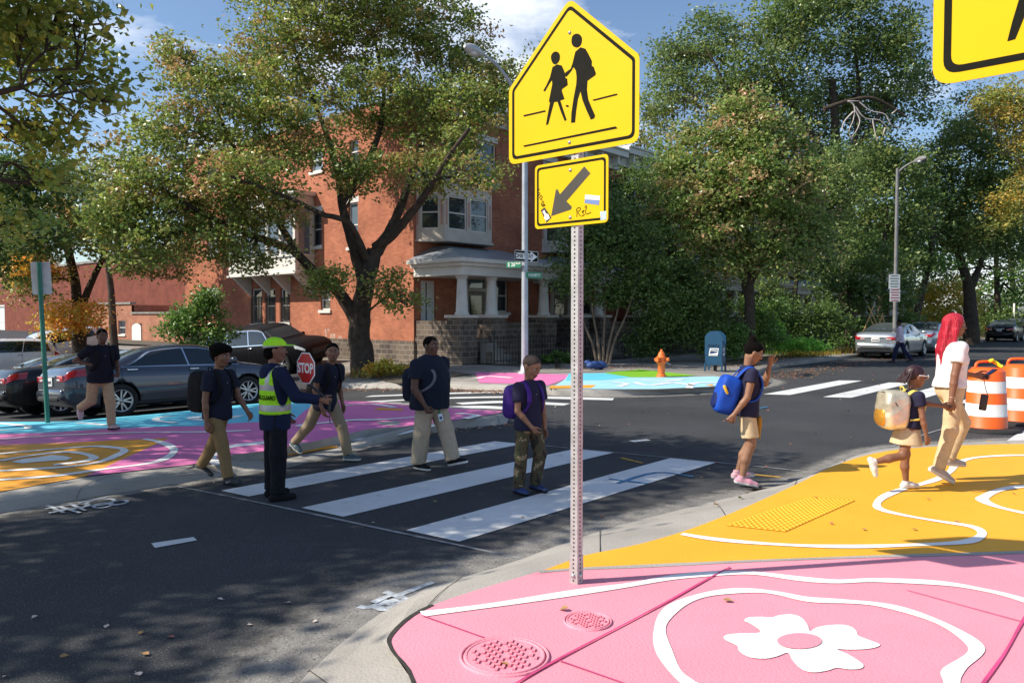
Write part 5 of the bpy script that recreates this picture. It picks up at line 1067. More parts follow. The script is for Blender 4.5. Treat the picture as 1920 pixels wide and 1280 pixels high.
def inset(poly, d):
    cx = sum(p[0] for p in poly)/len(poly); cy = sum(p[1] for p in poly)/len(poly); res = []; N = len(poly)
    lines = []
    for i in range(N):
        a, b = Vector(poly[i]), Vector(poly[(i+1) % N]); e = (b-a).normalized(); nn = Vector((-e.y, e.x)); 
        if nn.dot(Vector((cx, cy))-a) < 0: nn = -nn
        lines.append((a+nn*d, e))
    for i in range(N):
        p, e = lines[i-1]; q, f = lines[i]; den = e.x*f.y-e.y*f.x; s = ((q.x-p.x)*f.y-(q.y-p.y)*f.x)/den; r = p+e*s; res.append((r.x, r.y))
    return res
# sign frame: local x = towards -Y (right in the picture), local y = up, local z = towards the road user (-X)
def sign_frame(X, Y, z): return Matrix(((0, 0, -1, X), (-1, 0, 0, Y), (0, 1, 0, z), (0, 0, 0, 1)))
S5 = lambda x, y: (900+x/2.782, y/2.782)
pbase = P(1075, 1092, .149); PX, PY = pbase.x+.03, pbase.y
SXp = PX-.032
def on_sign(x, y): q = onX(*S5(x, y), SXp); return (PY-q.y, q.z)          # traced point -> sign plane (x right, y up)
FIG_MAN = [[(478, 215), (483, 190), (500, 178), (518, 180), (531, 195), (533, 215), (527, 236), (512, 249), (494, 247), (482, 235)],
  [(498, 272), (525, 248), (551, 256), (566, 282), (585, 320), (584, 345), (594, 350), (605, 382), (604, 393), (562, 423), (559, 470), (566, 520), (582, 560), (602, 605), (597, 618), (579, 626), (556, 575), (536, 525), (525, 478), (512, 520), (503, 580), (497, 640), (476, 642), (478, 590), (488, 520), (503, 440), (505, 405), (501, 370), (489, 352), (478, 372), (452, 403), (446, 395), (446, 380), (474, 360), (484, 330)]]
FIG_GIRL = [[(371, 305), (375, 285), (388, 272), (404, 272), (416, 284), (418, 305), (411, 325), (396, 337), (381, 332)],
  [(379, 352), (402, 337), (427, 343), (436, 362), (447, 390), (447, 408), (456, 412), (459, 445), (430, 466), (428, 476), (436, 500), (442, 518), (420, 526), (437, 578), (453, 627), (443, 633), (425, 590), (405, 532), (388, 534), (374, 585), (357, 650), (345, 654), (352, 610), (366, 537), (360, 530), (372, 470), (378, 440), (376, 420), (362, 440), (340, 480), (331, 474), (345, 450), (366, 405)]]
XW = [[(226, 602), (340, 576), (345, 584), (232, 610)], [(445, 553), (457, 548), (468, 556), (456, 561)], [(586, 522), (596, 519), (714, 489), (720, 497), (596, 528)], [(226, 760), (708, 660), (720, 671), (232, 768)]]
c4_ = [on_sign(*p) for p in ((152, 470), (152, 862), (830, 740), (830, 285), (470, -8))]
wd = c4_[2][0]-c4_[0][0]; zb_ = (c4_[1][1]+c4_[2][1])/2; zs_ = (c4_[0][1]+c4_[3][1])/2; zt_ = c4_[4][1]; xc_ = (c4_[0][0]+c4_[2][0])/2
def school_sign(name, label, X, Y, fig_shift, xwalk, parent_post, fs=1.0):
    M = sign_frame(X, Y, 0); o = [(xc_-wd/2, zb_), (xc_+wd/2, zb_), (xc_+wd/2, zs_), (xc_, zt_), (xc_-wd/2, zs_)]
    s = MB(); s.prism(rounded(o, .055), -.0015, .0015, M)
    r = MB(); i1, i2 = inset(o, .027), inset(o, .046); ring(r, rounded(i1, .04), rounded(i2, .03), 0, .0022, M)
    for q in FIG_MAN+FIG_GIRL+(XW if xwalk else []):
        pl = [on_sign(*p) for p in q]; pl = [(xc_+(x-xc_)*fs+fig_shift[0], zb_+(y-zb_)*fs+fig_shift[1]) for x, y in pl]
        if len(pl) > 8: pl = [(v.x, v.y) for v in catmull([Vector((x, y, 0)) for x, y in pl], 3, True)] if len(pl) < 12 else pl
        r.prism(pl, .0016, .0024, M, sides=False)
    bolts = MB()
    for zz_ in (zb_+.07, zt_-.20): bolts.lathe([(.011, .0016), (.009, .006), (.0001, .008)], M @ Matrix.Translation((xc_, zz_, 0)), 10)
    bk_ = MB(); bk_.box((xc_, (zb_+zt_)/2, -.012), (.05, .5, .012), M)
    root = thing(name, label, 'road sign', (X, Y, zb_))
    for nm, mbx, m_ in (('sign_panel', s, sign_y), ('sign_symbol', r, sign_k), ('bolts', bolts, alu), ('bracket', bk_, alu)):
        q = mbx.build(nm, m_); q.parent = root; q.matrix_parent_inverse = Matrix.Translation((-X, -Y, -zb_))
    return root
school_sign('school_crossing_sign', 'whole yellow five sided school crossing sign with black walking figures above the arrow plaque', SXp, PY, (0, 0), True, None)
# perforated post
pz = .149; ztop = zt_-.12; p_ = MB(); p_.bx(-.026, .026, -.026, .026, 0, ztop-pz)
sl_ = MB(); sl_.bx(-.0295, .0295, -.0295, .0295, -.05, .16)
root = thing('sign_post', 'perforated square steel post carrying the school crossing sign on pink paving', 'sign post', (PX, PY, pz))
p_.build('post', post_m, root); so_ = sl_.build('anchor_sleeve', post_m, root)
b = MB()
for s in ((-.031, 0), (0, -.031)): b.lathe([(.012, -.004), (.012, .008), (.0001, .01)], Matrix.Translation((s[0], s[1], .045)) @ (Matrix.Rotation(-pi/2, 4, 'Y') if s[0] else Matrix.Rotation(pi/2, 4, 'X')), 8); 
b.build('sleeve_bolts', galv, so_)
# arrow plaque with stickers and tags
pc4 = [on_sign(*p) for p in ((285, 870), (290, 1197), (668, 1158), (671, 797))]
x0 = (pc4[0][0]+pc4[1][0])/2; x1 = (pc4[2][0]+pc4[3][0])/2; y0 = (pc4[1][1]+pc4[2][1])/2; y1 = (pc4[0][1]+pc4[3][1])/2
M = sign_frame(SXp, PY, 0); o = [(x0, y0), (x1, y0), (x1, y1), (x0, y1)]
s = MB(); s.prism(rounded(o, .03), -.0015, .0015, M); r = MB(); ring(r, rounded(inset(o, .016), .026), rounded(inset(o, .030), .02), 0, .0022, M)
arrow = [(545, 868), (577, 905), (452, 1050), (480, 1078), (476, 1093), (372, 1128), (397, 990), (406, 988), (418, 1014)]
arr_m = mat('sign_arrow', (.055, .048, .035), .5); ar = MB(); ar.prism([on_sign(*p) for p in arrow], .0016, .0024, M, sides=False)
root = thing('arrow_sign', 'small yellow plaque with a black down left arrow, tags and stickers on the post', 'road sign', (SXp, PY, y0))
g = MB()
def scr(pts, w_, mbx, z=.003):
    c = [Vector((*on_sign(*p), z)) for p in pts]; c = catmull(c, 4); n = len(c); vs = []
    for i, p in enumerate(c):
        d = (c[min(i+1, n-1)]-c[max(i-1, 0)]); d.normalize() if d.length else None; nn = Vector((-d.y, d.x, 0))*w_/2; vs += [p+nn, p-nn]
    mbx.add(vs, [(2*i, 2*i+1, 2*i+3, 2*i+2) for i in range(n-1)], M, False)
for st_ in ([(503, 1100), (507, 1095), (506, 1132)], [(504, 1090), (520, 1082), (525, 1092), (512, 1108), (528, 1130)], [(531, 1105), (545, 1098), (536, 1110), (546, 1120), (532, 1128)], [(548, 1085), (552, 1075), (558, 1078), (552, 1100), (556, 1117), (580, 1108)],
            [(312, 985), (303, 1000), (315, 1010), (305, 1022)], [(310, 1035), (320, 1020), (326, 1030), (316, 1040), (328, 1045)], [(318, 1068), (330, 1050), (334, 1062), (322, 1072), (338, 1072)], [(328, 1082), (338, 1066), (340, 1078)]): scr(st_, .004, g)
st1 = MB(); st1.prism([on_sign(*p) for p in ((550, 1015), (628, 1022), (625, 1045), (548, 1040))], .0017, .0026, M)
st2 = MB(); st2.prism([on_sign(*p) for p in ((548, 1041), (624, 1046), (622, 1070), (546, 1060))], .0017, .0026, M)
st3 = MB(); st3.prism([on_sign(*p) for p in ((628, 1105), (660, 1100), (661, 1145), (630, 1150))], .0017, .0026, M)
st4 = MB(); st4.prism([on_sign(*p) for p in ((318, 1098), (338, 1082), (374, 1135), (348, 1162))], .0017, .0026, M)
st4w = MB(); st4w.prism([on_sign(*p) for p in ((326, 1104), (338, 1095), (344, 1112), (358, 1118), (366, 1138), (346, 1152), (336, 1138), (338, 1122))], .0027, .003, M)
bolts = MB()
for zz_ in (y1-.06, y0+.05): bolts.lathe([(.011, .0016), (.009, .006), (.0001, .008)], M @ Matrix.Translation((xc_ if False else on_sign(472, 878)[0], zz_, 0)), 10)
for nm, mbx, m_ in (('sign_panel', s, sign_y), ('sign_border', r, sign_k), ('arrow', ar, arr_m), ('graffiti', g, sign_k), ('sticker', st1, sign_w), ('sticker', st2, mat('sticker_blue', (.16, .25, .5), .5)), ('sticker', st3, mat('sticker_pale', (.5, .65, .75), .5, var=.4, scale=60)), ('sticker', st4, blk), ('sticker_print', st4w, sign_w), ('bolts', bolts, alu)):
    q = mbx.build(nm, m_); q.parent = root; q.matrix_parent_inverse = Matrix.Translation((-SXp, -PY, -y0))
# second sign, cropped by the frame
dS2 = 2.15; k = Q(1748, 163, dS2); s2x = k.x; s2y = k.y-wd/2+xc_
SH2 = (0, 0)
lg = onX(1895, 77, s2x); l1 = on_sign(350, 653)
sg2 = school_sign('school_sign', 'second yellow school sign, cropped by the top right corner of the picture', s2x, s2y, ((s2y-lg.y)-l1[0], lg.z-(k.z-zb_)-l1[1]), False, None, 1.0)
for ch in sg2.children: pass
sg2.location.z += k.z-zb_
p2 = MB(); p2.bx(-.026, .026, -.026, .026, 0, k.z+.75); r2 = thing('sign_post', 'square steel post of the cropped sign, standing right of the frame', 'sign post', (s2x+.032, s2y-xc_, .149)); p2.build('post', post_m, r2)

# lamp posts
def lamp_post(name, label, base, ztop, r0, r1, arm, m):
    root = thing(name, label, 'lamp post', tuple(base)); b = MB(); b.tube([base+Vector((0, 0, -.1)), base+Vector((0, 0, .02)), Vector((base.x, base.y, ztop))], [r0, r0, r1], 16)
    f = MB(); f.lathe([(r0*2.0, -.02), (r0*2.0, .03), (r0*1.3, .06), (r0*1.05, .25)], Matrix.Translation(base), 16)
    a = MB(); c = catmull(arm, 6); a.tube(c, [.055-.02*i/(len(c)-1) for i in range(len(c))], 8)
    h = MB(); e, d = c[-1], (c[-1]-c[-3]).normalized(); h.tube([e-d*.08, e+d*.06, e+d*.3, e+d*.55, e+d*.68], [.05, .10, .15, .12, .04], 10)
    g_ = MB(); g_.ball(e+d*.34+Vector((0, 0, -.08)), .12, 8, sc=(1.5, 1, .6))
    po = b.build('pole', m, uv=False); bo_ = f.build('base_flange', m, uv=False); ao = a.build('lamp_arm', m, uv=False); ho = h.build('lamp_head', galv if m is grey_pole else m, uv=False); lo_ = g_.build('lamp_lens', clear_lens, uv=False)
    for q in (po, bo_, ao, ho, lo_): q.parent = root; q.matrix_parent_inverse = Matrix.Translation(-base)
    return root
b1 = P(984, 699, .16); d1 = depth(b1)
lamp_post('lamp_post', 'tall grey lamp post on the far corner carrying the street name signs', b1, Q(977, 190, d1).z, .10, .075, [Q(977, 200, d1), Q(966, 172, d1-.3), Q(940, 132, d1-.7), Q(915, 108, d1-1.1), Q(903, 101, d1-1.3)], grey_pole)
b2 = P(1677, 664, .16); d2 = depth(b2)
lamp_post('lamp_post', 'slim grey lamp post behind the silver sedan carrying two parking notices', b2, Q(1683, 318, d2).z, .09, .06, [Q(1683, 330, d2), Q(1690, 318, d2-.2), Q(1706, 307, d2-.5), Q(1716, 303, d2-.8)], mat('shaded_pole_paint', (.20, .195, .195), .6, var=.15))  # darker pole colour stands for the shadow on this lamp post
def frame_at(p, xdir, n): 
    x = Vector(xdir).normalized(); z = Vector(n).normalized(); y = z.cross(x); return Matrix(((x.x, y.x, z.x, p.x), (x.y, y.y, z.y, p.y), (x.z, y.z, z.z, p.z), (0, 0, 0, 1)))
def plate_sign(name, label, M, w_, h_, m, txt=None, tm=None, ts=.1, sx=1., border=None, r=.02, extra=None, cat='sign', bold=.0):
    root = thing(name, label, cat, tuple(M.translation)); Mi = Matrix.Translation(-M.translation) @ M
    s = MB(); s.prism(rounded([(-w_/2, -h_/2), (w_/2, -h_/2), (w_/2, h_/2), (-w_/2, h_/2)], r), -.004, .004, Mi); s.build('sign_panel', m, root)
    if txt:
        b = MB()
        for tx, x, y, sz, s_ in (txt if isinstance(txt, list) else [(txt, 0, 0, ts, sx)]): text_poly(b, tx, Mi @ Matrix.Translation((x, y, .006)), sz, s_, bold)
        b.build('lettering', tm, root)
    if border:
        b = MB(); o = [(-w_/2+.012, -h_/2+.012), (w_/2-.012, -h_/2+.012), (w_/2-.012, h_/2-.012), (-w_/2+.012, h_/2-.012)]; ring(b, rounded(o, r), rounded(inset(o, .012), r*.7), 0, .006, Mi); b.build('border', border, root)
    if extra: extra(root, Mi)
    return root
s1 = d1/FPX
def ow(root, Mi):
    a = MB(); a.prism([(-.40, -.085), (.16, -.085), (.16, -.15), (.42, 0), (.16, .15), (.16, .085), (-.40, .085)], .005, .0065, Mi); ao = a.build('arrow', sign_w, root)
    b = MB(); text_poly(b, 'ONE WAY', Mi @ Matrix.Translation((-.09, 0, .0085)), .155, .95, .003); b.build('lettering', sign_k, ao)
pp = Q(987, 480.5, d1-.15); plate_sign('one_way_sign', 'black and white ONE WAY arrow sign on the lamp post', frame_at(pp, (1, -.12, -.0), (-.12, -1, 0)), .92, .33, sign_k, border=sign_w, extra=ow)
pp = Q(963, 496, d1-.1); plate_sign('street_name_sign', 'green street name plate reading E 26TH ST left of the lamp post', frame_at(pp, (.12, -1, 0), (-1, -.12, 0)), .50, .17, sign_g, [('E 26', -.07, 0, .16, .9), ('TH ST', .15, .025, .075, .9)], sign_w, border=None, bold=.003)
pp = Q(1001.5, 516, d1-.05); plate_sign('street_name_sign', 'green street name plate reading N CALVERT ST right of the lamp post', frame_at(pp, (1, -.12, 0), (-.12, -1, 0)), .58, .17, sign_g, [('N CALVERT ST', 0, 0, .115, .62)], sign_w, bold=.003)
def fine(col):
    def f(root, Mi):
        b = MB()
        for i, (y, w_) in enumerate(((.24, .3), (.13, .36), (.02, .3), (-.09, .36), (-.2, .3))):
            b.box((0, y, .006), (w_, .045, .002), Mi)
        b.build('notice_print', col, root)
    return f
pk_red = mat('notice_red', (.45, .08, .1), .5)
pp = Q(1677, 528, d2-.25); plate_sign('parking_sign', 'upper white parking notice on the slim lamp post', frame_at(pp, RGT, -FWD), .46, .60, sign_w, extra=fine(mat('notice_grey', (.2, .28, .26), .5)))
pp = Q(1678, 554, d2-.25); plate_sign('parking_sign', 'lower white parking notice with red print on the slim lamp post', frame_at(pp, RGT, -FWD), .42, .50, sign_w, extra=fine(pk_red))
# green pole with the bare back of a parking sign
gb = P(90, 792, .15); dg_ = depth(gb); green_p = mat('green_pole_paint', (.02, .16, .11), .45, var=.15, scale=5)
root = thing('sign_pole', 'dark green pole leaning on the turquoise paving with the pale back of a sign', 'sign pole', tuple(gb)); gt = Q(73, 492, dg_)
b = MB(); b.tube([gb+Vector((0, 0, -.1)), gt], [.036, .036], 10); q = b.build('pole', green_p, uv=False); q.parent = root; q.matrix_parent_inverse = Matrix.Translation(-gb)
sp1 = Q(77.5, 521.5, dg_+.06); ax_ = (gt-gb).normalized(); Mz = frame_at(sp1, (RGT*.93+FWD*.35), (-FWD*.93+RGT*.35)) @ Matrix.Rotation(.045, 4, 'Z')
b = MB(); b.prism(rounded([(-.125*dg_/11, -.235*dg_/11), (.125*dg_/11, -.235*dg_/11), (.125*dg_/11, .235*dg_/11), (-.125*dg_/11, .235*dg_/11)], .03), -.002, .002, Mz); q = b.build('sign_panel', mat('sign_back', (.62, .60, .64), .4, metal=.2, var=.15, scale=9), uv=False); q.parent = root; q.matrix_parent_inverse = Matrix.Translation(-gb)

# orange drums
or_m = mat('drum_orange', (.86, .13, .012), .45, var=.06, scale=4., coat=.1); blotch(or_m, (.5, .08, .02), .62, .8, 4, fac=.5); dw_m = mat('drum_white', (.80, .78, .75), .45, var=.05, scale=6); blotch(dw_m, (.5, .45, .4), .62, .8, 5, fac=.5); tape = mat('yellow_tape', (.85, .72, .02), .5)
def drum(label, p, rz, tp=False):
    root = thing('traffic_drum', label, 'traffic drum', tuple(p), rz, 'orange and white traffic drums on the road'); root.scale = (1, 1, .93)
    b = MB(); b.lathe([(.47, .0), (.47, .03), (.40, .055), (.31, .06)], None, 26); b.build('rubber_base', rubber, root)
    zs = [.055, .25, .45, .63, .82, .98]; rs = [.292, .286, .276, .266, .256, .246]; b = MB()
    prof = []
    for i in range(5):
        b.mi = i % 2; b.lathe([(rs[i], zs[i]), (rs[i], zs[i]+.012), (rs[i]-.006, zs[i]+.02), (rs[i+1]+.002, zs[i+1]-.003), (rs[i+1], zs[i+1])], None, 32, True, False)
    b.mi = 0; b.lathe([(.246, .98), (.22, 1.0), (.20, 1.03), (.0001, 1.035)], None, 32, True, False); b.build('drum_body', [or_m, dw_m], root)
    h = MB(); h.tube(catmull([(-.19, 0, 1.02), (-.17, 0, 1.10), (-.1, 0, 1.13), (.1, 0, 1.13), (.17, 0, 1.10), (.19, 0, 1.02)], 4), .022, 8); ho = h.build('handle', or_m, root)
    if tp:
        h = MB(); h.tube(catmull([(.02, -.02, 1.13), (.06, -.03, 1.155), (.1, .02, 1.14), (.14, -.03, 1.1), (.17, -.06, 1.06), (.19, -.09, 1.05)], 5), [.03]*26, 6); h.build('tape_knot', tape, root)
b_ = P(1848, 806, 0); drum('orange and white striped traffic drum with yellow tape on its handle', b_, YAW-pi/2+.1, True)
b_ = P(1912, 793, 0); drum('second orange and white traffic drum cropped at the right edge', b_, YAW-pi/2-.35)
# hydrant
hy_m = mat('hydrant_orange', (.78, .15, .02), .5, var=.12, scale=7.); hb_ = P(1240, 706, .15); root = thing('fire_hydrant', 'orange fire hydrant on the green painted corner', 'hydrant', tuple(hb_)); root.scale = (.82, .82, .80)
b = MB(); b.lathe([(.17, 0), (.17, .05), (.125, .06), (.115, .12), (.11, .42), (.15, .44), (.15, .5), (.115, .51), (.12, .6), (.155, .62), (.155, .66), (.12, .67), (.11, .74), (.07, .82), (.035, .84), (.035, .9), (.0001, .9)], None, 20); b.build('barrel', hy_m, root)
for d_, r_, l_, nm in ((RGT*.8-FWD*.5, .065, .2, 'nozzle'), (-RGT*.75-FWD*.2, .05, .18, 'nozzle'), (-FWD*.6-RGT*.7, .075, .2, 'pump_nozzle')):
    b = MB(); d_ = d_.normalized(); b.tube([Vector((0, 0, .57))+d_*.05, Vector((0, 0, .57))+d_*l_, Vector((0, 0, .57))+d_*(l_+.001), Vector((0, 0, .57))+d_*(l_+.05)], [r_*.8, r_*.8, r_, r_], 12); no = b.build(nm, hy_m, root)
b = MB(); b.tube([(.1, -.1, .5), (.2, -.13, .42), (.26, -.2, .40)], .012, 5); b.build('chain', galv, root)
# mail box
mb_m = mat('postal_blue', (.01, .065, .14), .45, var=.12, scale=5., bump=.05); mbp = P(1341, 695, .16); root = thing('mail_box', 'blue domed street mail box on four legs with white emblem labels', 'mail box', tuple(mbp), YAW-pi/2-.5); root.scale = (.8, .8, .78)
w2, d2_, zl_, zt2 = .30, .27, .30, 1.06
prof = [(-w2, zl_), (w2, zl_), (w2, zt2-.16)]+[(w2*cos(a), zt2-.16+.27*sin(a)) for a in np.linspace(0, pi, 15)[1:-1]]+[(-w2, zt2-.16)]
T = Matrix(((1, 0, 0, 0), (0, 0, 1, 0), (0, 1, 0, 0), (0, 0, 0, 1)))
b = MB(); b.prism(prof, -d2_, d2_, T); big = [(x*1.04, zl_+.75*.0+(z-.6)*1.02+.6) for x, z in prof]; b.build('box_body', mb_m, root)
b = MB(); b.prism(big, -d2_-.012, -d2_+.015, T); b.prism(big, d2_-.015, d2_+.012, T); b.build('box_rim', mb_m, root)
for x in (-1, 1):
    for y in (-1, 1): b = MB(); b.bx(x*w2-.03, x*w2+.03, y*d2_-.03, y*d2_+.03, 0, zl_-.002); b.build('leg', mb_m, root)
b = MB(); b.bx(-.05, .05, -.05, .05, 0, zl_-.003); b.build('pedestal', dark_trim, root)
b = MB(); b.bx(-w2+.03, w2-.03, -d2_-.002, -d2_+.01, zl_-.07, zl_-.002); b.build('skirt', mb_m, root)
for Mx, sc_ in ((Matrix.Translation((0, -d2_-.0145, .70)) @ Matrix.Rotation(pi/2, 4, 'X'), 1.), (Matrix.Translation((w2+.003, 0, .70)) @ Matrix.Rotation(pi/2, 4, 'Z') @ Matrix.Rotation(pi/2, 4, 'X'), .8)):
    b = MB(); b.prism([(-.17*sc_, -.13), (.15*sc_, -.13), (.19*sc_, .15), (-.13*sc_, .15)], 0, .003, Mx); lo_ = b.build('emblem_label', sign_w, root)
    b = MB(); b.prism([(-.105*sc_, .11), (.15*sc_, .11), (.165*sc_, .06), (.10*sc_, .075), (-.10*sc_, .085)], .003, .0045, Mx); b.prism([(-.13*sc_, -.06), (-.10*sc_, .06), (.09*sc_, .035), (.155*sc_, .04), (.12*sc_, -.01), (.02*sc_, -.035)], .003, .0045, Mx); b.build('eagle_emblem', mat('emblem_blue', (.012, .03, .13), .5), lo_)
    b = MB(); b.box((0, -.1, .004), (.26*sc_, .02, .002), Mx); b.build('label_print', mat('label_grey', (.3, .34, .42), .5), lo_)
b = MB(); gz_ = -d2_-.016
for pts in ([(-.2, .94), (-.15, 1.04), (-.12, .93), (-.08, 1.03)], [(-.06, .95), (-.02, 1.03), (.0, .93), (.04, 1.02)], [(.05, .95), (.1, 1.05), (.12, .96), (.2, 1.02), (.16, .94), (.22, .93)]): b.tube(catmull([(x, gz_, z-.04) for x, z in pts], 5), .008, 4)
b.build('graffiti', mat('graffiti_navy', (.006, .02, .06), .5), root)
# small things: bag, trellis, estate sign
bgp = P(1111, 692, .16); bag_m = mat('blue_bag', (.02, .06, .22), .5, var=.4, scale=12, bump=.5)
b = MB(); b.sm = True
gnp = np.random.default_rng(2)
for k_ in range(7): b.ball(Vector((gnp.normal()*.14, gnp.normal()*.1, .10+.05*abs(gnp.normal()))), .14+.03*gnp.normal(), 7, sc=(1.2, 1, .8))
q = b.build('plastic_bag', bag_m); q.location = bgp; q.rotation_euler = (0, 0, YAW-pi/2); tag(q, 'crumpled blue bag lying on the far pavement by the iron fence', 'bag')
tre = mat('bamboo', (.5, .33, .13), .7, var=.2); tb = P(1640, 655, .17); dt = 36
root = thing('trellis', 'crossed bamboo plant stakes behind the silver sedan', 'trellis', tuple(tb))
for st_ in (((1628, 574), (1660, 640)), ((1638, 573), (1612, 640)), ((1655, 587), (1638, 640)), ((1654, 590), (1667, 640)), ((1630, 595), (1640, 612))):
    b = MB(); b.tube([Q(*st_[0], dt), Q(*st_[1], dt)], .032, 5); q = b.build('stake', tre, uv=False); q.parent = root; q.matrix_parent_inverse = Matrix.Translation(-tb)
ep = Q(1900, 640, 58); root = thing('yard_sign', 'white hanging yard sign on a post at the right edge of the street', 'sign', tuple(ep)); b = MB(); b.bx(-.06, .06, -.06, .06, -2, 2.9); b.build('post', sign_w, root)
b = MB(); b.box((.65, -.55, 2.55), (1.4, .08, .10), Matrix.Rotation(YAW-pi/2, 4, 'Z')); b.build('arm', sign_w, root)
b = MB(); b.box((.75, 0, 1.95), (1.0, .05, 1.05), Matrix.Rotation(YAW-pi/2, 4, 'Z')); b.build('hanging_panel', sign_w, root)
# ------------------------------------------------------------------ people: signed-distance bodies meshed with surface nets
class SDF:
    def __init__(s, lo, hi, h):
        s.h = h; s.lo = np.array(lo, np.float32); n = np.ceil((np.array(hi)-np.array(lo))/h).astype(int)+1; s.n = n; s.D = np.full(n, .3, np.float32)
    def box_(s, lo, hi, m):
        a = np.clip(np.floor((lo-m-s.lo)/s.h).astype(int), 0, s.n); b = np.clip(np.ceil((hi+m-s.lo)/s.h).astype(int)+1, 0, s.n); return a, b
    def grid(s, a, b): return [s.lo[i]+np.arange(a[i], b[i], dtype=np.float32)*s.h for i in range(3)]
    def put(s, a, b, d, k, mode):
        v = s.D[a[0]:b[0], a[1]:b[1], a[2]:b[2]]
        if mode == '+':
            if k > 0: h = np.maximum(k-np.abs(v-d), 0)/k; v[...] = np.minimum(v, d)-h*h*k*.25
            else: v[...] = np.minimum(v, d)
        else:
            if k > 0: h = np.maximum(k-np.abs(v+d), 0)/k; v[...] = np.maximum(v, -d)+h*h*k*.25
            else: v[...] = np.maximum(v, -d)
    def cone(s, p, q, r0, r1, k=.02, mode='+', flat=False, sq=None):
        p, q = np.array(p, np.float32), np.array(q, np.float32); R = max(r0, r1)*(max(sq) if sq else 1); a, b = s.box_(np.minimum(p, q)-R, np.maximum(p, q)+R, k+3*s.h)
        if (b <= a).any(): return
        X, Y, Z = s.grid(a, b); X = X[:, None, None]-p[0]; Y = Y[None, :, None]-p[1]; Z = Z[None, None, :]-p[2]; d = q-p; L2 = float(d@d)+1e-9
        t = np.clip((X*d[0]+Y*d[1]+Z*d[2])/L2, 0, 1); ex, ey, ez = X-t*d[0], Y-t*d[1], Z-t*d[2]
        if sq: dist = np.sqrt((ex/sq[0])**2+(ey/sq[1])**2+(ez/sq[2])**2)-(r0+(r1-r0)*t)
        else: dist = np.sqrt(ex*ex+ey*ey+ez*ez)-(r0+(r1-r0)*t)
        if flat: L = math.sqrt(L2); dist = np.maximum(dist, (X*d[0]+Y*d[1]+Z*d[2])/L-L)
        s.put(a, b, dist, k, mode)
    def ell(s, c, r, k=.02, mode='+', R=None, pw=2):
        c, r = np.array(c, np.float32), np.array(r, np.float32); m = r.max() if R is not None else r; a, b = s.box_(c-m, c+m, k+3*s.h)
        if (b <= a).any(): return
        X, Y, Z = s.grid(a, b); X = X[:, None, None]-c[0]; Y = Y[None, :, None]-c[1]; Z = Z[None, None, :]-c[2]
        if R is not None: R = np.array(R); X, Y, Z = X*R[0, 0]+Y*R[1, 0]+Z*R[2, 0], X*R[0, 1]+Y*R[1, 1]+Z*R[2, 1], X*R[0, 2]+Y*R[1, 2]+Z*R[2, 2]
        if pw == 2:
            k0 = np.sqrt((X/r[0])**2+(Y/r[1])**2+(Z/r[2])**2); k1 = np.sqrt((X/r[0]**2)**2+(Y/r[1]**2)**2+(Z/r[2]**2)**2)+1e-6; d = k0*(k0-1)/k1
        else:
            k0 = (np.abs(X/r[0])**pw+np.abs(Y/r[1])**pw+np.abs(Z/r[2])**pw)**(1/pw); d = (k0-1)*r.min()
        s.put(a, b, d, k, mode)
    def plane(s, p, n):
        "keep the side of the plane that n points away from"
        X, Y, Z = s.grid((0, 0, 0), s.n); d = (X[:, None, None]-p[0])*n[0]+(Y[None, :, None]-p[1])*n[1]+(Z[None, None, :]-p[2])*n[2]; s.D = np.maximum(s.D, d.astype(np.float32))
    def mesh(s):
        D = s.D; S = D < 0; nx, ny, nz = D.shape; c = np.zeros((nx-1, ny-1, nz-1), np.int8)
        for i in (0, 1):
            for j in (0, 1):
                for k in (0, 1): c += S[i:nx-1+i, j:ny-1+j, k:nz-1+k]
        I = np.argwhere((c > 0) & (c < 8)); 
        if len(I) == 0: return np.zeros((0, 3)), np.zeros((0, 4), int)
        acc = np.zeros((len(I), 3)); cnt = np.zeros(len(I)); off = [(i, j, k) for i in (0, 1) for j in (0, 1) for k in (0, 1)]
        val = {o: D[I[:, 0]+o[0], I[:, 1]+o[1], I[:, 2]+o[2]] for o in off}
        for o in off:
            for ax in range(3):
                if o[ax] == 0:
                    p = list(o); p[ax] = 1; a, b = val[o], val[tuple(p)]; m = (a < 0) != (b < 0); t = np.where(m, a/np.where(m, a-b, 1), 0)
                    q = np.tile(np.array(o, float), (len(I), 1)); q[:, ax] += t; acc += q*m[:, None]; cnt += m
        V = (I+acc/cnt[:, None])*s.h+s.lo; vid = np.full(c.shape, -1, np.int32); vid[tuple(I.T)] = np.arange(len(I)); Fs = []
        for ax in range(3):
            u, w = (ax+1) % 3, (ax+2) % 3; sl0 = [slice(None)]*3; sl1 = [slice(None)]*3; sl0[ax] = slice(0, -1); sl1[ax] = slice(1, None)
            E = np.argwhere(S[tuple(sl0)] != S[tuple(sl1)]); E = E[(E[:, u] > 0) & (E[:, w] > 0) & (E[:, u] < D.shape[u]-1) & (E[:, w] < D.shape[w]-1)]
            if len(E) == 0: continue
            fl = S[tuple(E.T)]; q = []
            for du, dw in ((1, 1), (0, 1), (0, 0), (1, 0)):
                g = E.copy(); g[:, u] -= du; g[:, w] -= dw; q.append(vid[tuple(g.T)])
            f = np.stack(q, 1); f[~fl] = f[~fl][:, ::-1]; Fs.append(f)
        F = np.vstack(Fs); F = F[(F >= 0).all(1)]; return V, F
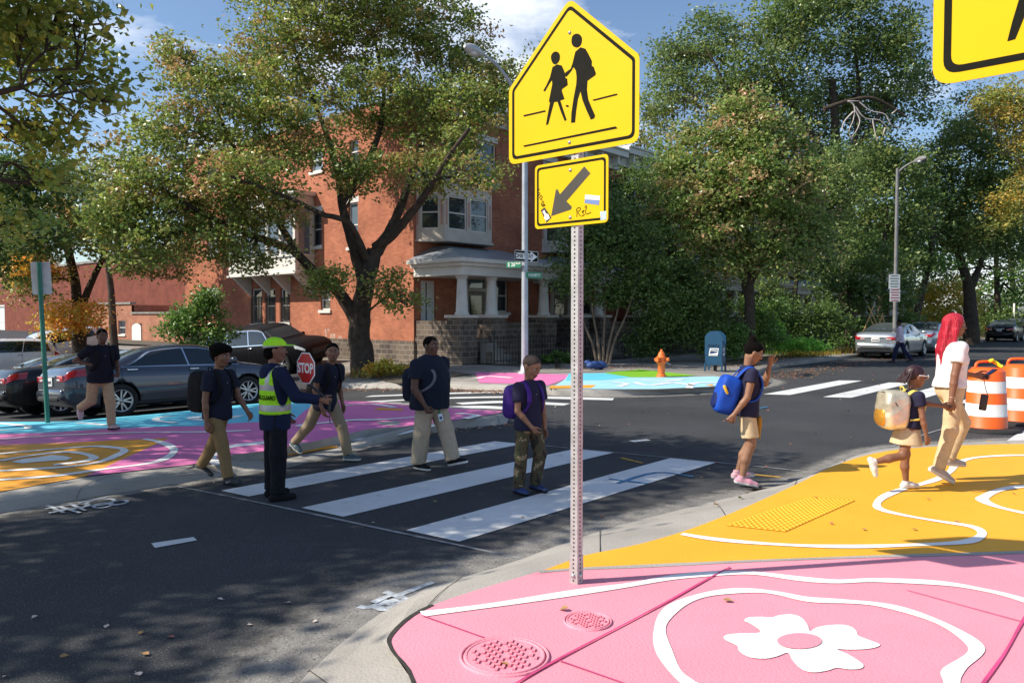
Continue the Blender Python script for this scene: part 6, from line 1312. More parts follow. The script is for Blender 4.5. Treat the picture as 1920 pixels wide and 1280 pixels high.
def folds(V, F, amp, seed, fr=38., stretch=(1, 1, .5)):
    if amp == 0 or len(V) == 0: return V
    g = np.random.default_rng(seed); n = np.zeros_like(V); a = V[F[:, 1]]-V[F[:, 0]]; b = V[F[:, 2]]-V[F[:, 0]]; fn = np.cross(a, b)
    for k in range(4): np.add.at(n, F[:, k], fn)
    n /= np.linalg.norm(n, axis=1)[:, None]+1e-9; h = np.zeros(len(V))
    for k in range(6):
        d = g.normal(size=3)*np.array(stretch); d /= np.linalg.norm(d); w_ = V+.03*np.sin(V[:, [1, 2, 0]]*14+k); h += (1-np.abs(np.sin(w_@d*fr*(.35+.35*k)*.5+g.random()*6)))/(1+.5*k)
    h = h/2.2-.55; return V+n*(amp*h)[:, None]
def sdf_obj(name, S, mats, parent, amp=0., seed=1, fr=38., idx=None, relax=1):
    V, F = S.mesh()
    for _ in range(relax):
        acc = np.zeros_like(V); c = np.zeros(len(V))
        for i, j in ((0, 1), (1, 2), (2, 3), (3, 0)):
            np.add.at(acc, F[:, i], V[F[:, j]]); np.add.at(c, F[:, i], 1); np.add.at(acc, F[:, j], V[F[:, i]]); np.add.at(c, F[:, j], 1)
        V = V*.5+.5*acc/np.maximum(c, 1)[:, None]
    V = folds(V, F, amp, seed, fr); me = arr_mesh(name, V, F, True)
    o = link_mesh(name, me, mats, parent)
    if idx is not None:
        ce = np.empty(len(me.polygons)*3, np.float32); me.polygons.foreach_get('center', ce); me.polygons.foreach_set('material_index', idx(ce.reshape(-1, 3)).astype(np.int32))
    return o
def fabric(name, c, var=.1, rough=.85, scale=30.): return mat(name, c, rough, var=var, scale=scale, bump=.15, bscale=220., spec=.2)
def skin(name, c):
    m = mat(name, c, .48, var=.10, scale=14., spec=.35); b = m.node_tree.nodes['Principled BSDF']; b.inputs['Subsurface Weight'].default_value = .06; b.inputs['Subsurface Radius'].default_value = (.02, .008, .005); return m
SK = {'deep': skin('deep_skin', (.125, .063, .042)), 'brown': skin('brown_skin', (.28, .145, .088)), 'warm': skin('warm_skin', (.235, .112, .066)), 'mid': skin('mid_skin', (.14, .068, .042))}
LIP = skin('lip_skin', (.17, .06, .055)); eye_w = mat('eye_white', (.32, .29, .27), .4, var=.02); eye_d = mat('eye_dark', (.012, .008, .006), .2); hair_m = mat('black_hair', (.007, .0055, .005), .95, var=.4, scale=60, bump=1., bscale=160., spec=.08)
def strand_mat(name, c):
    m = mat(name, c, .4, var=.5, scale=1., bump=0., spec=.5); t = m.node_tree; b = t.nodes['Principled BSDF']; n = [q for q in t.nodes if q.type == 'TEX_NOISE'][0]; co = [q for q in t.nodes if q.type == 'TEX_COORD'][0]
    mp_ = t.nodes.new('ShaderNodeMapping'); mp_.inputs['Scale'].default_value = (130, 130, 5); t.links.new(co.outputs['Object'], mp_.inputs['Vector']); t.links.new(mp_.outputs['Vector'], n.inputs['Vector']); n.inputs['Scale'].default_value = 1.; n.inputs['Detail'].default_value = 3
    bp = t.nodes.new('ShaderNodeBump'); bp.inputs['Strength'].default_value = .9; bp.inputs['Distance'].default_value = .012; t.links.new(n.outputs['Fac'], bp.inputs['Height']); t.links.new(bp.outputs['Normal'], b.inputs['Normal']); return m
def V3(*a): return np.array(a, float)
def rotY(v, a): c, s = cos(a), sin(a); return V3(v[0]*c+v[2]*s, v[1], -v[0]*s+v[2]*c)          # pitch: +a tips +z forward (+x)
def rotZ(v, a): c, s = cos(a), sin(a); return V3(v[0]*c-v[1]*s, v[0]*s+v[1]*c, v[2])
def limb(p, ab, sd): p, ab = R_(p), R_(ab); return V3(sin(p)*cos(ab), sd*sin(ab), -cos(p)*cos(ab))
def person(label, at, top_y, phi, sk='deep', g=1., lean=0, head=(0, 0), legs=None, arms=None, curls=(.35, .35), hr=.150, shirt=None, pants=None, shoes=None, hair='short', hair_mat=None, group=None, height=None, dz=0., female=False, sleeve=.62, hemz=-.055, legcut=1., loose=1., skirt=None, collar=None, twist=0, bob=0.):
    """at: ground pixel under the hips; phi: heading, 0 = towards picture right, 90 = away from the camera"""
    o = P(at[0], at[1], dz); dist = depth(o)
    fw = RGT*cos(R_(phi))+FWD*sin(R_(phi)); rz = math.atan2(fw.y, fw.x)
    J = {}; hipw, tl, sl_ = .052*(.9+.1*g), .245, .243
    for sd, k in ((1, 'L'), (-1, 'R')):
        th, kn, ft = legs[k][:3]; ab = legs[k][3] if len(legs[k]) > 3 else 2; h = V3(0, sd*hipw, 0); d1 = limb(th, ab, sd); K = h+d1*tl; A = K+limb(th-kn, ab*.4, sd)*sl_
        fd = V3(cos(R_(ft)), sd*.12, sin(R_(ft))); fd /= np.linalg.norm(fd); fu = V3(-sin(R_(ft)), 0, cos(R_(ft))); J['hip'+k], J['kn'+k], J['an'+k], J['fd'+k], J['fu'+k] = h, K, A, fd, fu
        J['sole'+k] = min((A-fu*.046+fd*t)[2] for t in (-.03, .11))
    ground = min(J['soleL'], J['soleR'])-bob
    TT = lambda v: rotY(rotZ(V3(*v), R_(twist)), R_(lean)); nk = TT((-.004, 0, .285)); hb = TT((0, 0, .335)); hh = hr
    HC = hb+rotY(V3(.012, 0, hh*.44), R_(lean*.4+head[1]*.3))
    topz = HC[2]+hh*.5
    target = (Q(at[0], top_y, dist).z-o.z) if height is None else height; H = target/(topz-ground)
    sh_w = .110*(1. if not female else .90)*(1+.45*(g-1))
    for sd, k in ((1, 'L'), (-1, 'R')):
        s0 = TT((0, sd*sh_w, .262)); up, uab, fp, fab = arms[k]; E = s0+limb(up, uab, sd)*.172; W = E+limb(fp, fab, sd)*.150; J['sh'+k], J['el'+k], J['wr'+k], J['hd'+k] = s0, E, W, limb(fp, fab, sd)
    off = V3(0, 0, -ground)
    for k in list(J):
        if k[:4] != 'sole' and k[:2] not in ('fd', 'fu', 'hd'): J[k] = (J[k]+off)*H
    Pv = off*H; T = lambda x, y, z: TT((x, y, z))*H+Pv; HC = (HC+off)*H; hh *= H
    hy, hp_ = R_(head[0]), R_(lean*.3+head[1]); HP = lambda x, y, z: HC+rotZ(rotY(V3(x, y, z)*hh, hp_), hy); hR = np.array(Matrix.Rotation(hy, 3, 'Z') @ Matrix.Rotation(hp_, 3, 'Y'))
    root = thing('person', label, 'person', tuple(o), rz, group)
    pts = np.array([J[k] for k in J if k[:2] in ('hi', 'kn', 'an', 'sh', 'el', 'wr')]+[HC, T(0, 0, 0)]); lo, hi = pts.min(0)-.17, pts.max(0)+.19; lo[2] = -.03
    # ---- body: one continuous skin surface
    B = SDF(lo, hi, .0062); u = H
    tors = [((0, 0, .01), (.062, .080, .065)), ((.004*g, 0, .10), (.056, .072, .085)), ((.002, 0, .20), (.060, .088, .085))]
    for c, r in tors: B.ell(T(*c), np.array(r)*u*(1+.55*(g-1)), .03, R=np.array(Matrix.Rotation(R_(lean), 3, 'Y')))
    B.cone(T(0, sh_w*.8, .258), T(0, -sh_w*.8, .258), .036*u, .036*u, .03); B.cone(T(-.006, 0, .25), HP(-.1, 0, -.25), .034*u*(.8+.2*g), .029*u*(.75+.25*g), .02)
    gl = (.75+.25*g)*(.86 if (pants and legcut > .5) else 1); cb_ = .012 if not (pants and legcut > .5) else .002
    for k, sd in (('L', 1), ('R', -1)):
        B.cone(J['hip'+k], J['kn'+k], .052*u*gl, .034*u*gl, .03); B.cone(J['kn'+k], J['kn'+k]*.55+J['an'+k]*.45+V3(-cb_, 0, 0)*u, .033*u*gl, .034*u*gl, .02); B.cone(J['kn'+k]*.55+J['an'+k]*.45+V3(-cb_*.7, 0, 0)*u, J['an'+k], .032*u*gl, .021*u, .02)
        fd, fu = J['fd'+k], J['fu'+k]; B.cone(J['an'+k]-fu*.02*u, J['an'+k]-fu*.027*u+fd*.08*u, .022*u, .016*u, .015)
        ga = .8+.2*g; B.cone(J['sh'+k], J['el'+k], .030*u*ga, .022*u*ga, .02); m_ = J['el'+k]*.65+J['wr'+k]*.35; B.cone(J['el'+k], m_, .0215*u*ga, .0225*u*ga, .012); B.cone(m_, J['wr'+k], .0222*u*ga, .0145*u, .012)
        d = J['hd'+k]; d = d/np.linalg.norm(d); cu = curls[0 if k == 'L' else 1]; 
        n = V3(0, -sd, 0); n = n-d*(n@d); n = V3(0, 0, 1)-d*d[2] if np.linalg.norm(n) < .4 else n; n /= np.linalg.norm(n); s_ = np.cross(n, d)*(1 if sd < 0 else -1)*-1
        if s_@V3(1, 0, .4) < 0: s_ = -s_
        w0 = J['wr'+k]; hl = .105*u; pe = w0+d*hl*.48
        B.cone(w0, w0+d*hl*.1, .0135*u, .015*u, .01)
        for q in (-1.5, -.5, .5, 1.5): B.cone(w0+d*hl*.12+s_*q*.0055*u, pe+s_*q*.0098*u, .0095*u, .0088*u, .008)
        for qi, (q, fl_) in enumerate(((1.5, .44), (.5, .50), (-.5, .47), (-1.5, .37))):
            p = pe+s_*q*.0102*u; dd = d.copy(); r = max(.0048*u, .0062)
            for seg, fr_ in enumerate((.45, .32, .23)):
                a_ = cu*(.75+.1*qi if seg == 0 else 1.15)*1.25; dd = dd*cos(a_)+(n*cos(0)-d*(n@d))*sin(a_) if seg == 0 else dd*cos(a_)+np.cross(np.cross(dd, n) if np.linalg.norm(np.cross(dd, n)) > .2 else s_, dd)*sin(a_)
                dd /= np.linalg.norm(dd); q2 = p+dd*hl*fl_*fr_; B.cone(p, q2, r, r*.93, .003); p = q2; r *= .93
        tb = w0+d*hl*.14+s_*.014*u; td = d*.72+s_*.62+n*.30; td /= np.linalg.norm(td); t2 = tb+td*hl*.27; td2 = d*.9+s_*.12+n*.4; td2 /= np.linalg.norm(td2); B.cone(tb, t2, .0085*u, .007*u, .006); B.cone(t2, t2+td2*hl*.24, max(.0064*u, .0066), .0058*u, .003)
    hd_ = lambda c, r, k=.012, mode='+': B.ell(HP(*c), np.array(r)*hh, k, mode, R=hR)
    hd_((-.06, 0, .13), (.43, .345, .37)); hd_((.07, 0, -.12), (.30, .27, .35), .02); hd_((.19, 0, -.38), (.13, .15, .10), .02)
    for sd in (1, -1):
        hd_((.20, sd*.17, -.08), (.13, .10, .12), .015); hd_((-.03, sd*.335, -.04), (.085, .04, .13), .006); hd_((.385, sd*.135, .035), (.07, .085, .045), .01, '-'); B.cone(HP(-.02, sd*.2, -.2), HP(.17, sd*.10, -.38), .09*hh, .07*hh, .02)
    B.cone(HP(.35, -.14, .12), HP(.35, .14, .12), .045*hh, .045*hh, .01); B.cone(HP(.355, 0, .06), HP(.435, 0, -.09), .035*hh, .052*hh, .01); hd_((.395, .055, -.105), (.04, .035, .03), .006); hd_((.395, -.055, -.105), (.04, .035, .03), .006)
    hd_((.36, 0, -.225), (.06, .105, .032), .005); hd_((.35, 0, -.275), (.06, .095, .032), .005)
    lipc = HP(.40, 0, -.25)
    def bi(c): q = c-lipc; return ((np.abs(q[:, 2]) < .05*hh) & (np.linalg.norm(q, axis=1) < .125*hh)).astype(int)
    sdf_obj('body', B, [SK[sk], LIP], root, idx=bi)
    for sd in (1, -1):
        e = MB(); e.sm = True; e.ball(Vector(HP(.322, sd*.135, .032)), .050*hh, 8); eo = e.build('eye', eye_w, root, False); e = MB(); e.ball(Vector(HP(.350, sd*.135, .030)), .027*hh, 6); e.build('iris', eye_d, eo, False)
        e = MB(); e.tube([Vector(HP(.385, sd*.055, .125)), Vector(HP(.40, sd*.13, .145)), Vector(HP(.35, sd*.21, .115))], [.012*hh, .017*hh, .008*hh], 6); e.build('eyebrow', hair_m, root, False)
    # ---- clothes
    Hm = lambda h=.0095: SDF(lo-.03, hi+.03, h)
    if shirt:
        S = Hm(); gi = 1+.55*(g-1); Rl = np.array(Matrix.Rotation(R_(lean), 3, 'Y')); inf = .013+.004*loose
        for c, r in (((.0+.012*(g-1), 0, .005), (.066, .086, .080)), ((.004+.03*(g-1), 0, .08), (.064, .082, .085)), ((.004+.02*(g-1), 0, .15), (.064, .086, .09)), ((.002, 0, .215), (.060, .092, .07))): S.ell(T(*c), np.array(r)*u*gi+inf, .04, R=Rl)
        S.ell(T(0, 0, min(-.02, hemz*.6)), np.array((.070+.0006*abs(legs['L'][0]-legs['R'][0])*.5, .099, .115))*u*gi+inf, .04)
        if female: S.ell(T(.045, .032, .185), np.array((.032, .036, .036))*u+inf*.6, .03); S.ell(T(.045, -.032, .185), np.array((.032, .036, .036))*u+inf*.6, .03)
        S.cone(T(-.004, sh_w*.86, .252), T(-.004, -sh_w*.86, .252), .038*u+inf*.4, .038*u+inf*.4, .03); S.cone(T(-.006, 0, .25), T(-.006, 0, .292), .05*u, .040*u*(.8+.2*g), .02)
        S.ell(HP(-.02, 0, -.45), np.array((.2, .2, .22))*hh*(.85+.15*g), .0, '-'); S.plane(T(0, 0, hemz), TT((0, 0, -1)))
        for k in 'LR':
            ga = .8+.25*g
            if sleeve <= 1: e = J['sh'+k]+(J['el'+k]-J['sh'+k])*sleeve; S.cone(J['sh'+k], e, .036*u*ga+.004, .034*u*ga+.008*loose, .02, flat=True)
            else: S.cone(J['sh'+k], J['el'+k], .036*u*ga+.005, .031*u*ga+.006, .02); w_ = J['el'+k]+(J['wr'+k]-J['el'+k])*(sleeve-1); S.cone(J['el'+k], w_, .031*u*ga+.006, .023*u*ga+.007, .015, flat=True)
        so_ = sdf_obj(shirt[1], S, shirt[0], root, .009+.004*g, int(at[0]), 34.)
        if collar:
            cpt = []; cr = .042*u*(.85+.15*g)
            for a in np.linspace(R_(18), R_(342), 15): cpt.append(Vector(T(.006+cr/u*1.05*cos(a), cr/u*1.12*sin(a), .288+.006*cos(a)*-1-.012*(cos(a) > .5))))
            c_ = MB(); c_.tube(cpt, [.008*u+.002]*15, 6); c_.build('collar', collar, root, False)
            c_ = MB(); c_.ball(Vector(T(.066*gi+.016/u, 0, .215)), .0045*u, 5); c_.build('button', eye_w, so_, False)
    if pants:
        S = Hm(); gi = 1+.5*(g-1)
        S.ell(T(0, 0, -.005), np.array((.064, .082, .062))*u*gi+.010, .03); S.ell(T(0, 0, .03), np.array((.058, .076, .05))*u*gi+.010, .03)
        for k in 'LR':
            gp = (.72+.3*g); a, b, c = J['hip'+k], J['kn'+k], J['an'+k]
            if legcut > .5:
                S.cone(a, b, .050*u*gp+.006, .041*u*gp+.006*loose, .03); e = b+(c-b)*((legcut-.5)*2); S.cone(b, e, .040*u*gp+.006*loose, (.029*u*gp+.012*loose), .02, flat=True)
            else: e = a+(b-a)*legcut*2; S.cone(a, e, .050*u*gp+.006, .048*u*gp+.012*loose, .03, flat=True)
        sdf_obj(pants[1], S, pants[0], root, .008*loose+.004, int(at[0])+3, 38.)
        if False: b_ = MB(); b_.tube([Vector(T((.064*gi+.012/u)*cos(a), (.082*gi+.012/u)*sin(a), .048)) for a in np.linspace(0, 2*pi, 25)], .009*u, 6, False); b_.build('belt', blk, root, False)
    if skirt:
        S = Hm(); S.cone(T(0, 0, .05), (J['knL']+J['knR'])/2*.62+T(.02, 0, .0)*.38, .072*u+.008, .118*u+.010, .03, flat=True, sq=(1.0, 1.08, 1)); sdf_obj(skirt[1], S, skirt[0], root, .012, int(at[0])+5, 34.)
    if shoes:
        up, so2 = shoes[0], shoes[1]
        for k, sd in (('L', 1), ('R', -1)):
            A, fd, fu = J['an'+k], J['fd'+k], J['fu'+k]; S = SDF(A-.2, A+.2, .006); bo = A-fu*.044*u; f_ = lambda x, z, y=0: bo+fd*x*u+fu*z*u+np.cross(fu, fd)*y*u
            S.cone(f_(-.026, .018), f_(.05, .018), .027*u, .030*u, .012); S.cone(f_(.05, .018), f_(.10, .014), .030*u, .022*u, .012); S.cone(f_(0, .03), f_(.045, .026), .027*u, .022*u, .012); S.cone(f_(-.006, .03), f_(-.006, .06 if len(shoes) < 4 else .075), .027*u, .027*u, .01, flat=True); S.plane(bo, -fu)
            ix = lambda c, bo=bo, fu=fu: (((c-bo)@fu) < .017*u).astype(int)
            sh = sdf_obj('shoe', S, [up, so2], root, idx=ix, relax=2)
            c_ = MB()
            for i_ in range(4):
                x = .018+.013*i_; z = .062-.0105*i_; c_.tube([Vector(f_(x, z-.004, -.016)), Vector(f_(x+.002, z, 0)), Vector(f_(x, z-.004, .016))], .0028*u, 5)
            c_.build('laces', shoes[2] if len(shoes) > 2 else so2, sh, False)
            if len(shoes) > 3 and shoes[3] == 'swoosh':
                for s2 in (1, -1):
                    c_ = MB(); q = catmull([Vector(f_(.055, .030, s2*.0305)), Vector(f_(.02, .018, s2*.0300)), Vector(f_(.005, .026, s2*.0290)), Vector(f_(.012, .040, s2*.0285))], 4); q = q[:9]; c_.tube(q, [.0015*u+.0045*u*sin(pi*i/(len(q)-1)) for i in range(len(q))], 5); c_.build('swoosh_emblem', eye_w, sh, False)
    # ---- hair
    hm = hair_mat or hair_m
    if hair:
        S = SDF(HC-.30-(.45 if hair == 'long' else 0), HC+.26, .0065 if hair != 'long' else .0085); hl_ = lambda c, r, k=.01, mode='+', pw=2: S.ell(HP(*c), np.array(r)*hh, k, mode, R=hR)
        th = {'short': .008, 'crop': .003, 'fade': .005, 'afro': .10, 'bun': .012, 'braids': .012, 'long': .045, 'cap': .012}[hair]
        hl_((-.06, 0, .135), (.43+th, .345+th, .37+th*1.1), 0)
        nrm = rotZ(rotY(V3(.70, 0, -.71), hp_), hy); 
        if hair != 'long': S.plane(HP(.325 if hair != 'afro' else .36, 0, .30), nrm)
        if hair == 'afro':
            for a in np.linspace(0, 2*pi, 14)[:-1]: hl_((-.08+.36*cos(a), .3*sin(a), .32), (.17, .17, .16), .02)
            S.plane(HP(.40, 0, .20), nrm)
        if hair == 'bun': hl_((-.30, 0, .52), (.18, .18, .17), .02); hl_((-.2, 0, .4), (.15, .15, .12), .02)
        if hair == 'long':
            hl_((.40, 0, -.08), (.30, .33, .40), .03, '-'); 
            for y in (-.30, -.15, 0, .15, .30):
                y = y+.02*sin(y*40)
                for x0_, x1_, dz_ in ((-.40, -.58, -2.75+.5*abs(y)*2), (-.20, -.44, -2.1)):
                    pts_ = [HP(x0_+.1, y*.9, .2), HP(x0_, y, -.4), HP((x0_+x1_)/2-.02, y*1.05, -1.1), HP(x1_+.12, y*.9, dz_)]
                    for p, q, r0, r1 in zip(pts_[:-1], pts_[1:], (.13, .14, .11), (.14, .11, .03)): S.cone(p, q, r0*hh, r1*hh, .012)
            for y in (-.32, .32):
                pts_ = [HP(-.02, y*.95, .24), HP(-.04, y*1.1, -.2), HP(-.08, y*1.15, -.75), HP(-.02, y*.95, -1.2)]
                for p, q, r0, r1 in zip(pts_[:-1], pts_[1:], (.10, .11, .09), (.11, .09, .03)): S.cone(p, q, r0*hh, r1*hh, .02)
        ho = sdf_obj('hair', S, hm, root, {'afro': .012, 'long': .010, 'bun': .003, 'braids': .004, 'fade': .005}.get(hair, .002), 5, {'long': 60., 'afro': 90.}.get(hair, 120.))
        if hair == 'braids':
            gg_ = np.random.default_rng(3)
            for i_ in range(9):
                b_ = MB(); a = -.34+.085*i_; p = HP(-.30, a*.7, .30); 
                for j_ in range(9): b_.ball(Vector(p), .055*hh, 6); p = p+(rotZ(V3(-.045, a*.06, -.075), hy)*hh*(1 if j_ else .5))+gg_.normal(size=3)*.006*hh
                b_.build('braid', hm, ho, False)
    return dict(root=root, J=J, H=H, T=T, HP=HP, hh=hh, o=o, rz=rz, g=g, lean=lean, hR=hR, lo=lo, hi=hi, TT=TT)
def backpack(pr, label, m, m2, strap, size=(.085, .10, .15), z=.13, off=.0, pocket=True, amp=.011, pw=4.5, idx=None, mats=None, tilt=0, sw_=.018):
    T, H, g = pr['T'], pr['H'], pr['g']; root = thing('backpack', label, 'backpack', tuple(pr['o']), pr['rz'], 'backpacks worn by the schoolchildren')
    gi = 1+.55*(g-1); bx_ = -.066*gi-size[0]*.80-.012/H+off; c = T(bx_, 0, z); R = np.array(Matrix.Rotation(R_(pr['lean']+tilt), 3, 'Y')); r = np.array(size)*H
    S = SDF(c-r.max()*1.5, c+r.max()*1.5, .008); S.ell(c, r, .0, R=R, pw=pw); S.ell(c+R@V3(-.2*r[0], 0, -.1*r[2]), r*np.array((.95, .86, .8)), .02, R=R, pw=3)
    bo = sdf_obj('pack_body', S, mats or m, root, amp, 8, 26., idx=idx, relax=2)
    if pocket:
        S = SDF(c-r.max()*1.7, c+r.max()*1.5, .008); S.ell(c+R@V3(-.80*r[0], 0, -.36*r[2]), r*np.array((.42, .72, .46)), 0, R=R, pw=3); sdf_obj('pocket', S, m2, root, amp*.6, 9, 30., relax=2)
    b = MB(); b.tube([Vector(c+R@V3(-1.0*r[0]*sin(a)*.55-.3*r[0], r[1]*1.0*cos(a), r[2]*(.25+.62*sin(a)))) for a in np.linspace(0, pi, 13)], .004, 5); b.build('zip', blk, bo, False)
    b = MB(); b.tube([Vector(c+R@V3(.75*r[0], -.25*r[1], r[2]*.96)), Vector(c+R@V3(.6*r[0], -.15*r[1], r[2]*1.16)), Vector(c+R@V3(.6*r[0], .15*r[1], r[2]*1.16)), Vector(c+R@V3(.75*r[0], .25*r[1], r[2]*.96))], .007, 6); b.build('carry_handle', strap, root, False)
    fx = .066*gi+.02/H
    for sd in (1, -1):
        y = .062*(1+.35*(g-1)); pts = catmull([T(-fx-.01, sd*y*.9, .22), T(-.045, sd*y, .283), T(-.004, sd*y*1.05, .300), T(.042, sd*y*1.08, .272), T(fx*.98, sd*y*1.1, .20), T(fx*.92, sd*y*1.25, .13), T(fx*.45, sd*(.088*gi+.018/H), .075), T(-fx*.5, sd*(.083*gi+.015/H), .055)], 4)
        b = MB(); vs = []; n = len(pts)
        for i, p in enumerate(pts):
            t_ = (pts[min(i+1, n-1)]-pts[max(i-1, 0)]).normalized(); ctr = Vector(T(0, sd*.03, max(.05, min(.25, .25)))); o_ = (p-Vector(T(0, sd*.03, .14))); o_ = (o_-t_*o_.dot(t_)).normalized(); w_ = t_.cross(o_)*(sw_*H if i < n*.65 else .009*H); o_ = o_*.006
            vs += [p+w_-o_, p+w_+o_, p-w_+o_, p-w_-o_]
        b.add(vs, [(4*i+k, 4*i+(k+1) % 4, 4*i+4+(k+1) % 4, 4*i+4+k) for i in range(n-1) for k in range(4)], None, True); b.build('strap', strap, root, False)
    return root
def worn(pr, name, parent=None): return parent or pr['root']
navy = fabric('navy_cotton', (.016, .018, .034)); navy2 = fabric('dark_navy_cotton', (.010, .011, .020)); navy3 = fabric('blue_navy_cotton', (.022, .022, .052)); khaki = fabric('khaki_cotton', (.43, .30, .18)); khaki_d = fabric('brown_khaki_cotton', (.26, .165, .075)); khaki_p = fabric('pale_khaki_cotton', (.46, .38, .28)); beige = fabric('beige_cotton', (.60, .47, .29)); tan = fabric('tan_cotton', (.30, .23, .15))
blk_f = fabric('black_cloth', (.010, .010, .012)); shoe_k = mat('black_shoe', (.018, .02, .024), .6); sole_w = mat('white_sole', (.72, .70, .68), .6); shoe_w = mat('white_shoe', (.74, .71, .68), .6, bump=.1); shoe_pk = mat('pink_grey_shoe', (.52, .42, .42), .6, var=.25, scale=18, col2=(.75, .25, .38)); shoe_b = mat('blue_shoe', (.012, .03, .12), .6, var=.3); hot = mat('hot_pink_lace', (.8, .15, .35), .6); teal_s = mat('teal_shoe', (.05, .09, .11), .6, var=.3, scale=12)
A0 = dict(L=(5, 8, 12, 4), R=(5, 8, 12, 4))
# 1 running pedestrian on the paving
p1 = person('person in dark polo and khaki trousers running over the painted paving past the grey sedan', (190, 806), 616, -38, 'deep', g=1.22, lean=7, head=(-8, 4), hr=.140, dz=.15,
   legs=dict(L=(14, 10, 6), R=(-16, 52, -62)), arms=dict(L=(-14, 14, 62, -18), R=(-48, 26, 72, -38)), curls=(.9, .95), shirt=(navy2, 'polo_shirt'), pants=(khaki, 'trousers'), shoes=(mat('grey_pink_shoe', (.45, .32, .34), .6, var=.3, scale=12), shoe_k), hair='fade', collar=navy2, bob=.0)
backpack(p1, 'small dark backpack on the back of the running person', blk_f, blk_f, blk_f, size=(.06, .075, .11), z=.10)
# 2 boy with black backpack and swoosh trainers
p2_ = person('boy with afro hair, navy polo and brown trousers carrying a large black backpack', (410, 902), 646, -22, 'warm', lean=4, head=(0, 6), hr=.158, dz=.0,
   legs=dict(L=(-20, 16, -22), R=(22, 8, 6)), arms=dict(L=(16, 10, 42, -6), R=(-2, 8, 6, 2)), curls=(.6, .4), shirt=(navy, 'polo_shirt'), pants=(khaki_d, 'trousers'), shoes=(shoe_k, mat('dark_sole', (.03, .035, .04), .7), shoe_k, 'swoosh'), hair='afro', collar=navy, loose=1.3)
backpack(p2_, 'large black backpack on the boy with the afro haircut', blk_f, blk_f, blk_f, size=(.085, .095, .155), z=.13)
# 4 boy behind the stop paddle
p4 = person('boy in dark polo and tan trousers striding behind the stop paddle, facing the camera', (611, 861), 642, -35, 'warm', g=.93, lean=13, head=(-38, -4), hr=.152,
   legs=dict(L=(30, 12, 4), R=(-32, 16, -24)), arms=dict(L=(-20, 14, 20, -4), R=(-6, 12, 22, -8)), shirt=(navy, 'polo_shirt'), pants=(tan, 'trousers'), shoes=(teal_s, sole_w), hair='fade', collar=navy, hemz=-.075)
backpack(p4, 'dark backpack worn by the boy behind the stop paddle', blk_f, blk_f, blk_f, size=(.06, .08, .12), z=.12)
# 5 big boy
p5 = person('heavyset boy in navy polo and pale khaki trousers with a green badge lanyard', (806, 878), 630, -32, 'deep', g=2.08, lean=1, head=(-6, 0), hr=.145,
   legs=dict(L=(24, 8, 14), R=(-5, 2, 0)), arms=dict(L=(-16, 14, 4, 2), R=(4, 12, 30, -12)), curls=(.4, .7), shirt=(fabric('blue_black_cotton', (.012, .017, .032)), 'polo_shirt'), pants=(khaki_p, 'trousers'), shoes=(blk_f, sole_w), hair='fade', collar=navy2, hemz=-.07, loose=2.2)
backpack(p5, 'dark backpack with red side panels on the heavyset boy', navy, mat('red_panel', (.55, .02, .02), .7), mat('grey_strap', (.13, .145, .17), .8), size=(.05, .10, .13), z=.10, sw_=.011)
T, H = p5['T'], p5['H']; b = MB(); b.tube(catmull([T(.085, -.035, -.04), T(.112, -.03, -.065), T(.118, -.026, -.10)], 4), .010, 5); lo_ = b.build('lanyard', mat('green_lanyard', (.02, .28, .12), .6), p5['root'], False)
lan = mat('badge_card', (.62, .72, .80), .4); b = MB(); q = Vector(T(.124, -.024, -.128)); Mz = Matrix.Translation(q) @ Matrix.Rotation(-.5, 4, 'Z') @ Matrix.Rotation(.3, 4, 'X'); b.rbox((0, 0, 0), (.008, .055, .085), .004, Mz); b.build('badge', lan, lo_, False); b = MB(); b.box((.0055, 0, -.005), (.002, .028, .03), Mz); b.build('badge_print', mat('badge_blue', (.02, .05, .2), .5), lo_, False)
# 6 small boy in camouflage
camo = mat('camouflage_cloth', (.1, .08, .05), .85, var=.1, scale=9, uv=False, detail=3); t = camo.node_tree; r = [n for n in t.nodes if n.type == 'VALTORGB'][0]; r.color_ramp.interpolation = 'CONSTANT'
r.color_ramp.elements[0].position = 0; r.color_ramp.elements[0].color = (.02, .018, .012, 1); r.color_ramp.elements[1].position = .43; r.color_ramp.elements[1].color = (.085, .055, .028, 1)
for ps_, c_ in ((.51, (.05, .058, .025)), (.58, (.26, .19, .11))): e = r.color_ramp.elements.new(ps_); e.color = c_+(1,)
p6 = person('small smiling boy in navy polo and camouflage trousers at the middle of the crosswalk', (990, 924), 665, -48, 'brown', lean=3, head=(4, 22), hr=.172,
   legs=dict(L=(16, 30, -4), R=(-3, 2, 0)), arms=dict(L=(2, 8, 6, 2), R=(6, 8, 34, -26)), curls=(.45, .5), shirt=(navy3, 'polo_shirt'), pants=(camo, 'camouflage_trousers'), shoes=(shoe_b, blk_f), hair='crop', hair_mat=mat('buzzed_hair', (.045, .03, .024), .9, var=.2, scale=80), collar=navy3, loose=1.5)
purple = fabric('purple_nylon', (.055, .018, .20), rough=.6); backpack(p6, 'purple backpack on the small boy in camouflage trousers', purple, purple, purple, size=(.075, .095, .13), z=.13)
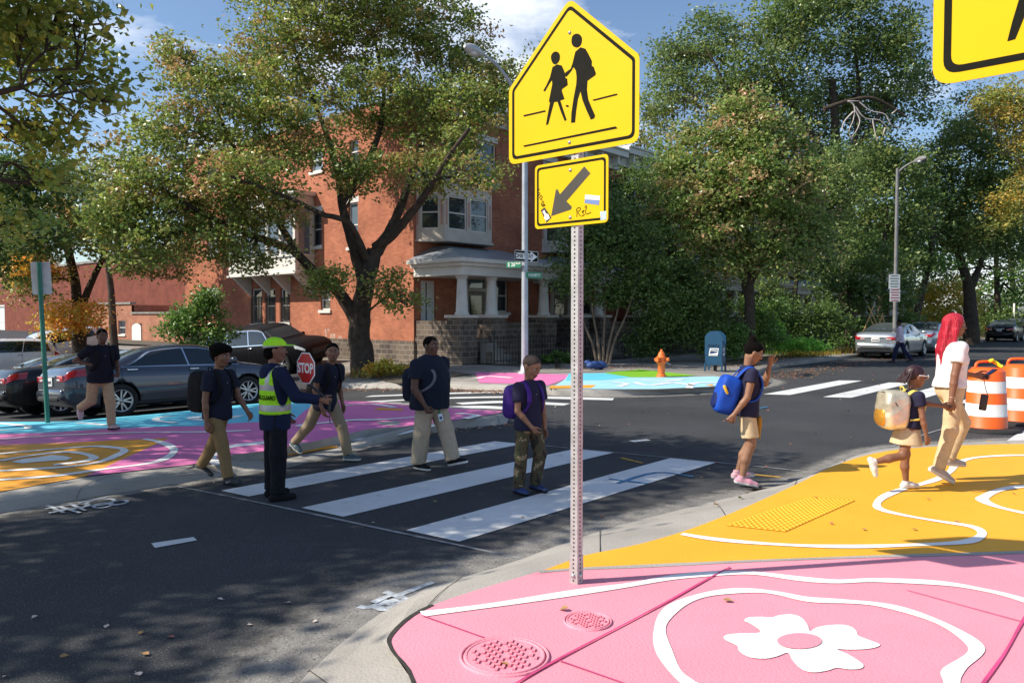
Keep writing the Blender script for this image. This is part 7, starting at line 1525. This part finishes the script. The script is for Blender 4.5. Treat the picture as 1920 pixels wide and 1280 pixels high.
# 3 crossing guard
vest_m = fabric('hi_vis_lime', (.42, .86, .03)); refl = mat('reflective_tape', (.40, .40, .41), .35, metal=.3, var=.12, scale=50); jk = fabric('dark_blue_fleece', (.010, .017, .048)); trs = fabric('black_trousers', (.009, .010, .014))
p3 = person('crossing guard in lime safety vest, lime cap and black trousers, seen from behind', (517, 934), 634, 40, 'warm', g=1.16, lean=0, head=(-30, 0), hr=.148, female=True,
   legs=dict(L=(2, 2, 0, 4), R=(-2, 1, 0, 3)), arms=dict(L=(6, 10, 40, -6), R=(22, 26, 80, 30)), curls=(.4, .9), shirt=(jk, 'jacket'), pants=(trs, 'trousers'), shoes=(blk_f, blk_f), hair='bun' if False else 'short', sleeve=1.95, hemz=-.095, loose=2.0)
T, H, u = p3['T'], p3['H'], p3['H']; S = SDF(p3['lo']-.03, p3['hi']+.03, .0085); gi = 1.09; inf = .031
for c, r in (((.0, 0, .02), (.066, .086, .080)), ((.006, 0, .08), (.064, .082, .085)), ((.005, 0, .15), (.064, .086, .09)), ((.002, 0, .215), (.060, .088, .07))): S.ell(T(*c), np.array(r)*u*gi+inf, .04)
S.cone(T(-.004, .085, .252), T(-.004, -.085, .252), .042*u+.012, .042*u+.012, .03); S.plane(T(0, 0, .005), (0, 0, -1)); S.ell(T(.045, 0, .315), np.array((.07, .05, .10))*u, 0, '-'); S.ell(T(-.01, 0, .32), np.array((.055, .05, .05))*u, 0, '-')
for k, sd in (('L', 1), ('R', -1)): S.cone(T(.0, sd*.098, .255), T(.01, sd*.135, .10), .046*u+.012, .05*u, 0, '-')
zb1, zb2 = T(0, 0, .045)[2], T(0, 0, .172)[2]
def vix(c):
    y = c[:, 1]-T(0, 0, 0)[1]; a = (np.abs(c[:, 2]-zb1) < .030) | (np.abs(c[:, 2]-zb2) < .028); v_ = (np.abs(np.abs(y)-.058*u) < .024) & (c[:, 2] > zb2); return (a | v_).astype(int)
vo = sdf_obj('safety_vest', S, [vest_m, refl], p3['root'], .004, 3, 30., idx=vix, relax=2)
b = MB()
xb_ = -(.064*u*gi+inf+.020); c0 = Vector(T(0, 0, .110)); Mz = Matrix(((0, 0, -1, c0.x+xb_), (-1, 0, 0, c0.y), (0, 1, 0, c0.z), (0, 0, 0, 1)))
lt_ = MB(); text_poly(lt_, 'CROSSING GUARD', Mz, .058, .72, .002)
# wrap the flat lettering round the back of the vest
Rv = .086*u*gi+inf+.004; Rx = .064*u*gi+inf+.006
nv = []
for v in lt_.v:
    th_ = -(v[1]-c0.y)/((Rv+Rx)/2); nv.append((c0.x+.005*u-Rx*cos(th_)*1.02-.004, c0.y-Rv*sin(th_)*1.02, v[2]))
lt_.v = nv; lt_.build('vest_lettering', sign_k, vo, False)
hoodS = SDF(p3['lo'], p3['hi']+.03, .008); hoodS.cone(T(-.035, .04, .285), T(-.035, -.04, .285), .032*u, .032*u, .02); hoodS.ell(T(-.055, 0, .255), np.array((.036, .06, .05))*u, .02); sdf_obj('hood', hoodS, jk, p3['root'], .006, 4)
HP, hh = p3['HP'], p3['hh']; cS = SDF(HP(0, 0, 0)-.24, HP(0, 0, 0)+.26, .006); cS.ell(HP(-.05, 0, .16), np.array((.50, .42, .40))*hh, 0, R=p3['hR']); cS.plane(HP(0, 0, .14), rotZ(V3(.10, 0, -.99), R_(-30)))
cS.ell(HP(.52, 0, .20), np.array((.30, .30, .035))*hh, .01, R=p3['hR'])
cix = lambda c: ((c-HP(0, 0, .20))[:, 2] < -.0*hh).astype(int)
sdf_obj('cap', cS, [vest_m, refl], p3['root'], .001, 2, idx=cix)
bS = SDF(HP(0, 0, 0)-.26, HP(0, 0, 0)+.2, .007); bS.ell(HP(-.22, 0, -.12), np.array((.30, .34, .30))*hh, .0, R=p3['hR']); bS.ell(HP(.35, 0, -.1), np.array((.36, .5, .6))*hh, .02, '-', R=p3['hR']); sdf_obj('curly_hair', bS, hair_m, p3['root'], .01, 6, 120.)
# stop paddle in the guard's right hand
M4 = Matrix.Translation(p3['o']) @ Matrix.Rotation(p3['rz'], 4, 'Z'); J = p3['J']; hand = M4 @ Vector(J['wrR']+J['hdR']/np.linalg.norm(J['hdR'])*.055*H)
tgt = Q(573.5, 690, depth(hand)-.02); rootp = thing('stop_paddle', 'red octagonal STOP paddle held up by the crossing guard', 'stop sign', tuple(hand)); L_ = tgt-hand
nrm_ = (-FWD*.74-RGT*.67).normalized(); xr_ = (RGT*.74-FWD*.67).normalized(); upv = Vector((0, 0, 1)); Mp = Matrix(((xr_.x, upv.x, nrm_.x, L_.x), (xr_.y, upv.y, nrm_.y, L_.y), (xr_.z, upv.z, nrm_.z, L_.z), (0, 0, 0, 1)))
ro = 29.0/FPX*depth(hand)/cos(pi/8); oc = lambda r: [(r*cos(pi/8+k*pi/4), r*sin(pi/8+k*pi/4)) for k in range(8)]
b = MB(); b.prism(oc(ro), -.003, .003, Mp); b.build('paddle_panel', sign_w, rootp); b = MB(); b.prism(oc(ro*.93), -.0045, .0045, Mp); po = b.build('red_face', sign_r, rootp)
b = MB(); text_poly(b, 'STOP', Mp @ Matrix.Translation((0, -.004, .006)), ro*.82, .82, .004); b.build('lettering', sign_w, po)
b = MB(); b.tube([L_+Vector((0, 0, -ro*.8)), Vector((0, 0, .0)), Vector((0, 0, -.10))-xr_*.01], [.012, .014, .015], 8); b.build('handle', blk, rootp)
b = MB(); b.tube(catmull([Vector((0, 0, -.10)), Vector((.0, 0, -.16)), Vector((.01, .01, -.21))], 4), [.004]*9, 5); b.build('wrist_cord', blk, rootp)
# 7 girl with the blue backpack
bunm = hair_m; g7 = person('girl in navy polo and beige shorts with hair in a bun, hand at her face', (1396, 909), 640, -3, 'brown', g=1.12, lean=5, head=(0, 24), hr=.156, female=True,
   legs=dict(L=(14, 36, 4), R=(6, 20, -10)), arms=dict(L=(58, 4, 172, -16), R=(-14, 8, -36, -4)), curls=(.55, .8), shirt=(navy3, 'polo_shirt'), pants=(beige, 'shorts'), legcut=.40, shoes=(shoe_pk, sole_w, hot), hair='bun', collar=navy3, sleeve=.40, loose=1.2, hemz=-.045)
blue_n = fabric('bright_blue_nylon', (.012, .07, .42), rough=.55); blue_d = fabric('dark_blue_nylon', (.01, .02, .10), rough=.6)
backpack(g7, 'bright blue backpack with a yellow case, worn by the girl with the bun', blue_n, blue_d, blue_n, size=(.075, .095, .14), z=.09, tilt=10)
T, H = g7['T'], g7['H']; b = MB(); b.sm = True; b.rbox((0, 0, 0), (.03, .03, .10), .012, Matrix.Translation(Vector(T(-.17, -.09, .13))) @ Matrix.Rotation(-.4, 4, 'Y')); q = b.build('pencil_case', mat('yellow_case', (.8, .5, .03), .5), None, False); q.location = g7['o']; q.rotation_euler = (0, 0, g7['rz']); tag(q, 'small yellow case tucked into the blue backpack', 'case')
HP, hh = g7['HP'], g7['hh']; b = MB()
for sd in (1, -1): b.tube([Vector(HP(.42+.0, sd*.14+.1*cos(a), .035+.07*sin(a))) for a in np.linspace(0, 2*pi, 15)], .010*hh, 5, False); b.tube([Vector(HP(.42, sd*.23, .05)), Vector(HP(0, sd*.37, .05))], .012*hh, 5)
b.build('glasses', alu, g7['root'], False)
b = MB(); b.tube(catmull([T(.075, .02, .0), T(.10, .0, -.06), T(.105, -.01, -.12)], 4), .006, 5); pr_ = thing('shoulder_bag', 'small mustard bag hanging in front of the girl with the bun', 'bag', tuple(g7['o']), g7['rz']); b.build('strap', mat('tan_strap', (.5, .36, .2), .7), pr_, False)
S = SDF(T(.1, 0, -.11)-.2, T(.1, 0, -.11)+.2, .007); S.ell(T(.105, .0, -.085), V3(.028, .05, .07), 0, pw=3); S.cone(T(.112, -.01, -.14), T(.115, -.02, -.20), .016, .008, .01); sdf_obj('bag_body', S, fabric('mustard_cloth', (.45, .24, .04)), pr_, .006, 3)
# 9 woman with long red hair
redh = strand_mat('red_hair', (.46, .010, .03)); wht = fabric('white_jersey', (.78, .76, .76))
g9 = person('woman with very long red hair, white tee and beige trousers on yellow paving', (1777, 902), 589, 0, 'warm', g=1.02, lean=2, head=(-14, 2), hr=.140, dz=.15, female=True,
   legs=dict(L=(30, 50, -6), R=(-6, 10, -30)), arms=dict(L=(20, 6, 82, -6), R=(-16, 6, -8, 3)), curls=(.6, .75), shirt=(wht, 'tee_shirt'), pants=(beige, 'trousers'), shoes=(mat('tan_shoe', (.50, .40, .32), .7, var=.2, scale=20), sole_w), hair='long', hair_mat=redh, sleeve=.55, hemz=.015)
M9 = Matrix.Translation(g9['o']) @ Matrix.Rotation(g9['rz'], 4, 'Z'); J = g9['J']; ph = M9 @ Vector(J['wrL']+J['hdL']/np.linalg.norm(J['hdL'])*.075*g9['H'])
rt = thing('phone', 'dark smartphone in the far hand of the woman with red hair', 'phone', tuple(ph), g9['rz']); b = MB(); Mq = Matrix.Translation((.02, -.0, .035)) @ Matrix.Rotation(-.6, 4, 'Y'); b.rbox((0, 0, 0), (.15, .075, .010), .004, Mq); b.build('phone_case', blk, rt, False); b = MB(); b.box((0, 0, .0058), (.135, .066, .001), Mq); b.build('screen', mat('phone_screen', (.05, .07, .22), .1, var=.5, scale=20), rt, False)
rt = thing('wristlet', 'dark pouch hanging on a strap from the wrist of the woman with red hair', 'pouch', tuple(ph), g9['rz']); b = MB(); b.tube(catmull([(-.03, 0, -.02), (-.02, -.01, -.10), (.0, -.015, -.17)], 4), .004, 5); b.build('strap', blk, rt, False); b = MB(); b.rbox((0, -.015, -.25), (.075, .025, .16), .012, Matrix.Rotation(.15, 4, 'Y')); b.build('pouch_body', mat('pouch_leather', (.035, .03, .03), .6), rt, False)
b = MB(); w_ = J['wrR']+(J['elR']-J['wrR'])*.12; b.tube([Vector(w_+V3(.022*cos(a), .022*sin(a), 0)) for a in np.linspace(0, 2*pi, 15)], .0045, 5, False); b.build('bracelet', mat('silver_bracelet', (.7, .62, .5), .3, metal=.8), g9['root'], False)
# 8 little girl
g8 = person('little girl with braids and white sunglasses in navy polo and khaki skirt', (1699, 918), 684, 2, 'warm', lean=8, head=(0, 4), hr=.185, dz=.15,
   legs=dict(L=(6, 4, 0), R=(-16, 62, -72)), arms=dict(L=(62, 2, 82, -14), R=(4, 8, 12, 2)), curls=(.7, .4), shirt=(navy3, 'polo_shirt'), skirt=(beige, 'skirt'), shoes=(shoe_w, shoe_w), hair='braids', hair_mat=mat('dark_braids', (.03, .010, .014), .5, var=.4, scale=40), collar=navy3, sleeve=.5, hemz=-.01)
gold = mat('gold_foil_cloth', (.60, .36, .10), .36, metal=.6, var=.25, scale=7, col2=(.82, .70, .55), bump=.3, bscale=18.)
backpack(g8, 'shiny gold backpack on the little girl', mat('gold_cloth_pale_sheen', (.74, .66, .48), .33, metal=.6, var=.3, scale=6, bump=.3, bscale=18.), mat('gold_cloth_warm_sheen', (.72, .36, .05), .35, metal=.6, var=.25, scale=7, bump=.3, bscale=18.), mat('yellow_strap', (.80, .62, .12), .5), size=(.105, .125, .165), z=.12, amp=.022, off=.02, tilt=-6)  # pale body and orange pocket put the foil's reflections into the colours
HP, hh = g8['HP'], g8['hh']; b = MB()
for sd in (1, -1): b.tube([Vector(HP(.425, sd*.14+.125*cos(a), .045+.085*sin(a))) for a in np.linspace(0, 2*pi, 15)], .026*hh, 6, False); b.tube([Vector(HP(.42, sd*.25, .06)), Vector(HP(.18, sd*.36, .065)), Vector(HP(-.05, sd*.37, .06))], .03*hh, 6)
gl_ = b.build('sunglasses', sole_w, g8['root'], False); b = MB()
for sd in (1, -1): b.ball(Vector(HP(.415, sd*.14, .045)), .11*hh, 8, sc=(.25, 1, .72))
b.build('dark_lens', cglass, gl_, False)
# 10 far pedestrian
person('person in a pale pink shirt and navy trousers walking past the silver sedan', (1687, 680), 599, 150, 'deep', lean=2, hr=.138, legs=dict(L=(20, 10, 4), R=(-20, 16, -20)), arms=dict(L=(-10, 10, 20, -10), R=(-10, 12, 24, -12)), shirt=(fabric('pink_shirt_cloth', (.72, .58, .66)), 'shirt'), pants=(fabric('navy_trousers', (.02, .022, .06)), 'trousers'), shoes=(mat('brown_shoe', (.06, .03, .025), .6), blk_f), hair='fade', sleeve=1.9, collar=sole_w)
# ------------------------------------------------------------------ fallen leaves and litter
lf_b = mat('dry_leaf', (.34, .20, .08), .8, var=.35, scale=30); lf_r = mat('red_leaf', (.42, .13, .10), .8, var=.35, scale=30); lf_g = mat('green_leaf', (.12, .16, .04), .8, var=.3, scale=30); lf_p = mat('pale_leaf', (.62, .52, .44), .8, var=.2, scale=30)
g = np.random.default_rng(77)
def leaf_mesh(seed):
    q = np.random.default_rng(seed); b = MB(); n = 5; L = 1.0
    prof = [(0, .02), (.18, .28), (.42, .38), (.70, .24), (1, .0)]; vs = []
    cu = .25+.3*q.random()
    for t_, w_ in prof: vs += [(t_-.5, -w_*(.8+.4*q.random()), .10+cu*abs(w_)), (t_-.5, 0, .03+.25*(t_-.5)**2), (t_-.5, w_*(.8+.4*q.random()), .12+cu*abs(w_)*.8)]
    b.add(vs, [(3*i+j, 3*i+j+1, 3*i+4+j, 3*i+3+j) for i in range(n-1) for j in (0, 1)], None, True); b.tube([(.5, 0, .09), (.75, .05, .14)], .02, 4); return b.mesh('leaf')
shapes = [leaf_mesh(k) for k in range(4)]; protos = {}
for mi, m_ in enumerate((lf_b, lf_r, lf_g, lf_p)):
    for k in range(4):
        me = shapes[k].copy(); me.materials.append(m_); protos[mi, k] = me
def drop(p, size, mi, label, group):
    o = bpy.data.objects.new('fallen_leaf', protos[mi, int(g.integers(4))]); COL.objects.link(o); o.location = p; o.scale = (size*.52,)*3; o.rotation_euler = (g.normal()*.15, g.normal()*.15, g.random()*6.28); tag(o, label, 'leaf', group)
for px, py, mi in ((1058, 1142, 0), (1365, 1126, 0), (945, 1246, 0)): drop(P(px, py, .151), .10, mi, {1058: 'brown curled leaf beside the small pink utility cover', 1365: 'brown leaf lying inside the white outline above the flower', 945: 'brown leaf lying on the large pink manhole cover'}[px], 'dry leaves on the pink paving')
for px, py in ((1530, 933), (1558, 981), (1620, 992), (1715, 992), (1795, 978), (1400, 925), (1900, 925), (1740, 935)): drop(P(px, py, .151), .075, 0 if g.random() < .7 else 1, 'small dry leaf lying on the yellow painted paving', 'dry leaves on the yellow paving')
drop(P(1388, 934, .10), .13, 2, 'green leaf lying on the near concrete kerb', 'leaves on the kerb'); drop(P(1343, 946, .10), .10, 0, 'brown leaf on the near concrete kerb left of the green one', 'leaves on the kerb')
near_px = [(200, 1174), (264, 1186), (468, 1171), (320, 1194), (259, 1264), (625, 1202), (1032, 1025), (1048, 1035), (590, 1165), (413, 1123), (272, 1226), (10, 1268), (700, 980), (815, 940), (980, 970), (870, 970), (1130, 968), (1330, 880), (1482, 832), (1588, 835), (1530, 812), (1595, 820), (1573, 856), (1437, 875), (1345, 868), (1315, 895), (1440, 770), (1590, 770), (1640, 790), (1700, 745), (120, 1230), (440, 1240), (540, 1130), (64, 1157), (400, 905), (470, 900)]
for px, py in near_px:
    if P(px, py, .14).y > 3.5 or P(px, py, 0).y > 3.6: drop(P(px, py, .006), .055+.035*g.random(), int(g.choice([0, 0, 1, 3])), 'small fallen leaf on the dark asphalt of the near road', 'fallen leaves on the near road')
for i in range(110):
    x, y = 9+16*g.random(), 5.0+7*g.random()
    if (y > 8.0 and x < 10) or (x > 11.5 and y > 7.6): continue
    drop((x, y, zg(x, y)+.006), .06+.04*g.random(), int(g.choice([0, 1, 1, 3])), 'small reddish leaf on the asphalt in the middle of the junction', 'fallen leaves on the junction')
# leaf litter drifts along the far gutter and under the trees: uncountable
def litter(name, pts, n, spread, size, pal, seed, dz=.01):
    q = np.random.default_rng(seed); V = []; T_ = []; F = []
    path = catmull([Vector((p.x, p.y, 0)) for p in pts], 8); pc = np.array([c for c, _ in PAL[pal]]) 
    for i in range(n):
        c = path[int(q.integers(len(path)))]; x, y = c.x+q.normal()*spread, c.y+q.normal()*spread; z = zg(x, y)+dz+.02*q.random(); a = q.random()*6.28; L = size*(.6+.8*q.random()); k = len(V)
        dx, dy = cos(a)*L/2, sin(a)*L/2; V += [(x-dx, y-dy, z), (x+dy*.6, y-dx*.6, z+.02*q.random()), (x+dx, y+dy, z), (x-dy*.6, y+dx*.6, z+.02*q.random())]; F.append((k, k+1, k+2, k+3)); T_.append(tuple(pc[int(q.integers(len(pc)))]*(.9+.8*q.random()))+(1,))
    me = arr_mesh(name, np.array(V), np.array(F), False); at = me.attributes.new('tint', 'FLOAT_COLOR', 'FACE'); at.data.foreach_set('color', np.array(T_, np.float32).ravel())
    return tag(link_mesh(name, me, leafm), kind='stuff')
PAL['litter'] = [((.30, .12, .09), 1), ((.26, .15, .06), 1), ((.36, .22, .16), 1), ((.18, .08, .05), 1), ((.40, .30, .2), 1)]
litter('leaf_litter', [P(560, 733), P(640, 731), P(760, 731), P(860, 733), P(960, 737)], 900, .22, .075, 'litter', 1)
litter('leaf_litter', [P(640, 706, .15), P(700, 700, .15), P(760, 700, .15)], 900, .55, .08, 'litter', 2, .165)
litter('leaf_litter', [P(1460, 708), P(1530, 695), P(1600, 682), P(1700, 672)], 700, .35, .08, 'litter', 3)
litter('leaf_litter', [P(1380, 690, .15), P(1430, 680, .15), P(1480, 672, .15)], 300, .5, .08, 'litter', 4, .165)
litter('leaf_litter', [P(1000, 690, .15), P(1120, 690, .15), P(1240, 688, .15)], 350, .5, .08, 'litter', 5, .165)
litter('leaf_litter', [P(720, 826), P(800, 815), P(900, 803), P(950, 798)], 60, .10, .06, 'litter', 6)
# weeds along the far pavement edge
def tufts(name, pts, n, h, spread, seed, pal='yellowbush'):
    q = np.random.default_rng(seed); V = []; F = []; T_ = []; path = catmull(pts, 8); pc = [c for c, _ in PAL[pal]]
    for i in range(n):
        c = path[int(q.integers(len(path)))]; x, y = c.x+q.normal()*spread, c.y+q.normal()*spread; z = zg(x, y)+.15; a = q.random()*6.28; L = h*(.4+.9*q.random()); w_ = .012; le = q.normal()*.5; k = len(V)
        V += [(x-cos(a)*w_, y-sin(a)*w_, z), (x+cos(a)*w_, y+sin(a)*w_, z), (x+le*L*.4, y+q.normal()*L*.3, z+L)]; F.append((k, k+1, k+2)); T_.append(tuple(np.array(pc[int(q.integers(len(pc)))])*(1.2+.8*q.random()))+(1,))
    me = arr_mesh(name, np.array(V), np.array(F), False); at = me.attributes.new('tint', 'FLOAT_COLOR', 'FACE'); at.data.foreach_set('color', np.array(T_, np.float32).ravel()); return tag(link_mesh(name, me, leafm), kind='stuff')
tufts('dry_grass', [P(690, 704, .15), P(720, 700, .15), P(770, 699, .15)], 1500, .30, .35, 11); tufts('dry_grass', [P(1480, 668, .15), P(1540, 664, .15), P(1600, 658, .15)], 1400, .22, .4, 12); tufts('dry_grass', [P(1430, 664, .15), P(1500, 655, .15)], 700, .25, .4, 13, 'bright')
